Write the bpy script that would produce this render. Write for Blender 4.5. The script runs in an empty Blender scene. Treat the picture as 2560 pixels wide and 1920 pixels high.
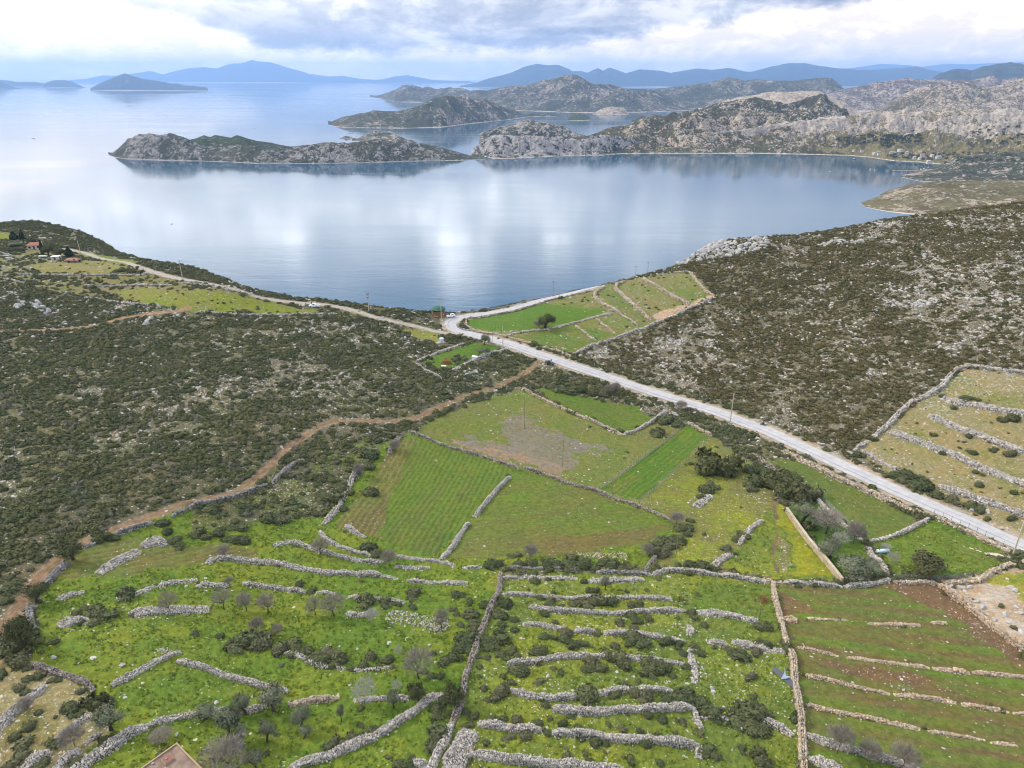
import bpy, math, random
import numpy as np
from mathutils import Vector
R = math.radians
rng = np.random.default_rng(7)
random.seed(7)
SC = bpy.context.scene
COL = SC.collection

# ------------------------------------------------------------------ camera model
W0, H0, F = 2560.0, 1920.0, 1774.0
PITCH = math.atan((960 - 193) / F)
SP, CP = math.sin(PITCH), math.cos(PITCH)
CZ = 230.0                                   # metres above the sea
CROP = dict(a=(0, 480), b=(640, 480), c=(1280, 480), d=(1920, 480), e=(0, 960), f=(640, 960), g=(1280, 960), h=(1920, 960),
            i=(0, 1440), j=(640, 1440), k=(1280, 1440), l=(1920, 1440), m=(0, 0), n=(640, 0), o=(1280, 0))
def px(c, pts):
    """survey sheet coordinates -> photo pixels"""
    out = []
    for q in pts:
        if c == 'D': out.append((q[0] / .8641, q[1] / .8641))
        elif c == 'P': out.append(q[:2])
        elif c == 'p': out.append((1920 + q[0] / 1.983, 80 + q[1] / 1.983))
        else:
            o = CROP[c]; out.append((o[0] + q[0] / 3.456, o[1] + q[1] / 3.456))
    return out
def ray_pt(u, v, zc):
    X = (np.asarray(u, float) - 1280) / F; Y = (np.asarray(v, float) - 960) / F
    return X * zc, zc * (CP - Y * SP), CZ - zc * (SP + Y * CP)
def proj(x, y, z):
    zc = y * CP + (CZ - z) * SP
    zc = np.where(zc < 1, 1, zc)
    return 1280 + F * x / zc, 960 + F * ((CZ - z) * CP - y * SP) / zc, zc

# ------------------------------------------------------------------ noise
def _h(ix, iy, s):
    n = (ix.astype(np.int64) * 374761393 + iy.astype(np.int64) * 668265263 + s * 974634777) & 0xffffffff
    n = ((n ^ (n >> 13)) * 1274126177) & 0xffffffff
    n = (n ^ (n >> 16)) & 0xffffff
    return n / float(0xffffff)
def vn(x, y, s=0):
    x = np.asarray(x, float); y = np.asarray(y, float)
    ix = np.floor(x); iy = np.floor(y); fx = x - ix; fy = y - iy
    fx = fx * fx * (3 - 2 * fx); fy = fy * fy * (3 - 2 * fy)
    a = _h(ix, iy, s); b = _h(ix + 1, iy, s); c = _h(ix, iy + 1, s); d = _h(ix + 1, iy + 1, s)
    return (a + (b - a) * fx) * (1 - fy) + (c + (d - c) * fx) * fy
def fbm(x, y, o=4, s=0):
    t = 0.; a = .5; n = 0.
    for k in range(o):
        t = t + a * vn(x, y, s + k * 17); n += a; a *= .5
        x, y = 1.72 * x + 1.06 * y + 3.1, -1.06 * x + 1.72 * y + 7.7
    return t / n
def sst(a, b, x):
    t = np.clip((x - a) / (b - a), 0, 1); return t * t * (3 - 2 * t)

# ------------------------------------------------------------------ terrain heights (thin plate through surveyed points: u, v, depth along the lens axis)
CREST = [(-700, 570, 470), (-350, 560, 480), (0, 558, 470), (60, 553, 470), (130, 560, 470), (203, 578, 470), (252, 604, 440), (300, 632, 415), (347, 645, 400),
         (420, 658, 385), (492, 671, 365), (570, 702, 350), (640, 729, 340), (720, 741, 337), (814, 749, 335), (900, 762, 335), (987, 772, 335),
         (1060, 779, 340), (1146, 783, 348), (1230, 775, 355), (1300, 757, 362), (1381, 741, 370), (1460, 722, 376), (1555, 703, 385), (1620, 684, 388), (1690, 665, 390),
         (1743, 632, 400), (1790, 610, 405), (1850, 597, 408), (1992, 588, 410), (2100, 572, 420), (2224, 548, 430), (2350, 532, 440), (2450, 518, 447), (2560, 505, 450), (2960, 470, 470), (3400, 450, 480)]
CTRL = [(203, 638, 402), (2397, 914, 255), (2200, 800, 300), (1900, 850, 305), (2560, 700, 320), (2300, 650, 365), (2000, 700, 355), (1789, 742, 345),
        (1430, 882, 297), (1300, 800, 330), (1500, 800, 328), (1100, 815, 330), (1375, 900, 290), (1830, 1060, 243), (2200, 1210, 203), (2540, 1370, 173),
        (2500, 1050, 225), (2560, 1240, 190), (1300, 1170, 207), (1000, 1250, 190), (1500, 1300, 180), (1100, 1080, 228), (900, 900, 270), (600, 900, 258),
        (300, 900, 250), (0, 900, 245), (300, 800, 290), (0, 800, 285), (0, 700, 335), (300, 720, 330), (600, 790, 305), (0, 1100, 190), (400, 1200, 180), (0, 1400, 142),
        (640, 1500, 141), (1280, 1500, 143), (1900, 1450, 155), (2300, 1500, 148), (2560, 1450, 155), (0, 1920, 96), (640, 1920, 98), (1280, 1920, 99), (1900, 1920, 104),
        (2560, 1920, 106), (1280, 1700, 118), (2200, 1700, 123), (300, 1650, 116), (-300, 2300, 75), (1280, 2400, 75), (2900, 2300, 78), (-400, 1000, 205),
        (2960, 900, 245), (2960, 1400, 165), (900, 815, 312), (1240, 960, 272), (492, 704, 330), (362, 674, 350), (260, 648, 385), (579, 721, 322)]
_cp = np.array(CREST + CTRL, float)
_cx, _cy, _cz = ray_pt(_cp[:, 0], _cp[:, 1], _cp[:, 2])
_P = np.stack([_cx, _cy], 1) / 100.
def _U(r2): return np.where(r2 > 1e-12, r2 * np.log(np.maximum(r2, 1e-12)), 0)
_n = len(_P)
_A = np.zeros((_n + 3, _n + 3))
_A[:_n, :_n] = _U(((_P[:, None] - _P[None]) ** 2).sum(-1)) + np.eye(_n) * .02
_A[:_n, _n] = 1; _A[:_n, _n + 1:] = _P; _A[_n, :_n] = 1; _A[_n + 1:, :_n] = _P.T
_w = np.linalg.solve(_A, np.r_[_cz, 0, 0, 0])
def tps(x, y):
    x = np.asarray(x, float); sh = x.shape; x = x.ravel() / 100; y = np.asarray(y, float).ravel() / 100
    out = np.empty_like(x)
    for s in range(0, len(x), 100000):
        a = x[s:s + 100000]; b = y[s:s + 100000]
        d = (a[:, None] - _P[:, 0]) ** 2 + (b[:, None] - _P[:, 1]) ** 2
        out[s:s + 100000] = _U(d) @ _w[:_n] + _w[_n] + a * _w[_n + 1] + b * _w[_n + 2]
    return out.reshape(sh)
_cr = np.array(CREST, float); _rx, _ry, _ = ray_pt(_cr[:, 0], _cr[:, 1], _cr[:, 2])
_ct = np.arctan2(_rx, _ry); _crr = np.hypot(_rx, _ry)
_o = np.argsort(_ct); _ct, _crr = _ct[_o], _crr[_o]
def rcrest(th): return np.interp(th, _ct, _crr)
def surf(x, y):
    """large shape of the land, with the fall to the sea behind the crest"""
    x = np.asarray(x, float); y = np.asarray(y, float)
    r = np.hypot(x, y); th = np.arctan2(x, y); rc = rcrest(th)
    q = np.minimum(r, rc) / np.maximum(r, 1e-6)
    s = np.maximum(r - rc, 0)
    return tps(x * q, y * q) - .32 * s - .42 * (s - 14 * (1 - np.exp(-s / 14)))
def at(u, v, dz=0.):
    """point of the land (plus dz) seen at a survey pixel"""
    u = np.atleast_1d(np.asarray(u, float)); v = np.atleast_1d(np.asarray(v, float)); one = len(u) == 1
    zs = np.r_[np.arange(50, 260, 5.), np.arange(260, 506, 3.)]
    x, y, z = ray_pt(u[:, None], v[:, None], zs[None]); gap = z - surf(x, y) - dz
    k = np.argmax(gap < 0, 1); none = ~(gap < 0).any(1); k = np.where(none, np.argmin(gap, 1), k); k0 = np.maximum(k - 1, 0); i = np.arange(len(u))
    g0, g1 = gap[i, k0], gap[i, k]; zc = np.where(none, zs[k], zs[k0] + (zs[k] - zs[k0]) * g0 / np.where(np.abs(g0 - g1) < 1e-9, 1, g0 - g1))
    for _ in range(3):
        x, y, z = ray_pt(u, v, zc); e = .25; x2, y2, z2 = ray_pt(u, v, zc + e); g = z - surf(x, y) - dz; g2 = z2 - surf(x2, y2) - dz
        sl = (g2 - g) / e; zc = np.where(none | (sl > -.02), zc, np.clip(zc - g / np.where(np.abs(sl) < .02, -.02, sl), zc - 3, zc + 3))
    r = ray_pt(u, v, zc)
    return tuple(q[0] for q in r) if one else r
def relief(x, y):
    return .9 * (fbm(x / 22, y / 22, 3, 5) - .5) + .35 * (fbm(x / 5, y / 5, 2, 9) - .5)
def gz(x, y): return surf(x, y) + relief(x, y) * .55

def inpoly(x, y, poly):
    P = np.asarray(poly, float)
    m = (x > P[:, 0].min()) & (x < P[:, 0].max()) & (y > P[:, 1].min()) & (y < P[:, 1].max())
    idx = np.nonzero(m)[0]
    if len(idx) == 0: return m
    a = x[idx]; b = y[idx]; ins = np.zeros(len(idx), bool)
    n = len(P)
    for k in range(n):
        x1, y1 = P[k]; x2, y2 = P[(k + 1) % n]
        if y1 == y2: continue
        c = ((y1 > b) != (y2 > b)) & (a < (x2 - x1) * (b - y1) / (y2 - y1) + x1)
        ins ^= c
    m = np.zeros(len(x), bool); m[idx[ins]] = True
    return m

# ------------------------------------------------------------------ object helpers
def tag(o, label=None, cat=None, group=None, kind=None):
    if label: o['label'] = label
    if cat: o['category'] = cat
    if group: o['group'] = group
    if kind: o['kind'] = kind
    return o
def mesh_np(name, V, Fc, mat=None, smooth=False, attrs=None):
    """V (n,3), Fc (m,k) arrays or list of such"""
    me = bpy.data.meshes.new(name)
    V = np.ascontiguousarray(V, np.float32)
    me.vertices.add(len(V)); me.vertices.foreach_set('co', V.ravel())
    fl = Fc if isinstance(Fc, list) else [Fc]
    vi = np.concatenate([np.asarray(f, np.int32).ravel() for f in fl])
    ln = np.concatenate([np.full(len(f), np.asarray(f).shape[1], np.int32) for f in fl])
    st = np.concatenate([[0], np.cumsum(ln)[:-1]]).astype(np.int32)
    me.loops.add(len(vi)); me.loops.foreach_set('vertex_index', vi)
    me.polygons.add(len(ln)); me.polygons.foreach_set('loop_start', st)
    me.update(calc_edges=True)
    me.polygons.foreach_set('use_smooth', np.full(len(ln), smooth, bool))
    for k, a in (attrs or {}).items():
        a = np.ascontiguousarray(a, np.float32)
        if a.ndim == 2:
            if a.shape[1] == 3: a = np.c_[a, np.ones(len(a), np.float32)]
            at_ = me.attributes.new(k, 'FLOAT_COLOR', 'POINT'); at_.data.foreach_set('color', np.ascontiguousarray(a, np.float32).ravel())
        else:
            at_ = me.attributes.new(k, 'FLOAT', 'POINT'); at_.data.foreach_set('value', a)
    if mat: me.materials.append(mat)
    return me
def link(name, me, parent=None, loc=None):
    o = bpy.data.objects.new(name, me); COL.objects.link(o)
    if parent: o.parent = parent
    if loc is not None: o.location = loc
    return o
def empty(name, loc, rz=0.):
    o = bpy.data.objects.new(name, None); COL.objects.link(o); o.location = loc; o.rotation_euler = (0, 0, rz); o.empty_display_size = .3
    return o
def copy_tree(o, parent=None):
    c = o.copy(); COL.objects.link(c)
    if parent: c.parent = parent
    for ch in [q for q in o.children]:
        copy_tree(ch, c)
    return c
class MB:
    def __init__(s): s.v = []; s.f = []; s.n = 0
    def add(s, v, f):
        v = np.asarray(v, float); s.v.append(v)
        for q in f: s.f.append([int(i) + s.n for i in q])
        s.n += len(v); return s
    def box(s, c, d, rz=0., taper=1.):
        x, y, z = [q / 2 for q in d]; t = taper
        v = np.array([(-x, -y, -z), (x, -y, -z), (x, y, -z), (-x, y, -z), (-x * t, -y * t, z), (x * t, -y * t, z), (x * t, y * t, z), (-x * t, y * t, z)])
        cs, sn = math.cos(rz), math.sin(rz)
        v = np.c_[v[:, 0] * cs - v[:, 1] * sn, v[:, 0] * sn + v[:, 1] * cs, v[:, 2]] + np.asarray(c, float)
        return s.add(v, [(0, 3, 2, 1), (4, 5, 6, 7), (0, 1, 5, 4), (1, 2, 6, 5), (2, 3, 7, 6), (3, 0, 4, 7)])
    def tube(s, pts, rad, n=6, cap=True):
        pts = np.asarray(pts, float); m = len(pts)
        rad = np.broadcast_to(np.asarray(rad, float), (m,))
        vs = []
        for i in range(m):
            d = pts[min(i + 1, m - 1)] - pts[max(i - 1, 0)]; d /= max(np.linalg.norm(d), 1e-9)
            a = np.cross(d, (0, 0, 1.)) if abs(d[2]) < .95 else np.cross(d, (1., 0, 0)); a /= np.linalg.norm(a); b = np.cross(d, a)
            for k in range(n):
                t = 2 * math.pi * k / n; vs.append(pts[i] + rad[i] * (a * math.cos(t) + b * math.sin(t)))
        f = [(i * n + k, i * n + (k + 1) % n, (i + 1) * n + (k + 1) % n, (i + 1) * n + k) for i in range(m - 1) for k in range(n)]
        if cap: f += [tuple(range(n - 1, -1, -1)), tuple((m - 1) * n + k for k in range(n))]
        return s.add(vs, f)
    def prism(s, pts, y0, y1, inset=0.):
        """outline in xz extruded along y; the far/near outlines may be pulled in"""
        n = len(pts); v = [(p[0], y0, p[1]) for p in pts] + [(p[0], y1, p[1]) for p in pts]
        return s.add(v, [tuple(range(n)), tuple(range(2 * n - 1, n - 1, -1))] + [(k, n + k, n + (k + 1) % n, (k + 1) % n) for k in range(n)])
    def build(s, name, mat, parent=None, loc=None, smooth=False):
        me = bpy.data.meshes.new(name); me.from_pydata(np.concatenate(s.v).tolist(), [], s.f); me.update()
        if mat: me.materials.append(mat)
        if smooth: me.polygons.foreach_set('use_smooth', [True] * len(me.polygons))
        return link(name, me, parent, loc)

# ------------------------------------------------------------------ node helper
class NT:
    def __init__(s, nt): s.t = nt; s.n = nt.nodes; s.l = nt.links; s.n.clear()
    def new(s, ty, **k):
        nd = s.n.new(ty)
        for a, b in k.items(): setattr(nd, a, b)
        return nd
    def put(s, sock, val):
        if val is None: return
        if isinstance(val, bpy.types.NodeSocket): s.l.new(val, sock)
        elif isinstance(val, (tuple, list)) and hasattr(sock, 'default_value') and len(sock.default_value) == 4 and len(val) == 3: sock.default_value = (*val, 1)
        else: sock.default_value = val
    def m(s, op, a, b=None, c=None, clamp=False):
        nd = s.new('ShaderNodeMath', operation=op, use_clamp=clamp)
        for i, q in enumerate((a, b, c)): s.put(nd.inputs[i], q)
        return nd.outputs[0]
    def vm(s, op, a, b=None):
        nd = s.new('ShaderNodeVectorMath', operation=op); s.put(nd.inputs[0], a)
        if b is not None:
            if op == 'SCALE': s.put(nd.inputs[3], b)
            else: s.put(nd.inputs[1], b)
        return nd.outputs[0]
    def mr(s, x, a, b, c=0., d=1., smooth=True):
        nd = s.new('ShaderNodeMapRange', interpolation_type='SMOOTHSTEP' if smooth else 'LINEAR')
        for i, q in enumerate((x, a, b, c, d)): s.put(nd.inputs[i], q)
        return nd.outputs[0]
    def mix(s, f, a, b, mode='MIX'):
        nd = s.new('ShaderNodeMix', data_type='RGBA', blend_type=mode, clamp_factor=True)
        s.put(nd.inputs[0], f); s.put(nd.inputs[6], a); s.put(nd.inputs[7], b); return nd.outputs[2]
    def noise(s, vec, scale, detail=3., rough=.55, dist=0., out=0):
        nd = s.new('ShaderNodeTexNoise'); s.put(nd.inputs['Vector'], vec); nd.inputs['Scale'].default_value = scale
        nd.inputs['Detail'].default_value = detail; nd.inputs['Roughness'].default_value = rough; nd.inputs['Distortion'].default_value = dist
        return nd.outputs[out]
    def voro(s, vec, scale, feature='F1', out='Distance'):
        nd = s.new('ShaderNodeTexVoronoi', feature=feature); s.put(nd.inputs['Vector'], vec); nd.inputs['Scale'].default_value = scale
        return nd.outputs[out]
    def attr(s, name, out='Color'):
        nd = s.new('ShaderNodeAttribute', attribute_name=name); return nd.outputs[out]
    def comb(s, x, y, z):
        nd = s.new('ShaderNodeCombineXYZ')
        for i, q in enumerate((x, y, z)): s.put(nd.inputs[i], q)
        return nd.outputs[0]
    def sep(s, v):
        nd = s.new('ShaderNodeSeparateXYZ'); s.put(nd.inputs[0], v); return nd.outputs
    def bump(s, h, strength=.5, dist=.1):
        nd = s.new('ShaderNodeBump'); nd.inputs['Strength'].default_value = strength; nd.inputs['Distance'].default_value = dist; s.put(nd.inputs['Height'], h); return nd.outputs[0]
    def bsdf(s, col, rough=.8, normal=None, spec=.3, metal=0., **k):
        nd = s.new('ShaderNodeBsdfPrincipled'); s.put(nd.inputs['Base Color'], col); s.put(nd.inputs['Roughness'], rough)
        nd.inputs['Specular IOR Level'].default_value = spec; nd.inputs['Metallic'].default_value = metal
        if normal is not None: s.put(nd.inputs['Normal'], normal)
        for a, b in k.items(): s.put(nd.inputs[a], b)
        o = s.new('ShaderNodeOutputMaterial'); s.l.new(nd.outputs[0], o.inputs[0]); return nd
def mat(name):
    m = bpy.data.materials.new(name); m.use_nodes = True
    return m, NT(m.node_tree)
# ------------------------------------------------------------------ materials
def M_plain(name, col, rough=.7, var=.25, scale=3., spec=.3, metal=0., bump=0.):
    m, t = mat(name); p = t.new('ShaderNodeTexCoord').outputs['Object']
    nz = t.noise(p, scale, 4)
    f = t.mr(nz, .3, .7, 1 - var, 1 + var, False)
    c = t.vm('SCALE', t.comb(*col), f)
    t.bsdf(c, rough, t.bump(nz, bump, .05) if bump else None, spec, metal); return m
def M_ground():
    m, t = mat('ground_cover'); p = t.new('ShaderNodeTexCoord').outputs['Object']
    base = t.attr('col'); stone = t.attr('stone', 'Fac'); flower = t.attr('flower', 'Fac'); lush = t.attr('lush', 'Fac')
    n1 = t.noise(p, .9, 6, .7); n2 = t.noise(p, .12, 4, .6); n3 = t.noise(p, 3.2, 3, .7)
    v = t.m('ADD', t.m('MULTIPLY', t.mr(n1, .28, .72, .5, 1.5, False), .75), t.m('MULTIPLY', t.mr(n3, .25, .75, .4, 1.6, False), .25))
    c = t.vm('SCALE', base, v)
    # yellower and greener drifts of herbs
    yel = t.mr(n2, .42, .62, 0, 1)
    c = t.mix(t.m('MULTIPLY', yel, .25), c, t.vm('MULTIPLY', c, t.comb(1.45, 1.08, .7)))
    dk = t.mr(t.noise(p, .7, 5, .78), .45, .66, 0, 1)
    c = t.mix(t.m('MULTIPLY', dk, t.m('MULTIPLY', lush, .75)), c, t.vm('MULTIPLY', c, t.comb(.5, .68, .62)))
    # yellow flowers
    fl = t.m('MULTIPLY', t.mr(t.noise(p, 1.9, 5, .8), .5, .6, 0, 1), t.mr(t.noise(p, .22, 2), .35, .6, .2, 1))
    c = t.mix(t.m('MULTIPLY', fl, flower), c, (.45, .36, .01))
    # stones lying in the ground, three sizes
    for sc, thr in ((1.1, .27), (2.2, .30), (4.2, .33)):
        nd = t.new('ShaderNodeTexVoronoi', feature='F1'); t.put(nd.inputs['Vector'], t.vm('ADD', p, t.vm('SCALE', t.noise(p, sc * 2, 2, out=1), .35 / sc))); nd.inputs['Scale'].default_value = sc
        r = t.sep(nd.outputs['Color'])
        here = t.m('LESS_THAN', r[0], t.m('MULTIPLY', stone, .5)); near = t.m('LESS_THAN', nd.outputs['Distance'], t.m('MULTIPLY_ADD', r[1], .22, thr - .12))
        sc_ = t.mix(r[2], (.27, .265, .255), (.42, .39, .34))
        c = t.mix(t.m('MULTIPLY', here, near), c, sc_)
    h = t.m('ADD', t.m('MULTIPLY', n1, .6), t.m('MULTIPLY', n3, .4))
    t.bsdf(c, .9, t.bump(h, .7, .35), .12); return m
def M_land():
    m, t = mat('far_land_cover'); p = t.new('ShaderNodeTexCoord').outputs['Object']
    base = t.attr('col'); rock = t.attr('rock', 'Fac')
    a = t.noise(p, .045, 5, .65); b = t.noise(p, .13, 5, .75)
    r = t.m('ADD', rock, t.m('ADD', t.m('MULTIPLY', t.m('SUBTRACT', a, .5), 1.6), t.m('MULTIPLY', t.m('SUBTRACT', b, .5), 2.2)))
    f = t.mr(r, .40, .62, 0, 1)
    rc = t.attr('rockcol')
    rc = t.vm('SCALE', rc, t.mr(t.noise(p, .07, 5, .7), .28, .72, .5, 1.4, False))
    sc = t.vm('SCALE', base, t.mr(b, .3, .7, .65, 1.4, False))
    c = t.mix(f, sc, rc)
    t.bsdf(c, .95, t.bump(t.m('ADD', t.m('MULTIPLY', b, .5), a), .9, 9.), .1); return m
def M_stone():
    m, t = mat('limestone'); p = t.new('ShaderNodeTexCoord').outputs['Object']
    n = t.noise(p, 5., 4, .7); lich = t.mr(t.noise(p, 1.3, 4, .7), .52, .66, 0, .55)
    c = t.vm('SCALE', t.attr('scol'), t.mr(n, .25, .75, .72, 1.2, False))
    c = t.mix(lich, c, t.vm('MULTIPLY', c, t.comb(.62, .6, .58)))
    t.bsdf(c, .92, t.bump(n, .5, .06), .15); return m
def M_leaf(name, c1, c2, c3, hue=.5, scale=.05):
    """foliage: own tint per plant, light and dark leaves"""
    m, t = mat(name); g = t.new('ShaderNodeNewGeometry'); p = g.outputs['Position']
    oi = t.new('ShaderNodeObjectInfo').outputs['Random']
    big = t.mr(t.noise(p, scale, 3), .35, .65, 0, 1)
    c = t.mix(t.m('MULTIPLY_ADD', big, .5, t.m('MULTIPLY', oi, .5)), c1, c2)
    c = t.mix(t.m('MULTIPLY', t.mr(t.m('FRACT', t.m('MULTIPLY', oi, 7.31)), .75, .95, 0, 1), hue), c, c3)
    c = t.vm('SCALE', c, t.mr(t.noise(p, 4.5, 3, .7), .28, .72, .55, 1.5, False))
    t.bsdf(c, .75, None, .18); return m
MAT = {}
MAT['ground'] = M_ground(); MAT['land'] = M_land(); MAT['stone'] = M_stone()
MAT['scrub_cool'] = M_leaf('scrub_cool', (.060, .076, .034), (.112, .114, .046), (.14, .13, .105), .6, .08)
MAT['scrub_warm'] = M_leaf('scrub_warm', (.066, .070, .027), (.120, .102, .040), (.16, .125, .085), .6, .08)
MAT['shrub'] = M_leaf('shrub_leaf', (.050, .066, .028), (.085, .094, .042), (.12, .11, .065), .5, .1)
MAT['olive'] = M_leaf('olive_leaf', (.135, .155, .095), (.17, .185, .12), (.15, .17, .10))
MAT['dark_leaf'] = M_leaf('dark_leaf', (.058, .070, .030), (.090, .094, .038), (.10, .095, .048))
MAT['cypress'] = M_leaf('cypress_leaf', (.02, .035, .018), (.026, .042, .02), (.03, .045, .022))
MAT['twig'] = M_plain('bare_twig', (.24, .215, .185), .9, .3, 2.)
MAT['twig_pale'] = M_plain('pale_twig', (.34, .34, .30), .9, .2, 2.)
MAT['bark'] = M_plain('bark', (.07, .055, .045), .9, .4, 6., bump=.4)
MAT['pole_wood'] = M_plain('weathered_wood', (.20, .165, .125), .85, .25, 4.)
MAT['pole_conc'] = M_plain('pale_concrete', (.46, .41, .31), .85, .12, 3.)
MAT['iron'] = M_plain('dark_iron', (.09, .085, .085), .5, .2, 5., metal=.6)
MAT['galv'] = M_plain('galvanised_steel', (.42, .43, .45), .45, .12, 5., metal=.7)
MAT['white_paint'] = M_plain('white_paint', (.8, .8, .8), .4, .05, 2., spec=.5)
MAT['glass'] = M_plain('dark_glass', (.02, .025, .03), .08, .1, 2., spec=.6)
MAT['rubber'] = M_plain('rubber', (.02, .02, .02), .8, .2, 4.)
MAT['asphalt'] = None

# ------------------------------------------------------------------ camera, sun, sky
cam = bpy.data.cameras.new('camera'); cam.sensor_width = 36; cam.lens = 36 * F / W0; cam.clip_start = 1; cam.clip_end = 200000
co = bpy.data.objects.new('camera', cam); COL.objects.link(co); co.location = (0, 0, CZ); co.rotation_euler = (math.pi / 2 - PITCH, 0, 0); SC.camera = co
SUN_AZ, SUN_EL = R(-72), R(36)             # from the left, a little ahead
sd = Vector((math.sin(SUN_AZ) * math.cos(SUN_EL), math.cos(SUN_AZ) * math.cos(SUN_EL), math.sin(SUN_EL)))
sl = bpy.data.lights.new('sun', 'SUN'); sl.energy = 3.6; sl.angle = R(4); sl.color = (1, .88, .72)
so = bpy.data.objects.new('sun', sl); COL.objects.link(so); so.rotation_euler = (-sd).to_track_quat('-Z', 'Y').to_euler(); so.location = (0, 0, 900)

wd = bpy.data.worlds.new('World'); SC.world = wd; wd.use_nodes = True
t = NT(wd.node_tree)
d = t.vm('NORMALIZE', t.new('ShaderNodeTexCoord').outputs['Generated']); x, y, z = t.sep(d)[:3]
el = t.m('MULTIPLY', t.m('ARCSINE', z), 57.29578); az = t.m('MULTIPLY', t.m('ARCTAN2', x, y), 57.29578)
sky = t.new('ShaderNodeTexSky', sky_type='NISHITA', sun_disc=False, sun_elevation=SUN_EL, sun_rotation=SUN_AZ, altitude=230, air_density=1., dust_density=1.5)
vec = t.comb(t.m('MULTIPLY', az, .085), t.m('MULTIPLY', el, .30), 0.)
vec2 = t.comb(t.m('MULTIPLY', az, .30), t.m('MULTIPLY', el, .62), 3.)
nA = t.noise(vec, 1.0, 7, .58, .6); nB = t.noise(vec2, 1.0, 7, .62, .3)
# dark deck: lower edge climbs to the right
edge = t.m('ADD', t.m('MULTIPLY', t.m('MAXIMUM', t.m('SUBTRACT', az, 1.), 0.), .125), t.m('MULTIPLY', t.m('SUBTRACT', nB, .5), 1.6))
edge = t.m('ADD', edge, 1.55)
edge = t.m('ADD', edge, t.m('MULTIPLY', t.m('MAXIMUM', t.m('SUBTRACT', -17., az), 0.), .30))
deck = t.mr(t.m('SUBTRACT', el, edge), -.15, .75, 0, 1)
deck = t.m('MULTIPLY', deck, t.mr(az, -32, -10, .42, 1))
thick = t.mr(nA, .38, .56, .22, 1)
# cloud base is darkest near its lower edge
lowdark = t.mr(t.m('SUBTRACT', el, edge), .3, 3.2, 1, .7)
grey = t.m('MULTIPLY', deck, t.m('MULTIPLY', thick, lowdark))
cream = t.mix(t.mr(nB, .4, .65, 0, 1), (1.35, 1.16, .92), (1.85, 1.55, 1.2))
lav = t.mix(t.mr(nB, .38, .6, 0, 1), (.72, .73, .80), (1.3, 1.22, 1.15))
bright = t.mix(deck, cream, lav)
slate = t.mix(t.mr(nB, .35, .65, 0, 1), (.26, .31, .43), (.44, .48, .60))
cl = t.mix(grey, bright, slate)
# high zone (seen in the water): blue-grey overcast with bright gaps
high = t.mr(el, 6.5, 10., 0, 1)
over = t.mix(t.mr(nA, .36, .64, 0, 1), (.70, .80, .96), (1.3, 1.3, 1.34))
over = t.mix(t.mr(el, 14., 19., 0, .75), over, (.42, .66, 1.12))
cl = t.mix(high, cl, over)
azw = t.m('ADD', az, t.m('MULTIPLY', t.m('SUBTRACT', t.noise(t.comb(t.m('MULTIPLY', az, .25), t.m('MULTIPLY', el, .35), 9.), 1., 4, .6), .5), 5.))
def gauss(a0, e0, sa, se):
    q = t.m('ADD', t.m('POWER', t.m('ABSOLUTE', t.m('DIVIDE', t.m('SUBTRACT', azw, a0), sa)), 2.), t.m('POWER', t.m('ABSOLUTE', t.m('DIVIDE', t.m('SUBTRACT', el, e0), se)), 2.))
    return t.m('EXPONENT', t.m('MULTIPLY', q, -1.))
gaps = None
for a0, e0, sa, se, k in ((-4.6, 13.2, 2.3, 3.3, 2.3), (3.2, 11.6, 1.5, 2.2, 1.5), (-17.5, 12.0, 1.4, 1.9, 1.1), (-1, 8.6, 3., 1.3, .9), (9, 13.2, 3.5, 2.4, .9), (-14.5, 14.6, 3.5, 1.3, .8), (-30, 11, 6, 3, 1.0), (-8, 10.0, 17, 3.4, .95), (12, 11, 6, 2.5, .5)):
    q = t.m('MULTIPLY', gauss(a0, e0, sa, se), k); gaps = q if gaps is None else t.m('ADD', gaps, q)
gaps = t.m('MULTIPLY', t.m('MULTIPLY', gaps, t.mr(nB, .32, .6, .5, 1.25)), t.mr(t.noise(t.comb(t.m('MULTIPLY', az, .45), t.m('MULTIPLY', el, .09), 5.), 1., 3, .55), .32, .62, .68, 1.15))
left = t.m('MULTIPLY', gauss(-44, 9.5, 28, 9.0), 1.35)
left = t.m('MULTIPLY', t.m('MULTIPLY', left, t.mr(nA, .3, .6, .35, 1.15)), t.mr(el, 2., 8., .45, 1.))
cl = t.vm('ADD', cl, t.vm('SCALE', t.comb(1., .965, .91), t.m('ADD', gaps, left)))
zen = t.mr(el, 25, 50, 0, 1)
cl = t.mix(zen, cl, (1.95, 1.93, 1.95))
b1 = t.new('ShaderNodeBackground'); t.put(b1.inputs[0], sky.outputs[0]); b1.inputs[1].default_value = .1
b2 = t.new('ShaderNodeBackground'); t.put(b2.inputs[0], cl); b2.inputs[1].default_value = 1.0
mx = t.new('ShaderNodeMixShader'); mx.inputs[0].default_value = .88
t.l.new(b1.outputs[0], mx.inputs[1]); t.l.new(b2.outputs[0], mx.inputs[2])
wo = t.new('ShaderNodeOutputWorld'); t.l.new(mx.outputs[0], wo.inputs[0])
SC.view_settings.view_transform = 'Standard'; SC.view_settings.look = 'None'; SC.view_settings.gamma = 1; SC.view_settings.exposure = 0.12
SC.cycles.use_denoising = True; SC.cycles.filter_width = 1.05
SC.cycles.max_bounces = 5; SC.cycles.diffuse_bounces = 2; SC.cycles.glossy_bounces = 2; SC.cycles.volume_bounces = 2; SC.cycles.transmission_bounces = 2; SC.cycles.transparent_max_bounces = 4

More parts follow.
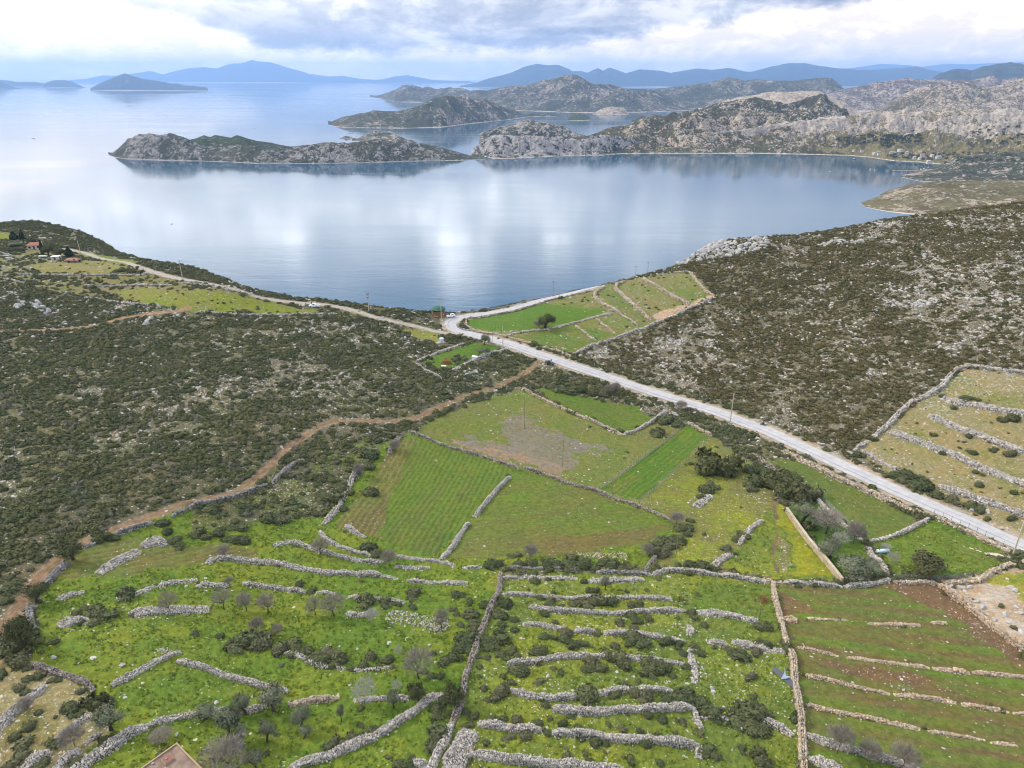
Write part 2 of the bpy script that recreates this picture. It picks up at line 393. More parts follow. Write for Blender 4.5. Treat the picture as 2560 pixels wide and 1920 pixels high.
# ------------------------------------------------------------------ sea
m, t = mat('sea_water'); p = t.new('ShaderNodeTexCoord').outputs['Object']
ps = t.vm('MULTIPLY', p, t.comb(.35, 1., 1.))
w1 = t.noise(ps, .055, 5, .62, .4); w2 = t.noise(t.vm('MULTIPLY', p, t.comb(.5, 1., 1.)), .35, 3, .6)
slick = t.mr(t.noise(t.vm('MULTIPLY', p, t.comb(.22, 1., 1.)), .0022, 5, .6, .8), .44, .6, 0, 1)
near = t.mr(t.sep(p)[1], 400, 1700, 1.5, .12)
h = t.m('ADD', t.m('MULTIPLY', w1, 1.), t.m('MULTIPLY', w2, .25))
bm = t.new('ShaderNodeBump'); bm.inputs['Distance'].default_value = 1.; t.put(bm.inputs['Height'], h); t.put(bm.inputs['Strength'], t.m('MULTIPLY', near, t.m('MULTIPLY_ADD', slick, .10, .10)))
rg = t.m('MULTIPLY_ADD', slick, .05, .07)
body = t.mix(slick, (.018, .066, .118), (.022, .075, .13))
t.bsdf(body, rg, bm.outputs[0], .5, IOR=1.333)
g = 1.
xs = np.r_[-90000, -30000, -9000, np.linspace(-4000, 4000, 41), 9000, 30000, 90000]; ys = np.r_[-300, np.linspace(150, 5000, 40), 9000, 20000, 40000, 80000]
XX, YY = np.meshgrid(xs, ys); nx, ny = len(xs), len(ys)
I = np.arange(nx * ny).reshape(ny, nx); Fq = np.stack([I[:-1, :-1], I[:-1, 1:], I[1:, 1:], I[1:, :-1]], -1).reshape(-1, 4)
sea = link('sea', mesh_np('sea', np.c_[XX.ravel(), YY.ravel(), np.zeros(nx * ny)], Fq, m, True))
tag(sea, 'calm blue-grey sea reflecting bright cloud patches', 'water', kind='structure')

# ------------------------------------------------------------------ haze
m, t = mat('haze'); pv = t.new('ShaderNodeVolumePrincipled'); pv.inputs['Color'].default_value = (.36, .59, 1, 1); pv.inputs['Density'].default_value = 4.2e-5
pv.inputs['Anisotropy'].default_value = .25; pv.inputs['Density Attribute'].default_value = ''; pv.inputs['Temperature Attribute'].default_value = ''; pv.inputs['Color Attribute'].default_value = ''
ov = t.new('ShaderNodeOutputMaterial'); t.l.new(pv.outputs[0], ov.inputs['Volume'])
try: m.cycles.homogeneous_volume = True
except Exception: pass
hb = MB().box((0, 21000, 475), (120000, 47000, 1000)); hz = hb.build('haze', m); tag(hz, 'thin blue air haze over the whole bay', 'haze', kind='stuff')

# ------------------------------------------------------------------ far land
def landform(name, label, base, ridge, zr, zb=None, back=300, nu=500, nt=90, prof=.8, rough=.22, L=60, rock=.45, scrubc=(.05, .055, .03), rockc=(.34, .30, .26), seed=1, hump=0., cliff=None, rgh_ridge=.05, cat='hill', rockfn=None, skew=0):
    base = np.array(base, float); ridge = np.array(ridge, float)
    u0, u1 = ridge[0, 0], ridge[-1, 0]
    u = np.linspace(u0, u1, nu); vr = np.interp(u, ridge[:, 0], ridge[:, 1])
    if zb is None:
        vb = np.interp(u, base[:, 0], base[:, 1]); Yb = (vb - 960) / F; zcb = CZ / np.maximum(SP + CP * Yb, .004)
    else:
        zcb = np.interp(u, *np.array(zb, float).T) if not np.isscalar(zb) else np.full(nu, float(zb)); vb = 960 + F * (CZ / zcb - SP) / CP
    zcr = np.interp(u, *np.array(zr, float).T) if not np.isscalar(zr) else zcb + zr
    xb, yb, _ = ray_pt(u, vb, zcb); xr, yr, zz = ray_pt(u, vr, zcr); zz = np.maximum(zz, .6)
    dx, dy = xr - xb, yr - yb; ln = np.hypot(dx, dy); ux, uy = dx / ln, dy / ln
    tf = np.r_[-.05, np.linspace(0, 1, nt)]; tb = np.linspace(1, 2, max(8, nt // 3))[1:]
    X, Y, Z, ER = [], [], [], []
    for q in tf:
        wv = 1.
        X.append(xb + dx * q); Y.append(yb + dy * q)
        if q < 0: Z.append(np.full(nu, -6.)); ER.append(np.zeros(nu)); continue
        if cliff: pr = np.where(q < cliff[0], cliff[1] * (q / cliff[0]) ** .9, cliff[1] + (1 - cliff[1]) * sst(cliff[0], cliff[2], q))
        else: pr = np.sin(q * math.pi / 2) ** (prof * 1.15)
        Z.append(zz * pr); ER.append(np.full(nu, math.sin(math.pi * min(q, 1)) ** .7 + rgh_ridge / max(rough, 1e-3) * q))
    for q in tb:
        X.append(xr + ux * back * (q - 1)); Y.append(yr + uy * back * (q - 1)); e = (q - 1)
        Z.append(zz * (1 - e ** 1.5) - 8 * e); ER.append(np.full(nu, rgh_ridge / max(rough, 1e-3) * (1 - e) + math.sin(math.pi * e) * .8))
    X, Y, Z, ER = map(np.array, (X, Y, Z, ER))
    n = fbm(X / L, Y / L, 6, seed) - .5; rd = 1 - np.abs(fbm(X / L * .8, Y / L * .8, 5, seed + 50) * 2 - 1) - .72
    amp = np.minimum(zz[None], L * 1.1) * rough
    dz = (n * 1.5 + rd * .9) * amp * 2 * ER
    taper = sst(0, 12, np.minimum(u - u0, u1 - u) * 1.)[None]
    Z = np.where(Z > 0, np.maximum(Z + dz * taper, .3), Z)
    nr = len(X); V = np.stack([X, Y, Z], -1).reshape(-1, 3)
    I = np.arange(nr * nu).reshape(nr, nu); Fq = np.stack([I[:-1, :-1], I[:-1, 1:], I[1:, 1:], I[1:, :-1]], -1).reshape(-1, 4)
    gy, gx = np.gradient(Z); sl = np.hypot(gx / (np.hypot(np.gradient(X, axis=1), np.gradient(Y, axis=1)) + .1), gy / (np.hypot(np.gradient(X, axis=0), np.gradient(Y, axis=0)) + .1))
    rk = rock - .06 + .5 * (fbm(X / 90, Y / 90, 3, seed + 9) - .5) + .16 * np.clip(sl - .6, -.6, 1.2) + .5 * (rd)
    if rockfn is not None: rk = rk + rockfn(u[None] + 0 * X, np.r_[tf, tb][:, None] + 0 * X)
    shore = (Z < 1.1) & (Z > -1) & (np.r_[tf, tb][:, None] < .03); rk = np.where(shore, 1.3, rk)
    sc = np.array(scrubc)[None, None] * (1 + .7 * (fbm(X / 45, Y / 45, 3, seed + 3) - .5))[..., None]
    rc = np.array(rockc)[None, None] * np.ones(X.shape)[..., None]
    rc = np.where(shore[..., None], np.array((.50, .44, .36)), rc)
    me = mesh_np(name, V, Fq[:, ::-1], MAT['land'], True, dict(col=sc.reshape(-1, 3), rockcol=rc.reshape(-1, 3), rock=rk.ravel()))
    return tag(link(name, me), label, cat, kind='structure')
def shiftb(r, dv): return [(a, b + dv) for a, b in r]
# near island: front hill, back hummocks and a hillock beyond
A_base = [(272, 388), (289, 393.5), (318, 398), (405, 401), (550, 404), (640, 408.5), (785, 409), (900, 407.5), (1016, 403.6), (1132, 401.6), (1210, 398.7)]
landform('island', 'rocky scrub island nearest the bay, dark reflection below', A_base, [(272, 388), (289, 376), (318, 351.5), (347, 337), (373, 333), (399, 337), (425, 333), (451, 341), (477, 351.5), (506, 364), (540, 366), (579, 367), (608, 366), (640, 364), (697, 366), (738, 369), (761, 364.6), (805, 359), (866, 357), (900, 352), (944, 347), (978, 351.6), (999, 344), (1045, 357), (1103, 367.5), (1161, 385), (1210, 398.5)], 95, back=110, nu=900, nt=110, prof=.62, rough=.2, L=38, rock=.40, scrubc=(.052, .056, .034), rockc=(.25, .235, .215), seed=11, cat='island', rgh_ridge=.06)
landform('island', 'dark green twin hummocks on the back of the near island', A_base, [(440, 372), (470, 352), (486, 348), (509, 337), (527, 343), (538, 337.5), (579, 344), (593, 338.5), (640, 351.5), (680, 357), (738, 369), (765, 374)], [(400, 2290), (800, 2290)], zb=2150, back=120, nu=420, nt=50, rough=.12, L=40, rock=.18, scrubc=(.035, .05, .02), seed=12, cat='island', rgh_ridge=.03)
landform('island', 'small pale hillock behind the right half of near island', A_base, [(880, 352), (895, 345), (912, 335.6), (935, 326.4), (952, 330), (976, 328.4), (987, 333), (1002, 342), (1006, 345)], 110, zb=2790, back=110, nu=240, nt=40, rough=.16, L=40, rock=.5, seed=13, cat='island')
landform('islet', 'tiny islet behind the near island', A_base, [(849, 348), (857, 342), (866, 339), (876, 342), (890, 348)], 40, zb=2880, back=50, nu=90, nt=20, rough=.12, L=25, rock=.5, seed=14, cat='islet')
landform('islet', 'low flat skerry beyond the tiny islet', A_base, [(870, 335), (880, 333.4), (890, 334), (904, 334.2)], 15, zb=3160, back=25, nu=60, nt=10, rough=.1, L=25, rock=.4, seed=15, cat='islet')
B_base = [(822, 312.5), (848, 317.7), (877, 319.7), (1016, 320.6), (1103, 318.3), (1161, 311), (1280, 298), (1330, 291)]
landform('island', 'second scrub island with a long slope to its left tip', B_base, [(821, 312.4), (835, 301), (860, 292), (941, 276.3), (987, 279), (1025, 270.5), (1074, 250.3), (1126, 241.6), (1175, 244.5), (1219, 253), (1280, 273.4), (1309, 285), (1330, 290)], 330, back=260, nu=700, nt=90, prof=.75, rough=.18, L=80, rock=.34, scrubc=(.05, .055, .03), rockc=(.33, .28, .23), seed=21, cat='island')
landform('islet', 'low green spit right of second island', B_base, [(1312, 288), (1325, 283), (1345, 283.5), (1370, 284.5), (1391, 286)], 40, zb=4500, back=50, nu=90, nt=16, rough=.1, L=30, rock=.25, seed=22, cat='islet')
landform('islet', 'round green islet in the strait', B_base, [(1421, 294), (1433, 287), (1448, 282.5), (1462, 285), (1475, 292)], 60, zb=4080, back=60, nu=90, nt=20, rough=.1, L=35, rock=.2, scrubc=(.05, .065, .03), seed=23, cat='islet')
C_base = [(925, 242.5), (958, 247.4), (987, 255), (1051, 256.4), (1100, 262), (1280, 276), (1367, 279), (1454, 282), (1569, 282), (1728, 276), (1745, 274)]
landform('hills', 'bluish scrub hills across the strait, pale crag at left end', C_base, [(925, 242.3), (955, 236), (987, 225.7), (1007, 214), (1030, 212.7), (1057, 220), (1071, 218.5), (1091, 223), (1126, 220), (1175, 227), (1198, 224), (1219, 227), (1248, 219), (1280, 218.5), (1309, 214), (1352, 202.5), (1401, 196), (1439, 193.3), (1459, 199.7), (1482, 210), (1526, 214), (1569, 223), (1627, 224), (1656, 234), (1700, 252), (1740, 272)], 950, back=600, nu=1000, nt=110, prof=.85, rough=.2, L=170, rock=.38, scrubc=(.05, .055, .032), rockc=(.33, .28, .24), seed=31, rgh_ridge=.02)
landform('hills', 'tan shoreline knoll at the foot of the strait hills', C_base, [(1480, 285), (1502, 272), (1530, 267), (1560, 269), (1572, 284)], 120, zb=4780, back=120, nu=140, nt=30, rough=.15, L=60, rock=.6, rockc=(.38, .31, .24), seed=32)
landform('hills', 'grey-blue ridge behind the strait hills', C_base, [(1560, 232), (1644, 223), (1714, 214), (1772, 207), (1821, 194), (1859, 202.5), (1920, 203), (1996, 201), (2061, 196), (2091, 206), (2112, 224), (2140, 240)], 1500, zb=5600, back=700, nu=500, nt=80, rough=.16, L=200, rock=.36, seed=33, rgh_ridge=.02)
landform('mountain', 'long deep blue mountain range behind the bay', C_base, [(1150, 215), (1190, 207), (1219, 197), (1250, 189.5), (1280, 181), (1309, 168), (1341, 160), (1367, 163.5), (1396, 162.6), (1425, 175), (1430, 178.5), (1454, 178), (1468, 182), (1494, 171), (1507, 177), (1523, 170), (1564, 183.7), (1598, 173.6), (1650, 176.5), (1676, 182), (1743, 171), (1778, 174.5), (1821, 170), (1859, 179.4), (1879, 179), (1920, 168.5), (1970, 158), (2011, 158), (2046, 165.7), (2091, 172), (2172, 175), (2243, 170), (2293, 167), (2333, 176), (2359, 180), (2420, 205), (2480, 214)], 2500, zb=17800, back=2500, nu=900, nt=50, rough=.10, L=900, rock=.05, scrubc=(.03, .04, .03), seed=41, rgh_ridge=.006, cat='mountain')
landform('mountain', 'dark blue mountain shoulder at the right frame edge', C_base, [(2290, 214), (2323, 201), (2349, 186), (2384, 176), (2424, 178), (2454, 167), (2495, 162), (2525, 161), (2560, 166), (2760, 172)], 1400, zb=8200, back=900, nu=400, nt=50, rough=.13, L=350, rock=.12, scrubc=(.04, .05, .033), seed=42, rgh_ridge=.012, cat='mountain')
landform('hills', 'pinkish grey hills below the dark blue mountain', C_base, [(2050, 240), (2071, 231), (2142, 219), (2222, 203.5), (2268, 197.5), (2303, 201), (2360, 206), (2430, 203), (2490, 199), (2560, 196), (2760, 190)], 900, zb=5200, back=700, nu=500, nt=70, rough=.22, L=170, rock=.44, scrubc=(.08, .07, .05), rockc=(.36, .29, .24), seed=43, rgh_ridge=.015)
landform('hills', 'bare sunlit tan hills at far right', C_base, [(2150, 285), (2192, 274), (2222, 256), (2273, 231), (2318, 219), (2359, 224), (2404, 212), (2449, 221), (2500, 214), (2560, 206), (2760, 198)], 800, zb=3500, back=600, nu=500, nt=80, rough=.24, L=150, rock=.50, scrubc=(.095, .08, .045), rockc=(.36, .305, .24), seed=44, rgh_ridge=.02)
landform('hills', 'rounded bare pale hill above the headland', C_base, [(1700, 290), (1740, 280), (1783, 260), (1830, 250), (1873, 240), (1920, 231), (1950, 229), (2001, 229), (2051, 229), (2071, 241), (2112, 261.5), (2147, 279), (2180, 290)], 500, zb=3250, back=350, nu=360, nt=60, rough=.2, L=90, rock=.8, scrubc=(.13, .11, .07), rockc=(.36, .305, .24), seed=45, rgh_ridge=.015)
landform('hills', 'dark conical scrub hill in front of the bare pale hill', C_base, [(1580, 300), (1656, 293), (1705, 286), (1737, 281), (1783, 262), (1830, 254), (1888, 244), (1920, 254), (1958, 263), (1986, 256), (2021, 249), (2048, 241), (2066, 252), (2122, 292), (2150, 305)], 650, zb=2450, back=200, nu=600, nt=100, prof=.9, rough=.32, L=75, rock=.24, scrubc=(.05, .05, .027), rockc=(.40, .34, .27), seed=46)
J_base = [(1178, 377.6), (1200, 388), (1233, 396.4), (1280, 396), (1425, 389), (1511, 388), (1627, 377.6), (1714, 376), (1815, 373), (1920, 375), (2011, 382.6), (2071, 385), (2122, 388.6), (2172, 392.7), (2232, 402), (2298, 405), (2348, 410), (2420, 418), (2560, 428), (2760, 440)]
landform('hills', 'scrubby knob at the left end of the headland', J_base, [(1198, 336), (1221, 324), (1256, 318), (1280, 309.6), (1303, 304), (1326, 300), (1346, 307), (1381, 310), (1410, 318), (1442, 333), (1470, 340)], [(1000, 2800), (1600, 2800)], zb=2640, back=160, nu=320, nt=60, rough=.22, L=45, rock=.5, scrubc=(.045, .05, .03), rockc=(.32, .29, .26), seed=51)
landform('hills', 'long sunlit rocky slope of the headland', J_base, [(1400, 352), (1459, 341.4), (1488, 333), (1534, 322.6), (1569, 311), (1601, 292), (1656, 293.7), (1705, 287), (1760, 286), (1840, 284), (1920, 288), (2000, 292), (2080, 298), (2200, 310)], [(1400, 2480), (1600, 2700), (2200, 2750)], zb=[(1400, 2280), (1627, 2330), (1920, 2330), (2200, 2250)], back=200, nu=700, nt=110, prof=.95, rough=.34, L=70, rock=.36, scrubc=(.062, .06, .028), rockc=(.36, .305, .24), seed=52, rgh_ridge=.07)
landform('hills', 'shaded grey cliff along the headland shore', J_base, [(1178, 376), (1204, 353), (1239, 338.5), (1280, 346), (1309, 340), (1352, 341), (1419, 350), (1454, 350), (1482, 341.4), (1540, 340), (1584, 347), (1621, 357), (1671, 344), (1743, 334), (1815, 331), (1859, 333), (1890, 350), (1920, 370)], [(1178, 2320), (1300, 2300), (1500, 2340), (1700, 2480), (1920, 2460)], back=120, nu=700, nt=90, rough=.2, L=34, rock=.55, cliff=(.35, .16, .9), scrubc=(.045, .05, .03), rockc=(.31, .29, .275), seed=53, rgh_ridge=.08)
def vill(u, q): return np.where((q < .5) & (u > 1960), -.1 + .0 * u, 0)
landform('hills', 'pale craggy cliff ridge above the village', J_base, [(1740, 345), (1800, 333), (1860, 322), (1920, 314.5), (1970, 309.5), (2046, 297), (2122, 292), (2162, 284), (2202, 279), (2248, 282), (2288, 284), (2323, 277), (2364, 272.6), (2424, 276.7), (2475, 276.7), (2500, 274), (2560, 279), (2760, 280)], [(1740, 2500), (2000, 2450), (2300, 2420), (2760, 2400)], back=260, nu=900, nt=120, rough=.46, L=40, rock=.40, cliff=(.68, .46, .95), scrubc=(.135, .118, .055), rockc=(.38, .335, .285), seed=54, rgh_ridge=.07, rockfn=lambda u, q: .22 * sst(.66, .74, q) - .22 * (1 - sst(.55, .7, q)))
M_base = [(2253, 443), (2298, 453), (2328, 455), (2400, 465), (2560, 475), (2760, 480)]
landform('hills', 'dark scrub slope by the harbour', M_base, [(2250, 443), (2262, 437), (2273, 435), (2310, 424), (2364, 408), (2399, 389), (2475, 384), (2560, 382), (2760, 376)], [(2250, 1790), (2300, 1850), (2400, 2000), (2760, 2000)], back=150, nu=420, nt=90, rough=.16, L=40, rock=.42, scrubc=(.05, .055, .034), rockc=(.34, .30, .26), seed=55)
N_base = [(2153, 508.6), (2162, 517.7), (2222, 530), (2303, 539), (2400, 556), (2560, 575), (2760, 590)]
landform('hills', 'olive brown point on the near right shore', N_base, [(2152, 508.4), (2187, 496), (2222, 478), (2273, 461.7), (2323, 455.7), (2399, 453), (2475, 453), (2560, 450.6), (2760, 446)], [(2152, 1412), (2222, 1520), (2400, 1560), (2760, 1560)], back=120, nu=500, nt=120, rough=.14, L=32, rock=.40, scrubc=(.115, .10, .045), rockc=(.36, .305, .24), seed=56)
FARC = (.04, .05, .04)
landform('mountain', 'hazy low island at the left horizon', N_base, [(-200, 206), (-60, 198), (0, 200), (17, 201), (43, 205), (87, 204.6), (113, 208), (122, 216)], 500, zb=18400, back=700, nu=160, nt=24, rough=.06, L=500, rock=.1, scrubc=FARC, seed=61, rgh_ridge=.01, cat='island')
landform('mountain', 'hazy dome-shaped island second from the left', N_base, [(106, 217), (116, 206), (133, 201), (162, 200), (179, 204), (197, 212), (213, 219)], 400, zb=16600, back=600, nu=160, nt=24, rough=.06, L=500, rock=.1, scrubc=FARC, seed=62, rgh_ridge=.01, cat='island')
landform('mountain', 'dark wedge island cut by the left frame edge', N_base, [(-150, 190), (-40, 196), (0, 203), (29, 215.6), (59, 224)], 400, zb=14900, back=600, nu=120, nt=24, rough=.06, L=500, rock=.1, scrubc=FARC, seed=63, rgh_ridge=.01, cat='island')
landform('mountain', 'hazy cone-shaped island with a long right tail', N_base, [(226, 221), (252, 207), (272, 199), (289, 192.4), (312, 183), (330, 189.5), (356, 197), (391, 201.7), (428, 209), (446, 209), (463, 214), (486, 214.7), (503, 217.6), (512, 217), (519, 221)], 400, zb=13300, back=600, nu=300, nt=30, rough=.06, L=400, rock=.1, scrubc=FARC, seed=64, rgh_ridge=.01, cat='island')
landform('mountain', 'pale high mountain island on the horizon', N_base, [(160, 206), (174, 200), (214, 197), (257, 188.6), (281, 189.5), (327, 185), (376, 177.4), (408, 186), (434, 179), (474, 171), (512, 168), (541, 171), (567, 162), (584, 158.5), (602, 158.5), (631, 149.6), (640, 153), (678, 156), (698, 162), (718, 169), (764, 181), (790, 194), (828, 200), (880, 201), (929, 201), (958, 198), (987, 191), (1019, 188), (1045, 193), (1083, 200), (1132, 202.5), (1170, 202.5), (1190, 206)], 1500, zb=30600, back=2500, nu=600, nt=30, rough=.06, L=1500, rock=.05, scrubc=FARC, seed=65, rgh_ridge=.006, cat='mountain')
landform('mountain', 'faintest mountain ridge between the pale mountain and low hills', N_base, [(740, 200), (779, 185), (819, 191), (857, 189.5), (900, 197), (944, 200)], 1500, zb=34000, back=2500, nu=200, nt=16, rough=.05, L=1500, rock=.05, scrubc=FARC, seed=66, rgh_ridge=.005, cat='mountain')
landform('mountain', 'faint ghost ridge above the right mountains', N_base, [(2050, 190), (2117, 172), (2202, 160), (2273, 163), (2303, 167), (2364, 160), (2424, 160.7), (2475, 158), (2560, 155), (2760, 160)], 1500, zb=34000, back=2500, nu=200, nt=16, rough=.05, L=1500, rock=.05, scrubc=FARC, seed=67, rgh_ridge=.005, cat='mountain')
# ------------------------------------------------------------------ ground cover zones (outlines surveyed on the photo, stored as land)
LUSH = (.083, .136, .018); GRASS = (.094, .128, .025); YGREEN = (.130, .160, .020); OLIVE = (.120, .122, .038); DRY = (.19, .165, .085)
SOIL = (.115, .075, .040); ORANGE = (.24, .155, .09); GRAVEL = (.36, .33, .29); MUD = (.15, .135, .108); DARKG = (.045, .085, .014); SCRUBG = (.075, .074, .042)
# name, polygon, colour, second colour, mix, stone, flower, lush, shrub density, furrow (p0, p1 direction px, period, depth, soil share)
ZONES = []
def Z(poly, c1, c2=None, mx=.4, stone=.1, flower=0., lush=.7, shrub=0., furrow=None, soft=.8):
    ZONES.append(dict(poly=poly, c1=c1, c2=c2 or c1, mx=mx, stone=stone, flower=flower, lush=lush, shrub=shrub, furrow=furrow, soft=soft))
# right hillside (above the road)
Z(px('P', [(1430, 890), (1560, 930), (1800, 1000), (1950, 1065), (2130, 1150), (2560, 1330), (2800, 1400), (3300, 700), (3000, 430), (2560, 480), (1700, 600), (1690, 665), (1790, 745), (1700, 790)]), (.085, .078, .045), (.17, .155, .125), .36, .62, .0, .2, .60)
# near left slopes
Z(px('D', [(75, 1310), (130, 1225), (200, 1165), (300, 1135), (420, 1085), (520, 1060), (640, 1035), (720, 1040), (760, 990), (850, 950), (890, 930), (1120, 1010), (1440, 1110), (1470, 1150), (1400, 1220), (1085, 1235), (1050, 1400), (980, 1560), (940, 1700), (940, 2100), (-300, 2100), (-60, 1560), (70, 1430)]), LUSH, YGREEN, .45, .06, .10, .9, .006)
Z(px('D', [(410, 1090), (520, 1062), (640, 1035), (700, 990), (760, 960), (840, 940), (800, 1000), (700, 1120), (560, 1130), (420, 1150)]), GRASS, SCRUBG, .6, .35, .05, .6, .30)
Z(px('e', [(430, 1659), (620, 1510), (820, 1370), (1200, 1290), (1300, 1400), (1900, 1400), (2212, 1420), (2212, 1500), (1700, 1560), (1000, 1659)]), GRASS, OLIVE, .4, .12, 0, .5, 0, (px('e', [(600, 1600), (1500, 1380)]), 1.8, .22, .3))
Z(px('D', [(-100, 1480), (70, 1430), (180, 1480), (240, 1560), (150, 1700), (-300, 2100), (-400, 1700)]), OLIVE, DRY, .6, .40, .35, .5, .10)
Z(px('D', [(890, 930), (960, 900), (1060, 868), (1130, 850), (1345, 940), (1430, 900), (1490, 915), (1540, 945), (1640, 1010), (1700, 1100), (1560, 1228), (1400, 1220), (1470, 1150), (1440, 1110), (1120, 1010)]), OLIVE, GRASS, .4, .15, .05, .4, .03)
Z(px('f', [(1390, 470), (1660, 560), (2200, 735), (2190, 800), (1890, 1130), (1830, 1190), (1590, 1470), (1300, 1430), (1060, 1330), (1200, 900), (1330, 560)]), LUSH, (.055, .12, .015), .5, .0, 0, .5, 0, (px('f', [(1300, 1300), (1700, 700)]), 1.5, .26, .22))
Z(px('f', [(1390, 470), (1330, 560), (1200, 900), (1060, 1330), (900, 1290), (700, 1260), (750, 1100), (1000, 850), (1100, 660), (1200, 560), (1320, 440)]), OLIVE, GRASS, .6, .10, 0, .5, .0, (px('f', [(1000, 1200), (1300, 700)]), 1.6, .26, .5))
Z(px('g', [(80, 745), (370, 830), (700, 930), (1370, 1180), (1430, 1215), (1240, 1370), (900, 1420), (550, 1470), (150, 1490), (-400, 1500), (-600, 1500), (-520, 1420), (-380, 1190), (-330, 1150), (-60, 820)]), LUSH, GRASS, .5, .03, 0, .5, 0, (px('g', [(-300, 1400), (700, 1250)]), 1.5, .20, .24))
Z(px('g', [(-350, 1330), (200, 1330), (800, 1290), (1300, 1210), (1200, 1380), (500, 1480), (-450, 1480)]), (.105, .105, .03), GRASS, .5, .05, 0, .4, 0, (px('g', [(-300, 1400), (900, 1330)]), 1.6, .16, .42))
Z(px('g', [(190, 25), (400, 62), (620, 95), (760, 140), (920, 165), (1060, 185), (1150, 270), (1250, 300), (1060, 390), (950, 415), (750, 330), (350, 160)]), LUSH, (.05, .12, .012), .5, 0, 0, .4, 0, (px('g', [(400, 150), (900, 330)]), 1.7, .26, .25))
Z(px('g', [(-700, 300), (-300, 150), (90, 60), (190, 110), (550, 270), (950, 450), (1180, 430), (1330, 470), (740, 900), (300, 770), (0, 690), (-350, 600), (-780, 430)]), (.12, .125, .038), GRASS, .5, .07, .06, .4, .004)
Z(px('g', [(-60, 290), (100, 295), (260, 350), (450, 430), (650, 490), (850, 560), (700, 590), (560, 580), (480, 640), (600, 740), (480, 770), (330, 760), (0, 680), (-250, 590), (-560, 490), (-420, 460), (-200, 520), (-30, 500), (-120, 420)]), MUD, (.13, .125, .08), .5, .03, 0, .1, 0, None, 2.2)
Z(px('g', [(-560, 480), (-480, 485), (-250, 560), (60, 600), (300, 660), (520, 720), (500, 770), (330, 750), (0, 665), (-250, 585)]), (.20, .145, .092), MUD, .45, .02, 0, .1, 0, None, 1.6)
Z(px('g', [(1530, 350), (1690, 450), (1500, 640), (1110, 1020), (780, 905), (1100, 660)]), (.062, .135, .013), YGREEN, .35, .02, 0, .5, 0, (px('g', [(900, 930), (1500, 480)]), 1.6, .30, .2))
Z(px('g', [(1720, 450), (1760, 700), (1880, 760), (2080, 800), (2212, 1150), (2000, 1300), (1900, 1460), (1550, 1560), (1400, 1500), (1530, 1250), (1480, 1160), (1370, 1130), (1130, 1030), (1500, 650)]), OLIVE, YGREEN, .5, .30, .45, .5, .05)
Z(px('g', [(1130, 1020), (1500, 690), (1620, 760), (1700, 850), (1600, 1000), (1500, 1110), (1350, 1110)]), OLIVE, YGREEN, .6, .15, .45, .4, .01)
Z(px('D', [(1690, 1100), (1820, 1255), (1700, 1255), (1560, 1228), (1600, 1170), (1650, 1110)]), GRASS, YGREEN, .5, .16, .3, .6, .01)
Z(px('h', [(100, 1040), (160, 1100), (330, 1370), (580, 1659), (240, 1659), (200, 1450), (150, 1250), (40, 1150)]), YGREEN, (.22, .21, .015), .5, .05, .62, .4, 0)
Z(px('h', [(60, 1300), (140, 1320), (200, 1560), (140, 1640), (80, 1480)]), OLIVE, GRAVEL, .4, .85, .3, .3, 0)
Z(px('h', [(-70, 650), (130, 640), (400, 710), (600, 830), (850, 930), (1300, 1160), (1120, 1290), (870, 1340), (700, 1230), (450, 990), (250, 800), (60, 700)]), (.07, .115, .02), GRASS, .4, .05, .1, .4, 0, (px('h', [(200, 720), (1000, 1200)]), 1.5, .08, .2))
Z(px('h', [(870, 1370), (1420, 1150), (2090, 1450), (1860, 1480), (2080, 1560), (1860, 1650), (1050, 1650), (1000, 1530)]), LUSH, GRASS, .5, .08, .12, .7, .01)
Z(px('h', [(160, 1085), (250, 1000), (440, 1010), (820, 1350), (860, 1450), (1010, 1640), (620, 1659), (350, 1340)]), DARKG, LUSH, .4, .05, 0, .5, .02)
Z(px('l', [(60, 70), (620, 95), (1000, 50), (1480, 75), (1850, 350), (2212, 680), (2700, 1100), (2800, 2200), (340, 2200), (330, 1659), (300, 1400), (215, 680), (120, 330)]), (.088, .115, .025), LUSH, .5, .05, .02, .5, 0, (px('l', [(300, 700), (1900, 900)]), 4.2, .22, .46))
Z(px('l', [(90, 120), (330, 260), (400, 330), (140, 350)]), SOIL, OLIVE, .3, .1, 0, .2, 0, (px('l', [(100, 200), (400, 300)]), 1.2, .1, .5))
Z(px('l', [(950, 60), (1480, 75), (1850, 360), (2212, 690), (2212, 800), (1900, 600), (1500, 280), (1250, 190)]), SOIL, OLIVE, .35, .25, 0, .2, 0, (px('l', [(1350, 120), (1900, 560)]), 1.4, .1, .4))
Z(px('l', [(350, 690), (900, 780), (1400, 850), (1700, 1030), (1300, 990), (700, 870)]), SOIL, GRASS, .45, .3, 0, .3, 0, (px('l', [(300, 700), (1900, 950)]), 2., .12, .6))
Z(px('l', [(320, 1659), (600, 1560), (1100, 1659), (1100, 2200), (340, 2200)]), LUSH, GRASS, .5, .12, .02, .6, 0)
Z(px('l', [(1500, 50), (1980, -10), (2212, -120), (2900, -200), (3000, 900), (2212, 660), (1850, 350)]), (.27, .20, .125), GRAVEL, .4, .85, .05, .1, .04)
Z(px('l', [(1830, 40), (2212, -40), (2600, -100), (2600, 260), (2212, 200), (2050, 110)]), YGREEN, (.26, .23, .05), .5, .4, .9, .3, .03)
Z(px('D', [(1090, 1240), (1390, 1240), (1500, 1235), (1668, 1258), (1700, 1400), (1735, 1659), (1760, 2100), (900, 2100), (950, 1659), (1005, 1500), (1050, 1400)]), GRASS, YGREEN, .5, .22, .22, .7, .03)
Z(px('D', [(1500, 1260), (1668, 1265), (1690, 1360), (1500, 1320)]), LUSH, GRASS, .5, .10, .02, .7, .015)
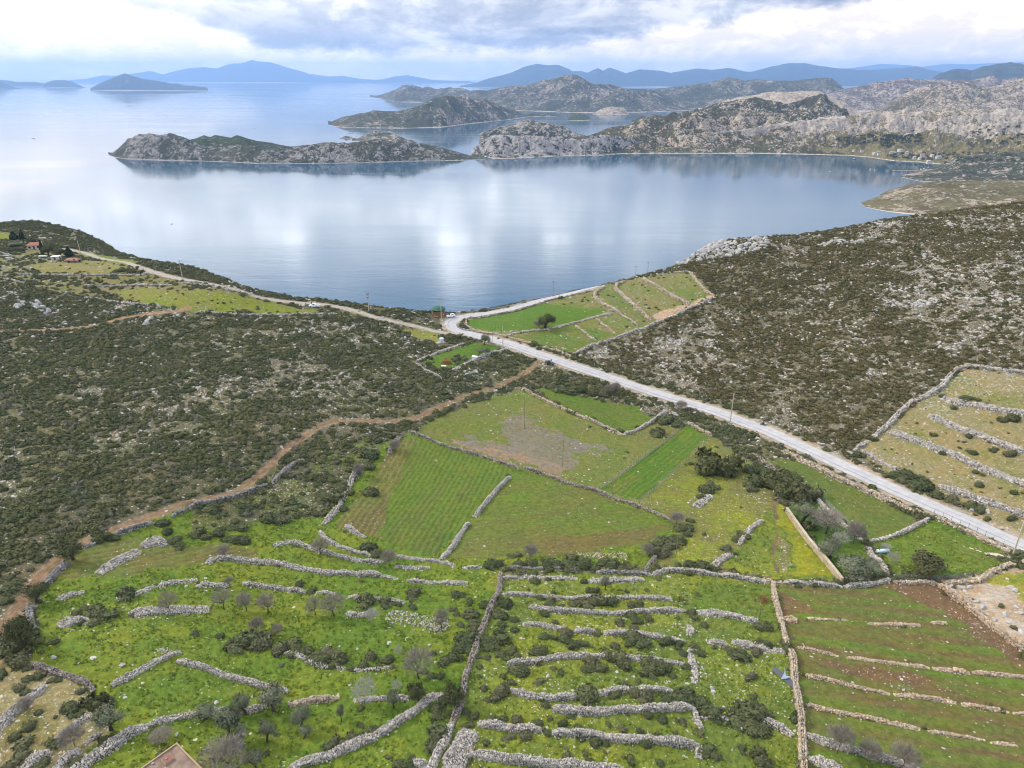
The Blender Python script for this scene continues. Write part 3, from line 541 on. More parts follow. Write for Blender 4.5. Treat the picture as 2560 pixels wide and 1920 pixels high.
Z(px('D', [(1845, 970), (1900, 930), (2080, 795), (2212, 800), (2500, 800), (2700, 1350), (2212, 1160), (1900, 1010)]), (.18, .155, .07), GRASS, .35, .55, .08, .3, .05)
Z(px('P', [(1165, 800), (1180, 788), (1290, 775), (1400, 745), (1490, 715), (1560, 700), (1700, 680), (1735, 682), (1788, 742), (1600, 830), (1430, 884), (1330, 860), (1240, 835), (1180, 825)]), (.135, .13, .045), GRASS, .45, .2, .03, .4, .05)
Z(px('c', [(-380, 1080), (0, 1030), (250, 960), (560, 1000), (830, 1020), (720, 1070), (500, 1130), (340, 1165), (0, 1200), (-180, 1200), (-400, 1170)]), (.065, .125, .016), GRASS, .3, .03, 0, .5, 0)
Z(px('c', [(30, 1250), (300, 1180), (560, 1150), (880, 1220), (1100, 1150), (700, 1310), (500, 1390), (250, 1330)]), (.075, .125, .018), OLIVE, .5, .12, 0, .5, .0)
Z(px('c', [(740, 830), (880, 800), (1000, 960), (1200, 1120), (1080, 1160), (930, 1030), (760, 900)]), (.08, .12, .022), OLIVE, .5, .15, 0, .5, .03)
Z(px('c', [(1330, 800), (1600, 830), (1700, 890), (1560, 950), (1420, 900)]), (.08, .125, .02), OLIVE, .5, .15, 0, .5, .03)
Z(px('c', [(1230, 1060), (1560, 950), (1720, 890), (1750, 905), (1560, 985), (1250, 1110)]), (.33, .22, .14), DRY, .4, .6, 0, .2, .02)
Z(px('b', [(1440, 1470), (1580, 1400), (1720, 1350), (1900, 1310), (2020, 1290), (2160, 1340), (2000, 1390), (1800, 1480), (1720, 1530), (1560, 1530)]), (.065, .125, .014), GRASS, .4, .04, .02, .6, .02)
Z(px('b', [(1250, 1180), (1480, 1190), (1590, 1230), (1580, 1310), (1450, 1280)]), YGREEN, OLIVE, .5, .2, .7, .4, .05)
# left headland, upper part
Z(px('a', [(-200, 380), (300, 500), (700, 540), (1600, 780), (2212, 880), (2212, 1000), (1330, 975), (830, 915), (560, 870), (380, 840), (0, 770), (-300, 700)]), (.14, .125, .06), OLIVE, .5, .25, .05, .4, .29)
Z(px('a', [(290, 620), (640, 600), (900, 600), (1250, 690), (900, 705), (300, 695)]), (.17, .155, .045), OLIVE, .5, .15, .25, .4, .08)
Z(px('a', [(600, 490), (900, 545), (1150, 590), (1260, 655), (1180, 650), (900, 600), (760, 570)]), (.10, .13, .022), YGREEN, .5, .05, .05, .5, .0)
Z(px('a', [(-200, 340), (60, 345), (110, 385), (90, 415), (-200, 420)]), (.12, .15, .022), YGREEN, .5, .05, 0, .5, .0)
Z(px('a', [(1000, 850), (1250, 830), (1700, 850), (2212, 900), (2212, 1045), (1680, 1025), (1350, 975), (1050, 920)]), (.14, .145, .035), YGREEN, .5, .12, .1, .5, .10)
Z(px('b', [(-20, 920), (300, 985), (430, 1010), (700, 1045), (430, 1048), (200, 1055), (-20, 1055)]), (.14, .145, .035), YGREEN, .5, .1, .1, .5, .04)
Z(px('b', [(720, 1020), (850, 1030), (1000, 1080), (850, 1060), (720, 1045)]), YGREEN, OLIVE, .5, .1, .1, .5, .02)
LEFTROCK = px('a', [(60, 920), (450, 920), (450, 1060), (100, 1060)])
# roads and tracks: centre lines, metres wide
ROAD = px('P', [(1490, 714), (1440, 728), (1419, 735), (1375, 745), (1318, 761), (1280, 772), (1220, 783), (1198, 786), (1173, 790), (1148, 795), (1130, 803), (1124, 812), (1131, 821), (1148, 829), (1173, 835), (1205, 842), (1280, 862), (1338, 883), (1425, 912), (1511, 940), (1600, 970), (1685, 997), (1786, 1027), (1920, 1078), (2065, 1145), (2209, 1212), (2354, 1276), (2499, 1340), (2560, 1366), (2700, 1425), (2900, 1510)])
GRAVELRD = px('P', [(1160, 840), (1146, 836), (1045, 817), (973, 801), (929, 791), (892, 778), (842, 766), (785, 759), (727, 755), (640, 741), (579, 721), (492, 704), (420, 690), (362, 674), (318, 656), (260, 648), (217, 633), (159, 622)])
TRACK1 = px('P', [(-60, 830), (0, 829), (72, 826), (174, 823), (246, 813), (304, 795), (376, 785), (448, 778), (469, 768)])
TRACK2 = px('P', [(1350, 900), (1340, 912), (1318, 928), (1280, 949), (1248, 963), (1175, 987), (1103, 1015), (1045, 1044), (987, 1053), (900, 1053), (828, 1054), (779, 1076), (741, 1105), (698, 1139), (663, 1174), (640, 1194), (593, 1229), (535, 1244), (463, 1258), (405, 1281), (347, 1301), (275, 1327), (203, 1356), (145, 1400), (101, 1432), (87, 1457), (58, 1498), (29, 1538), (6, 1579), (-10, 1650), (-60, 1760)])
FOOT = px('h', [(50, 1000), (75, 1200), (90, 1270), (45, 1420), (45, 1530), (95, 1600), (80, 1640)])
def world_line(pts, step=1.0, dz=0.):
    p = np.array(pts, float); x, y, z = at(p[:, 0], p[:, 1], dz)
    q = np.stack([x, y], 1); s = np.r_[0, np.cumsum(np.hypot(*np.diff(q, axis=0).T))]
    n = max(int(s[-1] / step), 2); tt = np.linspace(0, s[-1], n)
    # smooth through the points
    out = np.stack([np.interp(tt, s, q[:, 0]), np.interp(tt, s, q[:, 1])], 1)
    k = max(1, int(2.2 / step))
    if n > 4 * k:
        ker = np.hanning(2 * k + 3)[1:-1]; ker /= ker.sum(); pad = len(ker) // 2
        e = np.pad(out, ((pad, pad), (0, 0)), mode='edge'); sm = np.stack([np.convolve(e[:, i], ker, 'valid') for i in (0, 1)], 1); sm[0], sm[-1] = out[0], out[-1]; out = sm
    return out
def dist_line(x, y, L, lim=9.):
    """distance of many points to a polyline (only near it)"""
    d = np.full(len(x), 1e9)
    m = (x > L[:, 0].min() - lim) & (x < L[:, 0].max() + lim) & (y > L[:, 1].min() - lim) & (y < L[:, 1].max() + lim)
    idx = np.nonzero(m)[0]
    if not len(idx): return d
    best = np.full(len(idx), 1e9); a, b = x[idx], y[idx]
    # bucket by segment
    for k in range(0, len(L) - 1, 6):
        s = L[k:k + 7]; near = (a > s[:, 0].min() - lim) & (a < s[:, 0].max() + lim) & (b > s[:, 1].min() - lim) & (b < s[:, 1].max() + lim)
        j = np.nonzero(near)[0]
        if not len(j): continue
        for i in range(len(s) - 1):
            p, q = s[i], s[i + 1]; e = q - p; l2 = e @ e + 1e-9
            tt = np.clip(((a[j] - p[0]) * e[0] + (b[j] - p[1]) * e[1]) / l2, 0, 1)
            best[j] = np.minimum(best[j], np.hypot(a[j] - p[0] - tt * e[0], b[j] - p[1] - tt * e[1]))
    d[idx] = best; return d
wROAD = world_line(ROAD); wGRAV = world_line(GRAVELRD); wT1 = world_line(TRACK1); wT2 = world_line(TRACK2); wFOOT = world_line(FOOT)

def cover(x, y, z0=None):
    """all ground attributes at world points"""
    z0 = surf(x, y) if z0 is None else z0
    n = len(x); u, v, zc = proj(x, y, z0)
    r = np.hypot(x, y); vis = r < rcrest(np.arctan2(x, y)) + 4
    jx = fbm(x / 3.2, y / 3.2, 3, 71) - .5; jy = fbm(x / 3.2, y / 3.2, 3, 72) - .5
    big = fbm(x / 14, y / 14, 4, 31); mid = fbm(x / 3.5, y / 3.5, 3, 33)
    f0 = sst(.38, .62, .6 * big + .4 * mid)
    C = dict()
    col = np.array(SCRUBG)[None] * (1 - .45 * f0[:, None]) + np.array((.13, .11, .07))[None] * .45 * f0[:, None]
    gp = sst(.52, .66, fbm(x / 18, y / 18, 3, 38))
    col = col * (1 - .35 * gp[:, None]) + np.array((.08, .09, .032)) * .35 * gp[:, None]
    rp = fbm(x / 26, y / 26, 4, 40)
    C['stone'] = .26 + .55 * sst(.50, .68, rp); C['flower'] = np.full(n, .03); C['lush'] = np.full(n, .3)
    C['shrub'] = 1.12 - .60 * sst(.52, .68, rp); C['fur'] = np.zeros(n); C['right'] = np.zeros(n); C['lump'] = np.full(n, .25)
    C['zone'] = np.full(n, -1)
    pw = np.zeros(n)
    for zi, z in enumerate(ZONES):
        k = 2 * z['soft'] * F / zc
        m = inpoly(u + jx * k * 2, v + jy * k * 1.2, z['poly']) & vis
        if zi == 0: m |= inpoly(u, v, z['poly'])
        i = np.nonzero(m)[0]
        if not len(i): continue
        q = sst(.30, .70, (.55 * big + .45 * mid)[i] + (z['mx'] - .5))
        cc = np.array(z['c1'])[None] * (1 - q[:, None]) + np.array(z['c2'])[None] * q[:, None]
        C['stone'][i] = z['stone'] * (.5 + 1. * sst(.4, .62, rp[i])); C['flower'][i] = z['flower'] * sst(.3, .6, big[i]); C['lush'][i] = z['lush']; C['shrub'][i] = z['shrub']; C['right'][i] = 1. if zi == 0 else C['right'][i]
        C['lump'][i] = .35 if z['lush'] > .45 else .18; C['zone'][i] = zi
        if zi == 0:
            rr = fbm(x[i] / 30, y[i] / 42, 4, 44); g = sst(.46, .60, rr)
            C['stone'][i] = .36 + .60 * g; C['shrub'][i] = 1.15 - .72 * g
        if z['furrow']:
            (p0, p1), per, dep, soil = z['furrow'][0], *z['furrow'][1:]
            a = np.array(at(*p0))[:2]; b = np.array(at(*p1))[:2]; e = (b - a) / np.linalg.norm(b - a)
            w = (x[i] - a[0]) * -e[1] + (y[i] - a[1]) * e[0]
            w = w + 5. * (fbm(x[i] / 55, y[i] / 55, 2, 61) - .5) + 1.1 * (fbm(x[i] / 4, y[i] / 4, 3, 62) - .5)
            st = .5 + .5 * np.sin(2 * math.pi * w / per)
            C['fur'][i] = dep * (st - .5)
            br = sst(.35, .75, fbm((x[i] * e[0] + y[i] * e[1]) / 16, w / 3.2, 4, 63)) * soil
            sm = np.clip((.7 - st) * 1.2, 0, 1) * (.22 + soil * .75) * (.4 + 1.2 * mid[i]) + br * .8; sm = np.clip(sm, 0, 1)
            cc = cc * (1 - sm[:, None]) + np.array(SOIL)[None] * sm[:, None]
            C['lump'][i] = .10
        col[i] = cc
    for L, wd, cl, keep in ((wT1, 1.3, ORANGE, .15), (wT2, 1.15, (.19, .138, .088), .2), (wGRAV, 2.0, (.27, .24, .19), .3), (wFOOT, .35, (.12, .09, .05), .1), (wROAD, 4.3, (.30, .26, .20), .35)):
        d = dist_line(x, y, L) + jx * 1.6; m = 1 - sst(wd * .75, wd * 1.35, d)
        i = m > 0.01; mm = m[i][:, None]
        cl2 = np.array(cl)[None] * (1 + .5 * (mid[i] - .5))[:, None]
        grassy = (sst(.5, .62, mid[i]) * .45)[:, None] * (np.abs(d[i] - wd * .2) < wd * .5)[:, None]
        cl2 = cl2 * (1 - grassy) + np.array(OLIVE) * grassy
        col[i] = col[i] * (1 - mm) + cl2 * mm
        for kk in ('shrub', 'lump', 'fur', 'flower', 'lush'): C[kk][i] *= (1 - m[i])
        C['stone'][i] = C['stone'][i] * (1 - m[i]) + keep * m[i]
        C.setdefault('path', np.zeros(n)); C['path'] = np.maximum(C['path'], m)
    C['col'] = col; C['vis'] = vis
    return C

# ------------------------------------------------------------------ the ground sheet (fine near, coarse beyond the frame)
th = np.r_[np.linspace(-R(120), -R(53), 40)[:-1], np.linspace(-R(53), R(53), 1360), np.linspace(R(53), R(120), 40)[1:]]
rr = np.r_[8, 16, 26, 36, 44, np.exp(np.linspace(math.log(50), math.log(500), 700)), np.exp(np.linspace(math.log(502), math.log(900), 60))]
TH, RR = np.meshgrid(th, rr); gx, gy = (RR * np.sin(TH)).ravel(), (RR * np.cos(TH)).ravel()
gz0 = surf(gx, gy); CV = cover(gx, gy, gz0)
flat = 1 - .85 * CV['path']; droad = dist_line(gx, gy, wROAD)
lump = CV['lump'] * ((fbm(gx / .9, gy / .9, 3, 81) - .45) * 1.5 + .6 * (fbm(gx / .35, gy / .35, 2, 82) - .5))
near_w = np.clip(1.3 - RR.ravel() / 330, .15, 1)
crag = CV['right'] * np.clip(fbm(gx / 2.2, gy / 2.2, 4, 85) - .5, 0, 1) * 2.4 * sst(.3, .7, CV['stone']) + (CV['zone'] < 0) * np.clip(fbm(gx / 2.2, gy / 2.2, 4, 86) - .5, 0, 1) * 1.2
gzz = gz0 + relief(gx, gy) * (.55 * flat) + (lump + CV['fur'] + crag) * flat * near_w - .10 * (droad < 4.)
nt_, nr_ = len(th), len(rr); I = np.arange(nt_ * nr_).reshape(nr_, nt_)
Fq = np.stack([I[:-1, :-1], I[:-1, 1:], I[1:, 1:], I[1:, :-1]], -1).reshape(-1, 4)
keep = (gzz[Fq].max(1) > -8)
me = mesh_np('ground', np.c_[gx, gy, gzz], Fq[keep][:, ::-1], MAT['ground'], True, dict(col=CV['col'], stone=CV['stone'], flower=CV['flower'], lush=CV['lush']))
tag(link('ground', me), 'hilly ground of green fields and stony scrub slopes', 'ground', kind='structure')

# ------------------------------------------------------------------ road surfaces
def ribbon(name, line, half, matr, label, dz=.07, nacross=6, edge=.25, kind='structure', cat='road', seed=3, taper=0):
    L = line; d = np.gradient(L, axis=0); d /= np.linalg.norm(d, axis=1)[:, None]; nrm = np.stack([-d[:, 1], d[:, 0]], 1)
    s = np.r_[0, np.cumsum(np.hypot(*np.diff(L, axis=0).T))]
    hl = half + edge * (fbm(s / 3, s * 0 + seed, 3, seed) - .5) * 2; hr = half + edge * (fbm(s / 3, s * 0 + seed + 9, 3, seed + 1) - .5) * 2
    V = []; w_ = np.linspace(-1, 1, nacross)
    for k in w_:
        hh = np.where(k < 0, hl, hr); P = L + nrm * (k * hh)[:, None]
        V.append(np.c_[P, gz(P[:, 0], P[:, 1]) * 0 + surf(P[:, 0], P[:, 1]) + relief(P[:, 0], P[:, 1]) * .55 * .15 + dz - .04 * abs(k) ** 3])
    V = np.stack(V, 1); n = len(L); I = np.arange(n * nacross).reshape(n, nacross)
    Fq = np.stack([I[:-1, :-1], I[:-1, 1:], I[1:, 1:], I[1:, :-1]], -1).reshape(-1, 4)
    acc = np.tile(w_, n); al = np.repeat(s, nacross)
    me = mesh_np(name, V.reshape(-1, 3), Fq, matr, True, dict(acc=acc, along=al))
    return tag(link(name, me), label, cat, kind=kind)
m, t = mat('worn_asphalt'); p = t.new('ShaderNodeTexCoord').outputs['Object']; acc = t.attr('acc', 'Fac'); al = t.attr('along', 'Fac')
pa = t.comb(t.m('MULTIPLY', al, .05), t.m('MULTIPLY', acc, 2.2), 0.)
band = t.mr(t.m('ABSOLUTE', t.m('SUBTRACT', t.m('ADD', acc, t.m('MULTIPLY', t.m('SUBTRACT', t.noise(pa, .6, 3), .5), .25)), -.33)), .0, .16, 1, 0)
band2 = t.mr(t.m('ABSOLUTE', t.m('SUBTRACT', acc, .36)), .0, .14, 1, 0)
n1 = t.noise(p, .5, 5, .6); n2 = t.noise(pa, 3., 5, .6)
c = t.mix(t.mr(n2, .3, .7), (.335, .335, .345), (.375, .375, .38))
c = t.mix(t.m('MULTIPLY', band, t.mr(n2, .3, .55, .35, .8)), c, (.20, .20, .22))
c = t.mix(t.m('MULTIPLY', band2, .35), c, (.24, .24, .26))
c = t.vm('SCALE', c, t.mr(n1, .3, .7, .9, 1.1))
t.bsdf(c, .85, t.bump(t.noise(p, 12., 3), .2, .02), .2); MAT['asphalt'] = m
ribbon('road', wROAD, 2.75, m, 'pale grey asphalt road bending past the bay', .08, 9, .18)
MAT['gravel'] = M_plain('gravel_surface', (.30, .275, .235), .95, .25, .8, .1)
MAT['dirt'] = M_plain('orange_dirt', (.24, .15, .085), .95, .35, .7, .1)
MAT['dirt2'] = M_plain('red_brown_dirt', (.175, .115, .068), .95, .4, .6, .1)
MAT['patch'] = M_plain('fresh_asphalt', (.15, .155, .16), .85, .15, 1., .2)
ribbon('gravel_road', wGRAV, 1.5, MAT['gravel'], 'pale gravel road climbing left along the headland', .06, 6, .9, seed=8)
for nm, L, mt, lb, sd_ in (('dirt_track', wT1, MAT['dirt'], 'orange dirt track crossing the left scrub slope', 12), ('dirt_track', wT2, MAT['dirt2'], 'red brown dirt track curving down from the road to the lower left', 14)):
    ribbon(nm, L, .68, mt, lb, .05, 5, .8, cat='track', seed=sd_)
pat = np.array(at(*np.array(px('P', [(1160, 808), (1152, 813), (1150, 819), (1156, 825), (1166, 829)])).T))[:2].T
q = np.linspace(0, 1, 30); pl = np.stack([np.interp(q, np.linspace(0, 1, 5), pat[:, i]) for i in (0, 1)], 1)
ribbon('asphalt_patch', pl, 2.3, MAT['patch'], 'darker asphalt lay-by on the inside of the bend', .06, 6, .3, cat='road patch')
ap = world_line(px('h', [(1580, 1362), (1720, 1410), (1850, 1452)]), .5); ribbon('concrete_path', ap, .35, MAT['pole_conc'], 'narrow concrete strip in the lower plot', .08, 3, .1, cat='path')
ap = world_line(px('h', [(1880, 1475), (2000, 1490), (2120, 1480), (2300, 1440)]), .5); ribbon('concrete_ramp', ap, 1.5, MAT['pole_conc'], 'pale concrete ramp below the big roadside pole', .10, 6, .3, cat='ramp')
# ------------------------------------------------------------------ dry stone walls
ICO = []
_p = (1 + 5 ** .5) / 2
_iv = np.array([(-1, _p, 0), (1, _p, 0), (-1, -_p, 0), (1, -_p, 0), (0, -1, _p), (0, 1, _p), (0, -1, -_p), (0, 1, -_p), (_p, 0, -1), (_p, 0, 1), (-_p, 0, -1), (-_p, 0, 1)]) / math.sqrt(1 + _p * _p)
_if = np.array([(0, 11, 5), (0, 5, 1), (0, 1, 7), (0, 7, 10), (0, 10, 11), (1, 5, 9), (5, 11, 4), (11, 10, 2), (10, 7, 6), (7, 1, 8), (3, 9, 4), (3, 4, 2), (3, 2, 6), (3, 6, 8), (3, 8, 9), (4, 9, 5), (2, 4, 11), (6, 2, 10), (8, 6, 7), (9, 8, 1)])
STV = np.stack([_iv * (1 + .5 * (rng.random((12, 1)) - .5)) * np.array([1, .85, .7])[rng.permutation(3)] for _ in range(12)])
def stones(P, S, colr, flat=1.):
    """many stones as arrays: centres, sizes, colours"""
    n = len(P); v = STV[rng.integers(0, 12, n)] * (S * .5)[:, None, None]
    a = rng.random(n) * 6.283; b = (rng.random(n) - .5) * 1.2
    ca, sa, cb, sb = np.cos(a)[:, None], np.sin(a)[:, None], np.cos(b)[:, None], np.sin(b)[:, None]
    x, y, z = v[..., 0], v[..., 1], v[..., 2] * flat
    y, z = y * cb - z * sb, y * sb + z * cb
    x, y = x * ca - y * sa, x * sa + y * ca
    V = np.stack([x, y, z], -1) + P[:, None]
    Fc = _if[None] + (np.arange(n) * 12)[:, None, None]
    return V.reshape(-1, 3), Fc.reshape(-1, 3), np.repeat(colr, 12, axis=0)
TONE = dict(g=((.35, .335, .31), (.50, .475, .435)), w=((.38, .33, .26), (.50, .44, .36)), m=((.20, .17, .14), (.36, .34, .31)), d=((.22, .215, .21), (.34, .33, .32)), o=((.42, .32, .23), (.52, .46, .38)))
NW = 0; WALLP = []
def wall(c, pts, h, w, tone, label, rub=0., name='stone_wall', cat='stone wall', dens=1., closed=False):
    h *= .74; w *= .88; rub = max(rub, .14)
    """rub: looseness of a tumbled wall or bank of stones"""
    global NW; NW += 1
    L = world_line(px(c, pts) if isinstance(c, str) else c, .3, h * .45)
    zc = np.hypot(L[:, 0], L[:, 1]).mean() * .92 + 20; S = float(np.clip(.0026 * zc, .32, .8))
    s = np.r_[0, np.cumsum(np.hypot(*np.diff(L, axis=0).T))]; tot = s[-1]; WALLP.append(L[::4])
    def pos(q, off):
        x = np.interp(q, s, L[:, 0]); y = np.interp(q, s, L[:, 1]); e = .5
        dx = np.interp(q + e, s, L[:, 0]) - np.interp(q - e, s, L[:, 0]); dy = np.interp(q + e, s, L[:, 1]) - np.interp(q - e, s, L[:, 1]); l = np.hypot(dx, dy) + 1e-9
        return x - dy / l * off, y + dx / l * off
    hh = lambda q: h * (.82 + .36 * fbm(q / 3.5, q * 0 + NW * 3.1, 3, NW)) * (1 - (.25 + rub * .7) * sst(.45, .7, fbm(q / 2.3, q * 0 + NW, 3, NW + 40))) * (.35 + .65 * sst(0, 2.2, np.minimum(q, tot - q) + .3))
    ww = lambda q: w * (.62 + .76 * fbm(q / 2.6, q * 0 + NW * 1.7, 3, NW + 90)) * (.75 + .25 * sst(0, 1.5, np.minimum(q, tot - q)))
    P = []
    rows = max(1, int(round(h / (S * .72)))); st = S * .80
    for k in range(rows):
        for side in (-1, 1):
            q = np.arange(0, tot, st) + rng.random() * st; q = q + (rng.random(len(q)) - .5) * st * .5
            off = side * (ww(q) * .5 * (1 + .28 * (1 - (k + .5) / rows)) - S * .2) + (rng.random(len(q)) - .5) * S * .4 * (1 + 2 * rub)
            x, y = pos(q, off); P.append(np.c_[x, y, hh(q) * (k + .55) / rows - .08, q])
    cols = max(1, int(round(w / (S * .8))))
    for k in range(cols):
        q = np.arange(0, tot, st) + rng.random() * st; q = q + (rng.random(len(q)) - .5) * st * .6
        off = ww(q) * ((k + .5) / cols - .5) + (rng.random(len(q)) - .5) * S * .4
        x, y = pos(q, off); P.append(np.c_[x, y, hh(q) - S * .12 + (rng.random(len(q)) - .5) * S * (.35 + rub * .5), q])
    nf = int(tot * (2.4 + 4. * rub) / S * .3)            # fallen stones at the foot
    q = rng.random(nf) * tot; off = np.clip(rng.normal(size=nf), -1.6, 1.6) * w * (.62 + .45 * rub); x, y = pos(q, off); P.append(np.c_[x, y, np.full(nf, .06), q])
    P = np.concatenate(P)
    if dens < 1: P = P[rng.random(len(P)) < dens]
    P[:, 2] += gz(P[:, 0], P[:, 1])
    n = len(P); sz = S * (.6 + .85 * rng.random(n) ** 1.4)
    a, b = TONE[tone]; q = rng.random(n)[:, None]; cl = (np.array(a) * (1 - q) + np.array(b) * q) * (.62 + .62 * rng.random(n))[:, None]
    cr = rng.random(n) < (.10 if tone in 'gd' else .22); cl[cr] *= np.array([1.12, .98, .80])
    V, Fc, vc = stones(P[:, :3], sz, cl)
    fl = [Fc]
    if dens >= 1:                                           # hearting inside
        q = np.linspace(0, tot, max(3, int(tot / .8))); hw = np.maximum(ww(q) * .5 - S * .42, .06); tp = np.maximum(hh(q) - S * .6, .04)
        ring = []
        for off, top in ((-1.2, 0), (-1, 1), (1, 1), (1.2, 0)):
            x, y = pos(q, off * hw); ring.append(np.c_[x, y, gz(x, y) + (tp if top else -.3)])
        Rg = np.stack(ring, 1); m = len(q); I = np.arange(m * 4).reshape(m, 4) + len(V)
        fq = np.concatenate([np.stack([I[:-1, j], I[1:, j], I[1:, j + 1], I[:-1, j + 1]], -1) for j in range(3)] + [I[:1, ::-1], I[-1:]])
        V = np.concatenate([V, Rg.reshape(-1, 3)]); vc = np.concatenate([vc, np.tile(np.array(a) * .35, (m * 4, 1))]); fl.append(fq)
    me = mesh_np(name, V, fl, MAT['stone'], False, dict(scol=vc))
    o = link(name, me); tag(o, label, cat, 'dry stone walls' if name == 'stone_wall' else None, 'stuff' if dens < 1 else 'thing'); return o
# left headland
wall('a', [(100, 708), (320, 713), (600, 718), (910, 713), (1180, 715), (1310, 700)], 1.1, .8, 'g', 'long pale wall across the left headland, below the yellow grass with dark bushes')
wall('a', [(-60, 735), (0, 745), (90, 755), (210, 785)], 1.0, .9, 'g', 'short pale wall cut by the left frame edge on the headland')
wall('a', [(720, 800), (830, 812), (960, 812), (1150, 800), (1350, 802), (1480, 802)], .9, .8, 'g', 'low wall between the two grassy strips of the left headland', .3)
wall('a', [(1560, 782), (1740, 802), (2000, 852), (2212, 892)], .9, .8, 'g', 'wall lining the lower side of the gravel road on the headland')
wall('a', [(730, 905), (830, 918), (960, 942), (1150, 962), (1320, 972)], .9, .7, 'g', 'curved wall above the dark scrub patch of the left headland', .2)
wall('P', px('a', [(1680, 1032), (1900, 1047), (2212, 1057)]) + px('b', [(200, 1062), (430, 1054), (700, 1047)]), 1.1, .8, 'g', 'long wall under the yellow green meadow, dark scrub below it')
# small plot and the field in the bend
wall('b', [(1380, 1470), (1460, 1430), (1560, 1390), (1700, 1345), (1800, 1310)], 1.1, .8, 'g', 'upper wall of the small plot with the red brush heap', .2)
wall('b', [(1385, 1480), (1440, 1522), (1520, 1562), (1600, 1602)], 1.0, .7, 'g', 'thin curved wall at the lower left corner of the small plot')
wall('b', [(1690, 1545), (1800, 1492), (1900, 1442), (2020, 1392), (2195, 1347)], 1.4, 1.2, 'g', 'thick wall under the small plot, behind the white tank')
wall('b', [(1990, 1292), (2060, 1312), (2130, 1335)], .9, .7, 'w', 'short wall between the small plot and the road')
wall('P', px('b', [(1818, 1092), (1812, 1150), (1880, 1195), (1990, 1220), (2060, 1222), (2212, 1262)]) + px('c', [(60, 1278), (190, 1312)]), 1.2, .8, 'w', 'roadside wall curving round the inside of the bend')
wall('P', px('b', [(1825, 1085), (1900, 1085), (2050, 1062), (2212, 1037)]) + px('c', [(130, 997), (330, 932), (500, 892), (700, 850)]), 1.0, .8, 'm', 'dark wall along the far road behind the bright green field')
wall('c', [(250, 1340), (400, 1372), (510, 1418)], 1.4, 1.0, 'w', 'short thick roadside wall left of the long hill wall corner')
wall('c', [(515, 1408), (700, 1322), (900, 1262), (1080, 1192), (1240, 1132), (1400, 1067), (1570, 987), (1760, 907)], 1.6, .9, 'g', 'long straight wall between the bend fields and the scrub hillside')
wall('c', [(1540, 687), (1600, 770), (1680, 862), (1755, 900)], 1.2, .9, 'w', 'rightmost wall of the bend terraces, running downhill to a corner')
wall('c', [(1390, 692), (1460, 688), (1535, 686)], .8, .8, 'g', 'short wall at the top of the highest bend terrace')
wall('c', [(1130, 742), (1230, 802), (1330, 862), (1430, 922), (1530, 967)], 1.7, 1.3, 'w', 'thick pale terrace wall second from the right in the bend terraces')
wall('c', [(970, 768), (900, 802), (900, 837), (990, 922), (1090, 1012), (1200, 1097)], 1.6, 1.2, 'w', 'middle bend terrace wall hooked at its top end')
wall('c', [(800, 812), (720, 860), (712, 905), (790, 967), (900, 1027), (930, 1045)], 1.5, 1.2, 'w', 'leftmost bend terrace wall with a rounded hook at top')
wall('c', [(940, 1052), (1030, 1102), (1080, 1150)], .7, .8, 'g', 'tumbled line of stones continuing the leftmost terrace wall', .8, dens=.6)
wall('P', px('b', [(2080, 1235), (2212, 1228)]) + px('c', [(0, 1222), (150, 1202), (320, 1187)]), .9, .7, 'g', 'low wall from the road to the lone dark tree')
wall('c', [(355, 1172), (500, 1142), (620, 1107), (740, 1072), (880, 1047)], .9, .8, 'g', 'low wall right of the lone dark tree')
wall('c', [(550, 1152), (630, 1217), (725, 1277)], 1.0, .8, 'w', 'left of two short cross walls in the bend field')
wall('c', [(725, 1092), (800, 1152), (890, 1222)], 1.0, .8, 'w', 'right of two short cross walls in the bend field')
# fields in the middle
wall('g', [(90, 28), (190, 92), (350, 172), (550, 252), (750, 342), (950, 432)], 1.3, .8, 'w', 'long wall on the left side of the bright walled field')
wall('g', [(960, 432), (1060, 402), (1200, 332), (1260, 282), (1335, 227)], 1.3, .8, 'g', 'wall closing the lower right end of the bright walled field')
wall('g', [(1070, 115), (1200, 172), (1300, 212), (1335, 222)], .8, .7, 'w', 'broken wall above the bright walled field near the road', .4)
wall('g', [(1365, 240), (1410, 262), (1445, 280)], .8, .9, 'g', 'stub of wall beside the upper corner of the bright walled field', .3)
wall('g', [(1520, 332), (1620, 392), (1735, 442)], 1.2, .9, 'w', 'short pale wall at the top of the wire fenced strip')
wall('P', px('f', [(1320, 402), (1500, 472), (1680, 542), (1900, 602), (2100, 662), (2212, 702)]) + px('g', [(60, 727)]), 1.2, .8, 'm', 'mossy wall above the green ploughed field, below the muddy patch')
wall('g', [(100, 712), (300, 782), (470, 852), (700, 907), (860, 977), (1100, 1052), (1250, 1112), (1370, 1172)], 1.2, .8, 'm', 'mossy wall running down below the wire fenced strip')
wall('f', [(2195, 792), (2080, 902), (2000, 1002), (1890, 1142)], 1.3, .9, 'g', 'upper half of the wall dividing the two ploughed fields')
wall('f', [(1840, 1192), (1750, 1312), (1690, 1412), (1600, 1502)], 1.3, .9, 'g', 'lower half of the wall dividing the two ploughed fields')
wall('f', [(930, 690), (840, 780), (810, 870), (740, 970), (730, 1030), (650, 1130), (580, 1202)], 1.3, 1.0, 'g', 'rough grey wall left of the ploughed field, bushes along it', .35)
wall('f', [(1280, 425), (1230, 465), (1170, 540), (1145, 612)], 1.0, .9, 'm', 'overgrown brown wall stub at the top left of the ploughed field', .4)
wall('f', [(780, 1205), (830, 1262), (940, 1322)], .8, 1.3, 'g', 'short bank of stones above the upper curved wall', .6)
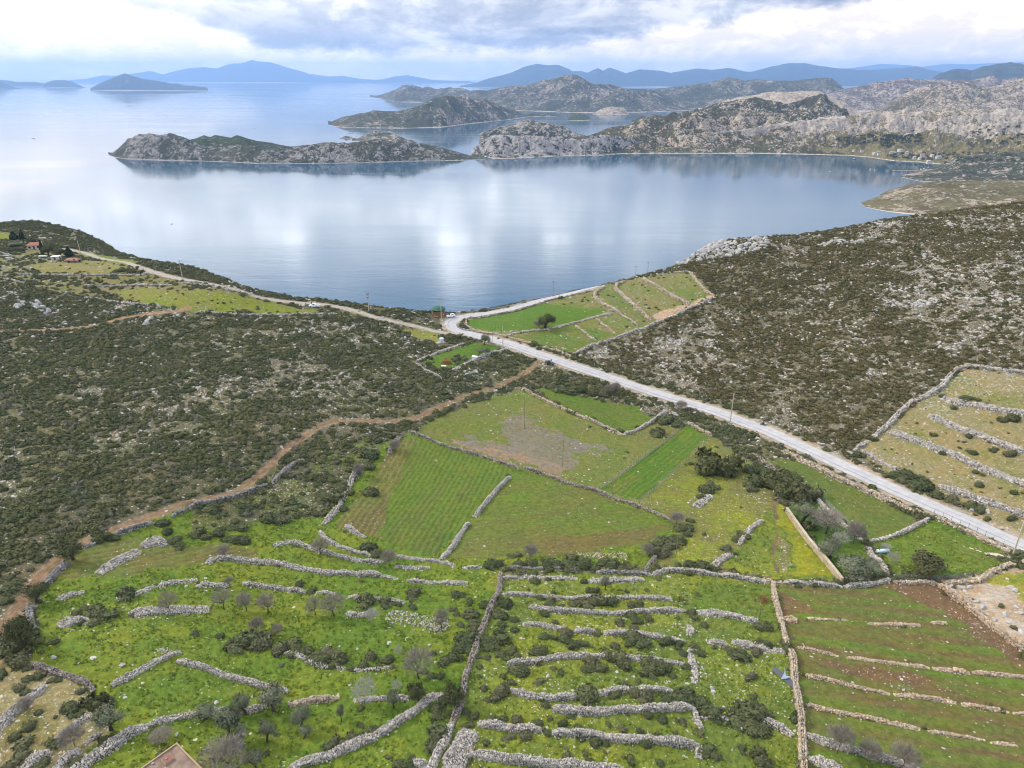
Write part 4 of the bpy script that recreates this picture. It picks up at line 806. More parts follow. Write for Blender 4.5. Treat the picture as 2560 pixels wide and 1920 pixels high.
# along the dirt track
wall('f', [(420, 650), (330, 690), (250, 742), (200, 800), (140, 852)], 1.2, .8, 'd', 'dark wall beside the track in the middle of the scrub')
wall('P', px('f', [(110, 860), (0, 892)]) + px('e', [(2100, 942), (1900, 1002), (1750, 1012), (1620, 1072), (1480, 1132)]), 1.4, .8, 'd', 'long grey wall along the lower edge of the dirt track')
wall('e', [(1330, 1192), (1150, 1242), (960, 1302)], 1.4, .8, 'd', 'grey trackside wall between two dark bushes')
wall('e', [(820, 1362), (770, 1382), (715, 1404)], 1.2, .8, 'd', 'short trackside wall stub right of the round dark bush')
wall('P', px('e', [(600, 1532), (500, 1602)]) + px('i', [(440, 20), (400, 70), (340, 118)]), 1.5, .9, 'd', 'trackside wall at the top of the left green slope')
wall('i', [(300, 245), (245, 290), (255, 340), (285, 420), (290, 500)], 1.5, 1.0, 'd', 'bent wall between the track and the green slope, bushes below')
wall('i', [(260, 748), (400, 802), (600, 862), (720, 902), (810, 982)], 1.3, .9, 'm', 'mossy wall under the left green slope')
wall('i', [(860, 1092), (905, 1140), (950, 1192)], 1.2, .8, 'm', 'short mossy wall piece left of a round olive tree')
# curved terrace walls of the left slope
wall('f', [(550, 1262), (600, 1342), (700, 1392), (850, 1442), (1010, 1472)], 1.2, .9, 'g', 'upper curved wall hooking up at its left end, left slope')
wall('f', [(1190, 1482), (1400, 1507), (1590, 1532), (1720, 1562)], 1.0, .9, 'g', 'curved wall meeting the foot of the field dividing wall')
wall('f', [(150, 1392), (240, 1367), (320, 1357), (450, 1402), (600, 1452), (750, 1487), (900, 1522), (1100, 1537)], 1.2, 1.2, 'g', 'second curved wall with a bare tree standing at it')
wall('f', [(1200, 1565), (1320, 1582), (1500, 1582)], .7, 1.0, 'g', 'tumbled end of the second curved wall', .6)
wall('P', px('e', [(1790, 1545), (1830, 1502), (1950, 1502), (2212, 1532)]) + px('f', [(200, 1547), (350, 1582), (500, 1607), (700, 1622), (900, 1637), (1080, 1637)]), 1.3, 1.3, 'g', 'third and longest curved wall of the left slope, broad at its left end')
wall('f', [(1785, 1582), (1860, 1584), (1945, 1580)], .9, .9, 'g', 'short wall left of the dark bush on the dividing line')
wall('i', [(2095, 57), (2212, 77), (2412, 97), (2640, 130)], 1.1, 1.1, 'g', 'fourth curved wall above the row of bare trees')
wall('j', [(525, 132), (600, 138), (690, 147)], .8, .9, 'g', 'short wall gap piece between the fourth and fifth curved walls', .3)
wall('j', [(790, 172), (900, 182), (1050, 192), (1180, 210), (1280, 228)], 1.0, 1.0, 'g', 'wall behind round dark bushes in the left slope', .3)
wall('j', [(1300, 32), (1500, 50), (1700, 56), (1830, 52)], .9, 1.0, 'g', 'low wall ending near the long mossy wall, upper left slope', .3)
wall('j', [(1060, -8), (1140, 8), (1220, 18)], .7, .8, 'g', 'small low stub of wall left of a brown bush', .5)
wall('i', [(1010, 197), (1100, 175), (1180, 155), (1300, 92), (1450, 62), (1700, 27)], .8, 1.2, 'g', 'tumbled wall rising past a large dark bush on the green slope', .6)
wall('i', [(1700, 92), (1780, 65), (1860, 82), (1985, 72)], .9, 1.3, 'g', 'pile of pale stones in line with the fourth curved wall', .5)
wall('j', [(240, 642), (400, 692), (530, 762), (620, 772)], .9, .9, 'g', 'wall below the scrub clump in the middle of the left slope', .2)
wall('j', [(670, 777), (800, 802), (1000, 812), (1170, 782)], .7, .8, 'g', 'stones along the foot of the scrub clump in the left slope', .7, dens=.7)
wall('i', [(960, 932), (1100, 872), (1250, 782), (1400, 702), (1555, 647)], 1.2, .9, 'g', 'straight wall climbing right, lower left slope')
wall('i', [(1340, 640), (1420, 640), (1470, 660)], .5, 1.6, 'g', 'spread of loose stones at the top of the straight climbing wall', .7, dens=.7)
wall('P', px('i', [(1530, 717), (1700, 762), (1900, 832), (2100, 892), (2212, 922)]) + px('j', [(100, 945), (190, 968), (270, 978)]), 1.2, 1.0, 'g', 'straight wall descending right, lower left slope')
wall('P', px('i', [(620, 1690), (750, 1605), (850, 1547), (1000, 1435), (1150, 1335), (1270, 1295)]), 1.4, 1.8, 'g', 'broad wall at the lower left, ending near the flat roof')
wall('P', px('i', [(1270, 1292), (1420, 1245), (1600, 1195), (1850, 1168), (2040, 1158), (2230, 1140)]) + px('j', [(90, 1122)]), 1.1, 1.1, 'g', 'wall running right behind the group of olive trees')
wall('j', [(270, 1095), (450, 1070), (600, 1055), (715, 1035)], 1.2, 1.1, 'w', 'wall with a pinkish left end, right of the olive trees')
wall('j', [(840, 1064), (1000, 1054), (1140, 1044), (1340, 1044)], 1.1, 1.0, 'g', 'wall behind the whitish bare tree')
wall('j', [(1660, 1022), (1500, 1037), (1420, 1112), (1300, 1212), (1200, 1262), (1050, 1362), (870, 1432), (650, 1532), (420, 1602), (260, 1680)], 1.3, 1.4, 'g', 'long broad wall sweeping down to the bottom edge, left of the mossy wall')
wall('i', [(390, 937), (250, 1052), (100, 1172), (0, 1292), (-40, 1350)], 1.1, 1.3, 'g', 'broad wall touching the left frame edge near the bottom')
wall('i', [(800, 1192), (700, 1242), (600, 1322), (490, 1407)], 1.0, 1.2, 'g', 'upper piece of the middle wall in the lower left corner')
wall('i', [(440, 1500), (300, 1582), (200, 1665)], 1.2, 1.4, 'g', 'lower piece of the middle wall in the lower left corner')
wall('i', [(860, 1342), (800, 1385), (740, 1437)], 1.0, 1.0, 'g', 'upper piece of the rightmost wall in the lower left corner')
wall('i', [(690, 1490), (560, 1582), (470, 1670)], 1.2, 1.4, 'g', 'lower piece of the rightmost wall in the lower left corner')
wall('j', [(1330, 1590), (1420, 1612), (1510, 1635)], 1.0, 1.2, 'g', 'short wall by a round bush at the bottom edge, left of the mossy wall')
# the long mossy wall and the terraces right of it
wall('j', [(2112, -40), (2110, 10), (2100, 135), (2065, 175), (2000, 332), (1930, 502), (1880, 682), (1810, 852), (1790, 1002), (1750, 1152), (1690, 1262)], 1.4, .9, 'm', 'long mossy wall running downhill between the two terraced slopes')
wall('j', [(1690, 1255), (1640, 1402), (1560, 1522), (1500, 1690)], 1.4, 1.1, 'g', 'clean grey lower end of the long downhill wall')
wall('j', [(1850, 1325), (1780, 1480), (1690, 1660)], .9, 3.2, 'g', 'wide heap of grey stones beside the lower end of the long wall', .4, 'stone_heap', 'stone heap')
wall('P', px('f', [(2130, 1590)]) + px('g', [(0, 1590), (200, 1588), (440, 1588)]), 1.0, .8, 'd', 'dark wall under the left part of the shrub row')
wall('g', [(730, 1622), (1000, 1632), (1200, 1642)], 1.0, .9, 'd', 'grey wall under the right part of the shrub row')
wall('g', [(1215, 1648), (1330, 1612), (1500, 1612), (1700, 1637), (1900, 1657), (2090, 1685), (2200, 1700)], 1.3, 1.0, 'g', 'wall bulging up then running right to the corner post')
wall('g', [(1245, 1480), (1190, 1560), (1150, 1612)], 1.1, .9, 'm', 'short brown wall going up into the dark thicket')
wall('k', [(-120, 18), (60, 5), (250, 10), (420, 22), (560, 18)], .8, 1.1, 'g', 'topmost low wall of the middle terraces, left part', .5)
wall('k', [(660, 45), (850, 40), (1000, 35), (1135, 32)], .8, 1.5, 'g', 'topmost low wall of the middle terraces, broad right part', .3)
wall('P', px('j', [(2125, 150)]) + px('k', [(0, 150), (200, 170), (400, 195), (600, 185), (830, 195), (1000, 185), (1200, 190), (1380, 195)]), 1.0, .9, 'g', 'second terrace wall, starting at the bend of the mossy wall')
wall('k', [(150, 250), (350, 290), (550, 305), (750, 315), (950, 330), (1050, 305), (1200, 300), (1500, 295)], 1.2, 1.0, 'g', 'third terrace wall, thickest in its middle')
wall('k', [(90, 412), (250, 417), (370, 442), (465, 440)], 1.1, 1.0, 'g', 'short left part of the fourth terrace wall')
wall('k', [(535, 470), (640, 475), (740, 480)], 1.3, .9, 'g', 'short upright middle part of the fourth terrace wall')
wall('k', [(790, 492), (940, 492), (1150, 512), (1300, 527), (1400, 562), (1490, 552)], 1.2, 1.0, 'g', 'right part of the fourth terrace wall')
wall('k', [(-40, 745), (180, 742), (330, 710), (440, 685), (650, 685), (900, 695), (1120, 712), (1300, 740), (1490, 750)], 1.2, 1.0, 'g', 'fifth terrace wall, arched in its middle')
wall('k', [(-30, 985), (150, 1025), (300, 1055), (450, 1045), (560, 1022)], 1.3, 1.2, 'g', 'sagging left part of the sixth terrace wall')
wall('k', [(720, 1012), (850, 992), (1000, 975), (1200, 980), (1390, 990)], 1.2, .9, 'g', 'right part of the sixth terrace wall behind round shrubs')
wall('k', [(345, 1132), (450, 1145), (650, 1170), (850, 1160), (1100, 1148), (1300, 1142), (1500, 1130), (1560, 1128)], 1.5, 1.2, 'g', 'seventh terrace wall with a tall squared right corner')
wall('k', [(1565, 1130), (1600, 1230), (1640, 1310)], 1.0, .8, 'g', 'short wall dropping from the squared corner of the seventh wall', .3)
wall('P', px('j', [(1915, 1275), (2100, 1290), (2212, 1320)]) + px('k', [(120, 1318), (250, 1318)]), 1.5, 1.1, 'g', 'eighth terrace wall, short left part')
wall('k', [(350, 1340), (550, 1352), (800, 1385), (1000, 1400), (1200, 1410), (1400, 1430), (1620, 1460)], 1.7, 1.1, 'g', 'eighth terrace wall, long tall right part')
wall('k', [(1622, 1455), (1615, 1510), (1610, 1565)], .9, 1.0, 'g', 'short wall dropping from the right end of the eighth wall', .3)
wall('P', px('j', [(1860, 1525), (2000, 1535), (2212, 1575)]) + px('k', [(250, 1605), (480, 1615), (620, 1638), (800, 1660), (1000, 1685)]), 1.6, 1.2, 'g', 'ninth and lowest terrace wall, at the bottom edge')
wall('k', [(1600, 312), (1700, 312), (1850, 335), (2000, 362), (2130, 385)], 1.0, 1.7, 'g', 'rough bank of pale boulders left of the leaning post', .4)
wall('k', [(1680, 562), (1780, 572), (1860, 585)], .9, 1.3, 'g', 'short stone bank below the leaning post', .5)
wall('P', px('k', [(1900, 562), (2050, 602), (2212, 632)]) + px('l', [(80, 645), (160, 655)]), 1.0, 1.6, 'g', 'stone bank running right to the bright wall by the tilled field', .4)
wall('k', [(1530, 420), (1545, 470), (1530, 512)], .8, 1.2, 'g', 'upper part of the tumbled cross wall of the middle terraces', .6)
wall('k', [(1545, 620), (1550, 742), (1590, 832), (1570, 922)], .8, 1.1, 'g', 'lower part of the tumbled cross wall of the middle terraces', .5)
wall('k', [(1640, 1215), (1800, 1215), (1900, 1270), (2000, 1320)], .8, .9, 'g', 'tumbled wall among dark shrubs with a yellow object on it', .6)
wall('P', px('k', [(2080, 1192), (2212, 1262)]) + px('l', [(120, 1312), (210, 1372)]), 1.0, 1.3, 'g', 'stone bank slanting down to the bright wall, lower part')
# around the tilled field
wall('l', [(45, 45), (60, 180), (100, 330), (140, 480), (168, 600)], 1.4, .8, 'w', 'upper half of the bright wall on the left of the tilled field')
wall('l', [(180, 615), (215, 685), (230, 855), (260, 1055), (290, 1255), (300, 1405), (300, 1555), (320, 1690)], 1.5, 1.0, 'w', 'lower half of the bright wall on the left of the tilled field')
wall('l', [(-60, 35), (0, 38), (60, 42), (120, 45)], 1.1, .9, 'o', 'reddish wall corner where three walls meet above the tilled field')
wall('l', [(140, 42), (400, 65), (520, 78), (640, 88)], 1.3, .9, 'g', 'wall at the top of the tilled field, left of the mortared wall foot')
wall('l', [(660, 82), (720, 85), (870, 70), (1000, 40), (1060, 20)], 1.3, .9, 'g', 'wall under the dark olives, rising to a peak')
wall('l', [(1080, 38), (1200, 57), (1310, 52), (1480, 62)], 1.1, .9, 'w', 'wall right of the peak, top of the tilled field')
wall('P', px('l', [(1520, 62), (1700, 52), (1860, 35)]) + px('h', [(1880, 1650), (2080, 1562), (2212, 1545), (2300, 1520)]), 1.2, 1.1, 'w', 'wall from the tilled field corner up to the concrete ramp')
wall('l', [(140, 362), (200, 372), (255, 382)], 1.0, 2.2, 'o', 'squat block of pinkish stones beside the bright wall')
wall('l', [(340, 360), (500, 372), (690, 382)], .4, .5, 'o', 'thin low line of stones at the top of the tilled field')
wall('l', [(860, 403), (1050, 418), (1310, 420)], .8, .9, 'o', 'isolated stone row in the middle of the tilled field')
wall('l', [(1420, 400), (1480, 396), (1540, 398)], .6, .8, 'o', 'smallest isolated stone row, right part of the tilled field')
wall('l', [(260, 612), (430, 647), (610, 687)], .7, .7, 'o', 'upper tilled field row, first piece from the left')
wall('l', [(680, 702), (850, 717), (1000, 737), (1200, 757), (1390, 782)], .7, .7, 'o', 'upper tilled field row, second and longest piece')
wall('l', [(1430, 787), (1580, 807), (1740, 827)], .8, .9, 'o', 'upper tilled field row, third piece, broad')
wall('l', [(1770, 822), (1950, 837), (2250, 865)], .7, .8, 'o', 'upper tilled field row, fourth piece at the right edge')
wall('l', [(330, 852), (530, 902), (750, 957), (950, 997), (1060, 1017)], .7, .7, 'o', 'middle tilled field row, first piece from the left')
wall('l', [(1090, 1017), (1300, 1032), (1450, 1057), (1630, 1087)], .8, .9, 'o', 'middle tilled field row, second piece, thickest')
wall('l', [(1670, 1097), (1850, 1127), (2080, 1167)], .7, .8, 'o', 'middle tilled field row, third piece')
wall('l', [(2120, 1177), (2212, 1187), (2300, 1200)], .7, .7, 'o', 'middle tilled field row, last piece at the right edge')
wall('l', [(350, 1107), (500, 1152), (700, 1187), (900, 1227), (1100, 1277), (1320, 1317)], .7, .8, 'o', 'lower tilled field row, long left piece')
wall('l', [(1380, 1332), (1600, 1377), (1870, 1417)], .6, .7, 'o', 'lower tilled field row, middle piece')
wall('l', [(1920, 1437), (2040, 1450), (2150, 1462)], .6, .7, 'o', 'lower tilled field row, short right piece')
wall('l', [(330, 1362), (480, 1422), (680, 1482), (850, 1542), (1050, 1592), (1150, 1622), (1320, 1670)], 1.2, 1.2, 'g', 'grey wall behind three bare trees at the bottom right')
wall('l', [(350, 1572), (470, 1602), (640, 1665)], 1.1, 1.6, 'g', 'short broad stone bank at the bottom edge, right of the bright wall')
wall('l', [(1490, 62), (1600, 162), (1800, 292), (1950, 422), (2100, 532), (2250, 660)], 1.6, 1.2, 'o', 'pinkish wall on the right side of the tilled field, below the bank')
# beside the road, right
wall('h', [(120, 572), (300, 662), (450, 732), (600, 812), (800, 892), (1000, 982), (1200, 1082), (1370, 1132)], 1.5, 1.7, 'w', 'broad pale bank wall on the lower side of the road')
wall('h', [(870, 1357), (1000, 1332), (1150, 1287), (1300, 1212), (1420, 1142)], 1.2, .8, 'g', 'wall between the two green plots below the road')
wall('h', [(1450, 1152), (1650, 1242), (1850, 1342), (2090, 1442)], 1.3, 1.4, 'w', 'pale roadside wall with thin posts behind it')
wall('h', [(380, 932), (440, 1012), (560, 1122), (700, 1252), (820, 1342)], 1.2, .8, 'g', 'wall behind the purple bare thicket')
wall('h', [(850, 1402), (900, 1472), (980, 1542), (1030, 1645)], 1.2, 1.0, 'g', 'bent wall left of the light blue tank')
wall('P', px('g', [(2050, 592), (2130, 635), (2212, 685)]) + px('h', [(70, 742)]), 1.0, .8, 'm', 'rust brown wall at the left tip of the roadside field')
wall('g', [(2170, 1172), (2050, 1252), (2010, 1310), (1960, 1382)], 1.0, 1.0, 'g', 'upper pale wall in the flowery meadow', .3)
wall('g', [(1900, 1462), (1800, 1512), (1750, 1562)], 1.0, 1.3, 'g', 'lower pale wall in the flowery meadow', .3)
wall('P', px('d', [(2400, 1590), (2212, 1562), (1950, 1522), (1760, 1502), (1655, 1512), (1560, 1592)]) + px('h', [(1510, 12), (1400, 82), (1240, 152), (1130, 252), (1050, 342), (950, 422), (890, 470)]), 1.7, 1.3, 'g', 'great boundary wall curving round the dry right terraces')
wall('h', [(870, 492), (800, 530), (750, 572)], 1.4, 1.1, 'g', 'lowest piece of the great boundary wall near the road')
wall('h', [(810, 562), (900, 632), (1020, 692), (1140, 747)], 1.0, 1.0, 'g', 'wall along the upper side of the road, left of the long dark hedge')
wall('h', [(1050, 402), (1200, 462), (1350, 502), (1440, 552), (1600, 602), (1700, 652), (1850, 722), (2000, 782), (2260, 880)], 1.1, 2.8, 'g', 'broad terrace bank nearest the road in the dry right terraces', .15)
wall('h', [(1390, 262), (1500, 312), (1650, 382), (1850, 452), (2000, 512), (2260, 600)], 1.1, 2.6, 'g', 'second broad terrace bank in the dry right terraces', .15)
wall('h', [(1500, 112), (1650, 162), (1800, 182), (2000, 222), (2260, 260)], 1.1, 3.2, 'g', 'highest broad terrace bank in the dry right terraces', .2)
wall('h', [(1480, 872), (1650, 932), (1850, 1002), (2050, 1072), (2260, 1150)], 1.1, 2.4, 'g', 'wall above the road right of the long dark hedge', .1)
wall('i', [(1110, 335), (1250, 305), (1500, 295), (1810, 282)], .8, 2.6, 'g', 'wide bank of grey stones with a bare tree in front', .3, 'stone_heap', 'stone heap')
wall('i', [(500, 428), (600, 392), (760, 372)], .9, 2.6, 'g', 'heap of grey stones beside dark bushes on the green slope', .4, 'stone_heap', 'stone heap')
wall('i', [(490, 205), (600, 165), (730, 135)], .6, 1.5, 'g', 'small low stone heap near the trackside bush', .6, 'stone_heap', 'stone heap')
wall('P', px('e', [(1200, 1432), (1000, 1532), (850, 1632)]), .7, 2.4, 'g', 'long spread of stones across the grass by the track', .6, 'stone_heap', 'stone heap')
wall('e', [(1230, 1402), (1340, 1342), (1420, 1392)], .9, 2.6, 'g', 'stone heap next to four dark bushes', .4, 'stone_heap', 'stone heap')
wall('j', [(790, 302), (870, 345), (1030, 310)], .6, 1.6, 'g', 'small stone heap by a pale bare tree on the slope', .5, 'stone_heap', 'stone heap')
wall('g', [(1720, 960), (1640, 1020), (1590, 1060)], .8, 2.2, 'g', 'heap of pale stones in the yellow meadow', .6, 'stone_heap', 'stone heap')
wall('j', [(1140, 330), (1300, 370), (1480, 390), (1640, 460)], .5, 4.0, 'g', 'scatter of pale stones around a brown bare tree', .8, 'stone_heap', 'stone heap', dens=.45)
wall('g', [(570, 1475), (760, 1478), (990, 1482)], .5, 2.4, 'w', 'stones along the foot of the ploughed field above the shrub row', .8, 'stone_heap', 'stone heap', dens=.5)
# mortared straight wall
L = world_line(px('h', [(160, 1090), (250, 1215), (350, 1355), (470, 1495), (610, 1665), (640, 1700)]), .5, .8)
d_ = np.gradient(L, axis=0); d_ /= np.linalg.norm(d_, axis=1)[:, None]; n_ = np.stack([-d_[:, 1], d_[:, 0]], 1); zg = gz(L[:, 0], L[:, 1])
def sweep(L, n_, zb, zt, half):
    Rg = np.stack([np.c_[L + n_ * half * s, zz] for s, zz in ((-1, zb), (-1, zt), (1, zt), (1, zb))], 1); k = len(L); I = np.arange(k * 4).reshape(k, 4)
    return Rg.reshape(-1, 3), np.concatenate([np.stack([I[:-1, j], I[1:, j], I[1:, j + 1], I[:-1, j + 1]], -1) for j in range(3)] + [I[:1, ::-1], I[-1:]])
MAT['render'] = M_plain('rendered_wall', (.33, .28, .20), .9, .35, 1.2, .15, bump=.5); MAT['coping'] = M_plain('wall_coping', (.40, .35, .265), .9, .3, 1.5, .15, bump=.4)
e_ = empty('garden_wall', (float(L[0, 0]), float(L[0, 1]), float(zg[0])))
tag(e_, 'straight beige mortared wall with a smooth coping beside the yellow flowers', 'wall')
off = np.array([L[0, 0], L[0, 1], zg[0]])
for nm, zb, zt, hf, mt in (('wall', zg - .4, zg + 1.5, .25, MAT['render']), ('coping', zg + 1.5, zg + 1.62, .34, MAT['coping'])):
    V, Fq = sweep(L, n_, zb, zt, hf); link(nm, mesh_np(nm, V - off, Fq, mt), e_)

# ------------------------------------------------------------------ loose boulders and bedrock
BOULD = []
def boulder_mesh(seed, sub=2, rough=.5):
    r_ = np.random.default_rng(seed); v = _iv.copy(); f = _if.copy()
    for _ in range(sub):
        cache = {}; nf = []
        v = list(map(tuple, v))
        def mid(a, b):
            k = (min(a, b), max(a, b))
            if k not in cache:
                q = (np.array(v[a]) + np.array(v[b])) / 2; q = q / np.linalg.norm(q); v.append(tuple(q)); cache[k] = len(v) - 1
            return cache[k]
        for a, b, c in f:
            ab, bc, ca = mid(a, b), mid(b, c), mid(c, a); nf += [(a, ab, ca), (b, bc, ab), (c, ca, bc), (ab, bc, ca)]
        v = np.array(v); f = np.array(nf)
    # cut by random planes for a broken look, then roughen
    for _ in range(9):
        n = r_.normal(size=3); n /= np.linalg.norm(n); dd = .55 + .35 * r_.random(); s = v @ n - dd; v = v - np.where(s > 0, s, 0)[:, None] * n
    k = 1 + rough * .35 * (fbm(v[:, 0] * 3 + seed, v[:, 1] * 3 + v[:, 2] * 5, 3, seed) - .5); v = v * k[:, None] * np.array([1.1, .9, .75])
    return v, f
for k in range(5):
    v, f = boulder_mesh(100 + k); cl = np.tile(np.array((.36, .35, .335)) * (1 + .06 * (k - 2)), (len(v), 1))
    BOULD.append(mesh_np('boulder', v * .5, f, MAT['stone'], False, dict(scol=cl)))
def boulders(c, pts, label, group, smin=.6, smax=1.3):
    for q in px(c, pts):
        x, y, z = [float(k) for k in at(*q)]; s = random.uniform(smin, smax)
        o = link('boulder', BOULD[random.randrange(5)], None, (x, y, float(gz(x, y)) + s * .1)); o.scale = (s * random.uniform(.9, 1.4), s, s * random.uniform(.7, 1.1)); o.rotation_euler = (random.uniform(-.2, .2), random.uniform(-.2, .2), random.uniform(0, 6.3))
        tag(o, label, 'boulder', group)
boulders('h', [(20, 330), (55, 345), (95, 355), (135, 365), (195, 385), (240, 405), (345, 455), (440, 515), (475, 525), (560, 520), (690, 590), (720, 600), (1180, 850), (1760, 1090), (1890, 1110)], 'pale boulder on the upper verge of the road, right half', 'boulders on the upper road verge', .8, 1.7)
boulders('g', [(1090, 75), (1130, 95), (1190, 120), (1260, 150), (1330, 165), (1410, 210), (1460, 195), (1520, 215), (1580, 260), (1640, 250), (1560, 70), (1640, 110), (1540, 55), (1860, 330), (1890, 390), (1960, 410), (2040, 430), (2110, 450), (2130, 500), (2150, 540), (2070, 535), (2120, 470)], 'pale boulder below the road between verge and fields', 'boulders on the lower road verge', .7, 1.7)
boulders('b', [(1030, 1300), (1080, 1330), (1130, 1290), (1150, 1370), (1070, 1250), (1200, 1320), (1310, 1350), (1390, 1330), (1500, 1330), (860, 1520), (900, 1490), (1000, 1440), (490, 1130), (600, 1165), (620, 1190), (700, 1240), (690, 1140), (1820, 1245), (1850, 1255), (1790, 1235)], 'grey boulder in the scrub left of the small plot', 'boulders around the small plot', .6, 1.6)
boulders('j', [(1155, 575), (1300, 540), (1600, 660), (610, 605), (720, 605), (1550, 745), (1140, 590), (525, 150), (440, 310), (525, 785), (1690, 900), (1500, 600), (240, 575)], 'pale loose stone in the grass of the left slope', 'loose stones on the left slope', .4, .8)
boulders('i', [(800, 715), (460, 710), (1055, 775), (1065, 280), (1610, 95), (1870, 1095), (1145, 775), (1530, 1375), (510, 185), (115, 1245), (150, 105), (1440, 70), (1185, 145), (680, 755)], 'pale loose stone on the lower left slope', 'loose stones on the lower left slope', .5, 1.1)
boulders('k', [(1610, 755), (1735, 1005), (1725, 975), (575, 1215), (60, 915), (310, 870), (1640, 790), (1300, 40), (1350, 15), (1880, 1160), (1885, 1210), (1830, 1140), (2200, 1275), (175, 1060), (1985, 1085), (1950, 1065), (655, 515)], 'pale loose stone on the middle terraces', 'loose stones on the middle terraces', .4, .9)
boulders('g', [(205, 405), (305, 445), (835, 655), (840, 720), (700, 605), (235, 330), (15, 330), (1700, 1130), (1790, 1300), (1810, 1250)], 'pale loose stone lying in the muddy field', 'loose stones in the muddy field', .35, .7)
boulders('f', [(2030, 405), (2045, 430), (2090, 415), (2075, 265), (2150, 290), (2200, 310), (2010, 270), (1560, 660)], 'pale loose stone on the grass left of the mud', 'loose stones left of the mud', .5, 1.)
boulders('l', [(1530, 78), (1575, 92), (1622, 128), (1665, 105), (1700, 130), (1720, 180), (1800, 220), (1850, 270), (1900, 330), (1960, 380), (2010, 440), (2060, 500), (2120, 540), (2180, 320), (2150, 270), (2100, 100), (2130, 130), (2170, 160), (1760, 60), (1740, 100), (2050, 330), (2190, 480), (2080, 400)], 'pale boulder on the tan bank right of the tilled field', 'boulders on the tan bank', .6, 1.5)
def outcrop(c, poly, n, smin, smax, label, tall=1.):
    """bedrock crag: one mesh of fused blocks"""
    P = np.array(px(c, poly)); k = 0; pts = []
    while len(pts) < n:
        q = (rng.uniform(P[:, 0].min(), P[:, 0].max()), rng.uniform(P[:, 1].min(), P[:, 1].max()))
        if inpoly(np.array([q[0]]), np.array([q[1]]), P)[0]: pts.append(q)
    pts = np.array(pts); x, y, z = at(pts[:, 0], pts[:, 1]); z = gz(x, y); V, Fc, off = [], [], 0
    lean = rng.uniform(0, 6.28)
    for i in range(n):
        v, f = BV[rng.integers(0, 6)]; s = smin + (smax - smin) * rng.random() ** 2; a = rng.random() * 6.28
        w = v * np.array([s * rng.uniform(.7, 1.5), s, s * rng.uniform(.8, 1.6) * tall]); w = np.c_[w[:, 0] * math.cos(a) - w[:, 1] * math.sin(a), w[:, 0] * math.sin(a) + w[:, 1] * math.cos(a), w[:, 2]]
        V.append(w + np.array([x[i], y[i], z[i] + s * .05])); Fc.append(f + off); off += len(v)
    V = np.concatenate(V); sh = rng.random(n)
    cl = np.repeat(np.array([(.34, .335, .325)]) * (.8 + .4 * sh[:, None]), len(BV[0][0]), axis=0)
    tag(link('rock_outcrop', mesh_np('rock_outcrop', V, np.concatenate(Fc), MAT['stone'], False, dict(scol=cl))), label, 'rock outcrop', kind='structure')
BV = [boulder_mesh(200 + k, 1, .9) for k in range(6)]; BV = [(v * .6, f) for v, f in BV]
outcrop('c', [(1420, 640), (1600, 490), (1850, 420), (2212, 385), (2212, 480), (1850, 560), (1560, 610)], 420, .8, 3.0, 'long crest of pale crags on the skyline of the right hill', 1.1)
outcrop('c', [(1640, 470), (1700, 450), (1860, 420), (1830, 470), (1700, 500)], 60, 1.6, 3.6, 'highest pale crag on the crest of the right hill', 1.2)
outcrop('d', [(430, 455), (560, 420), (620, 385), (700, 420), (820, 425), (830, 455), (700, 450), (560, 470), (520, 490)], 90, .8, 2.4, 'horseshoe of pale rock below the skyline of the right hill', .8)
outcrop('d', [(1490, 285), (1590, 265), (1600, 320), (1510, 330)], 40, .9, 2.4, 'pale flat rock high on the right hill', .7)
outcrop('d', [(1270, 550), (1370, 535), (1360, 585), (1280, 580)], 30, .8, 2., 'pale rock patch in the scrub of the upper right hill', .7)
outcrop('d', [(740, 290), (990, 250), (1000, 300), (760, 310)], 30, .8, 2.2, 'rocks on the skyline right of the horseshoe rock', .9)
outcrop('d', [(1050, 840), (1360, 800), (1370, 860), (1090, 870)], 45, .6, 1.8, 'row of pale ribs in the middle of the right hill', .9)
outcrop('d', [(1050, 960), (1140, 940), (1500, 930), (1500, 970), (1080, 990)], 45, .6, 1.8, 'second row of pale ribs on the right hill', .9)
outcrop('a', [(105, 945), (190, 935), (240, 985), (150, 1010)], 30, .9, 2.4, 'white tilted rocks in scrub, left part of the pair', 1.2)
outcrop('a', [(260, 960), (320, 950), (440, 1030), (400, 1065), (290, 1010)], 34, .9, 2.4, 'white tilted rocks in scrub, right part of the pair', 1.2)
outcrop('a', [(780, 1035), (960, 1030), (1000, 1070), (790, 1075)], 34, .7, 2., 'white rocks just above the orange track', 1.1)
outcrop('a', [(1240, 1120), (1300, 1085), (1350, 1140), (1260, 1150)], 20, .8, 2.2, 'single white rock cluster below the orange track', 1.2)
outcrop('a', [(530, 1130), (600, 1125), (600, 1175), (530, 1175)], 16, .7, 1.7, 'white rock cluster cut by the orange track', 1.)
outcrop('a', [(-30, 520), (60, 510), (150, 590), (90, 600), (0, 560)], 34, .8, 2.4, 'grey rocks at the left edge below the olive trees', 1.)
outcrop('b', [(1780, 1560), (1820, 1510), (1900, 1530), (2000, 1560), (1990, 1610), (1800, 1590)], 50, .6, 1.7, 'grey rocks under the thick wall of the small plot', .9)
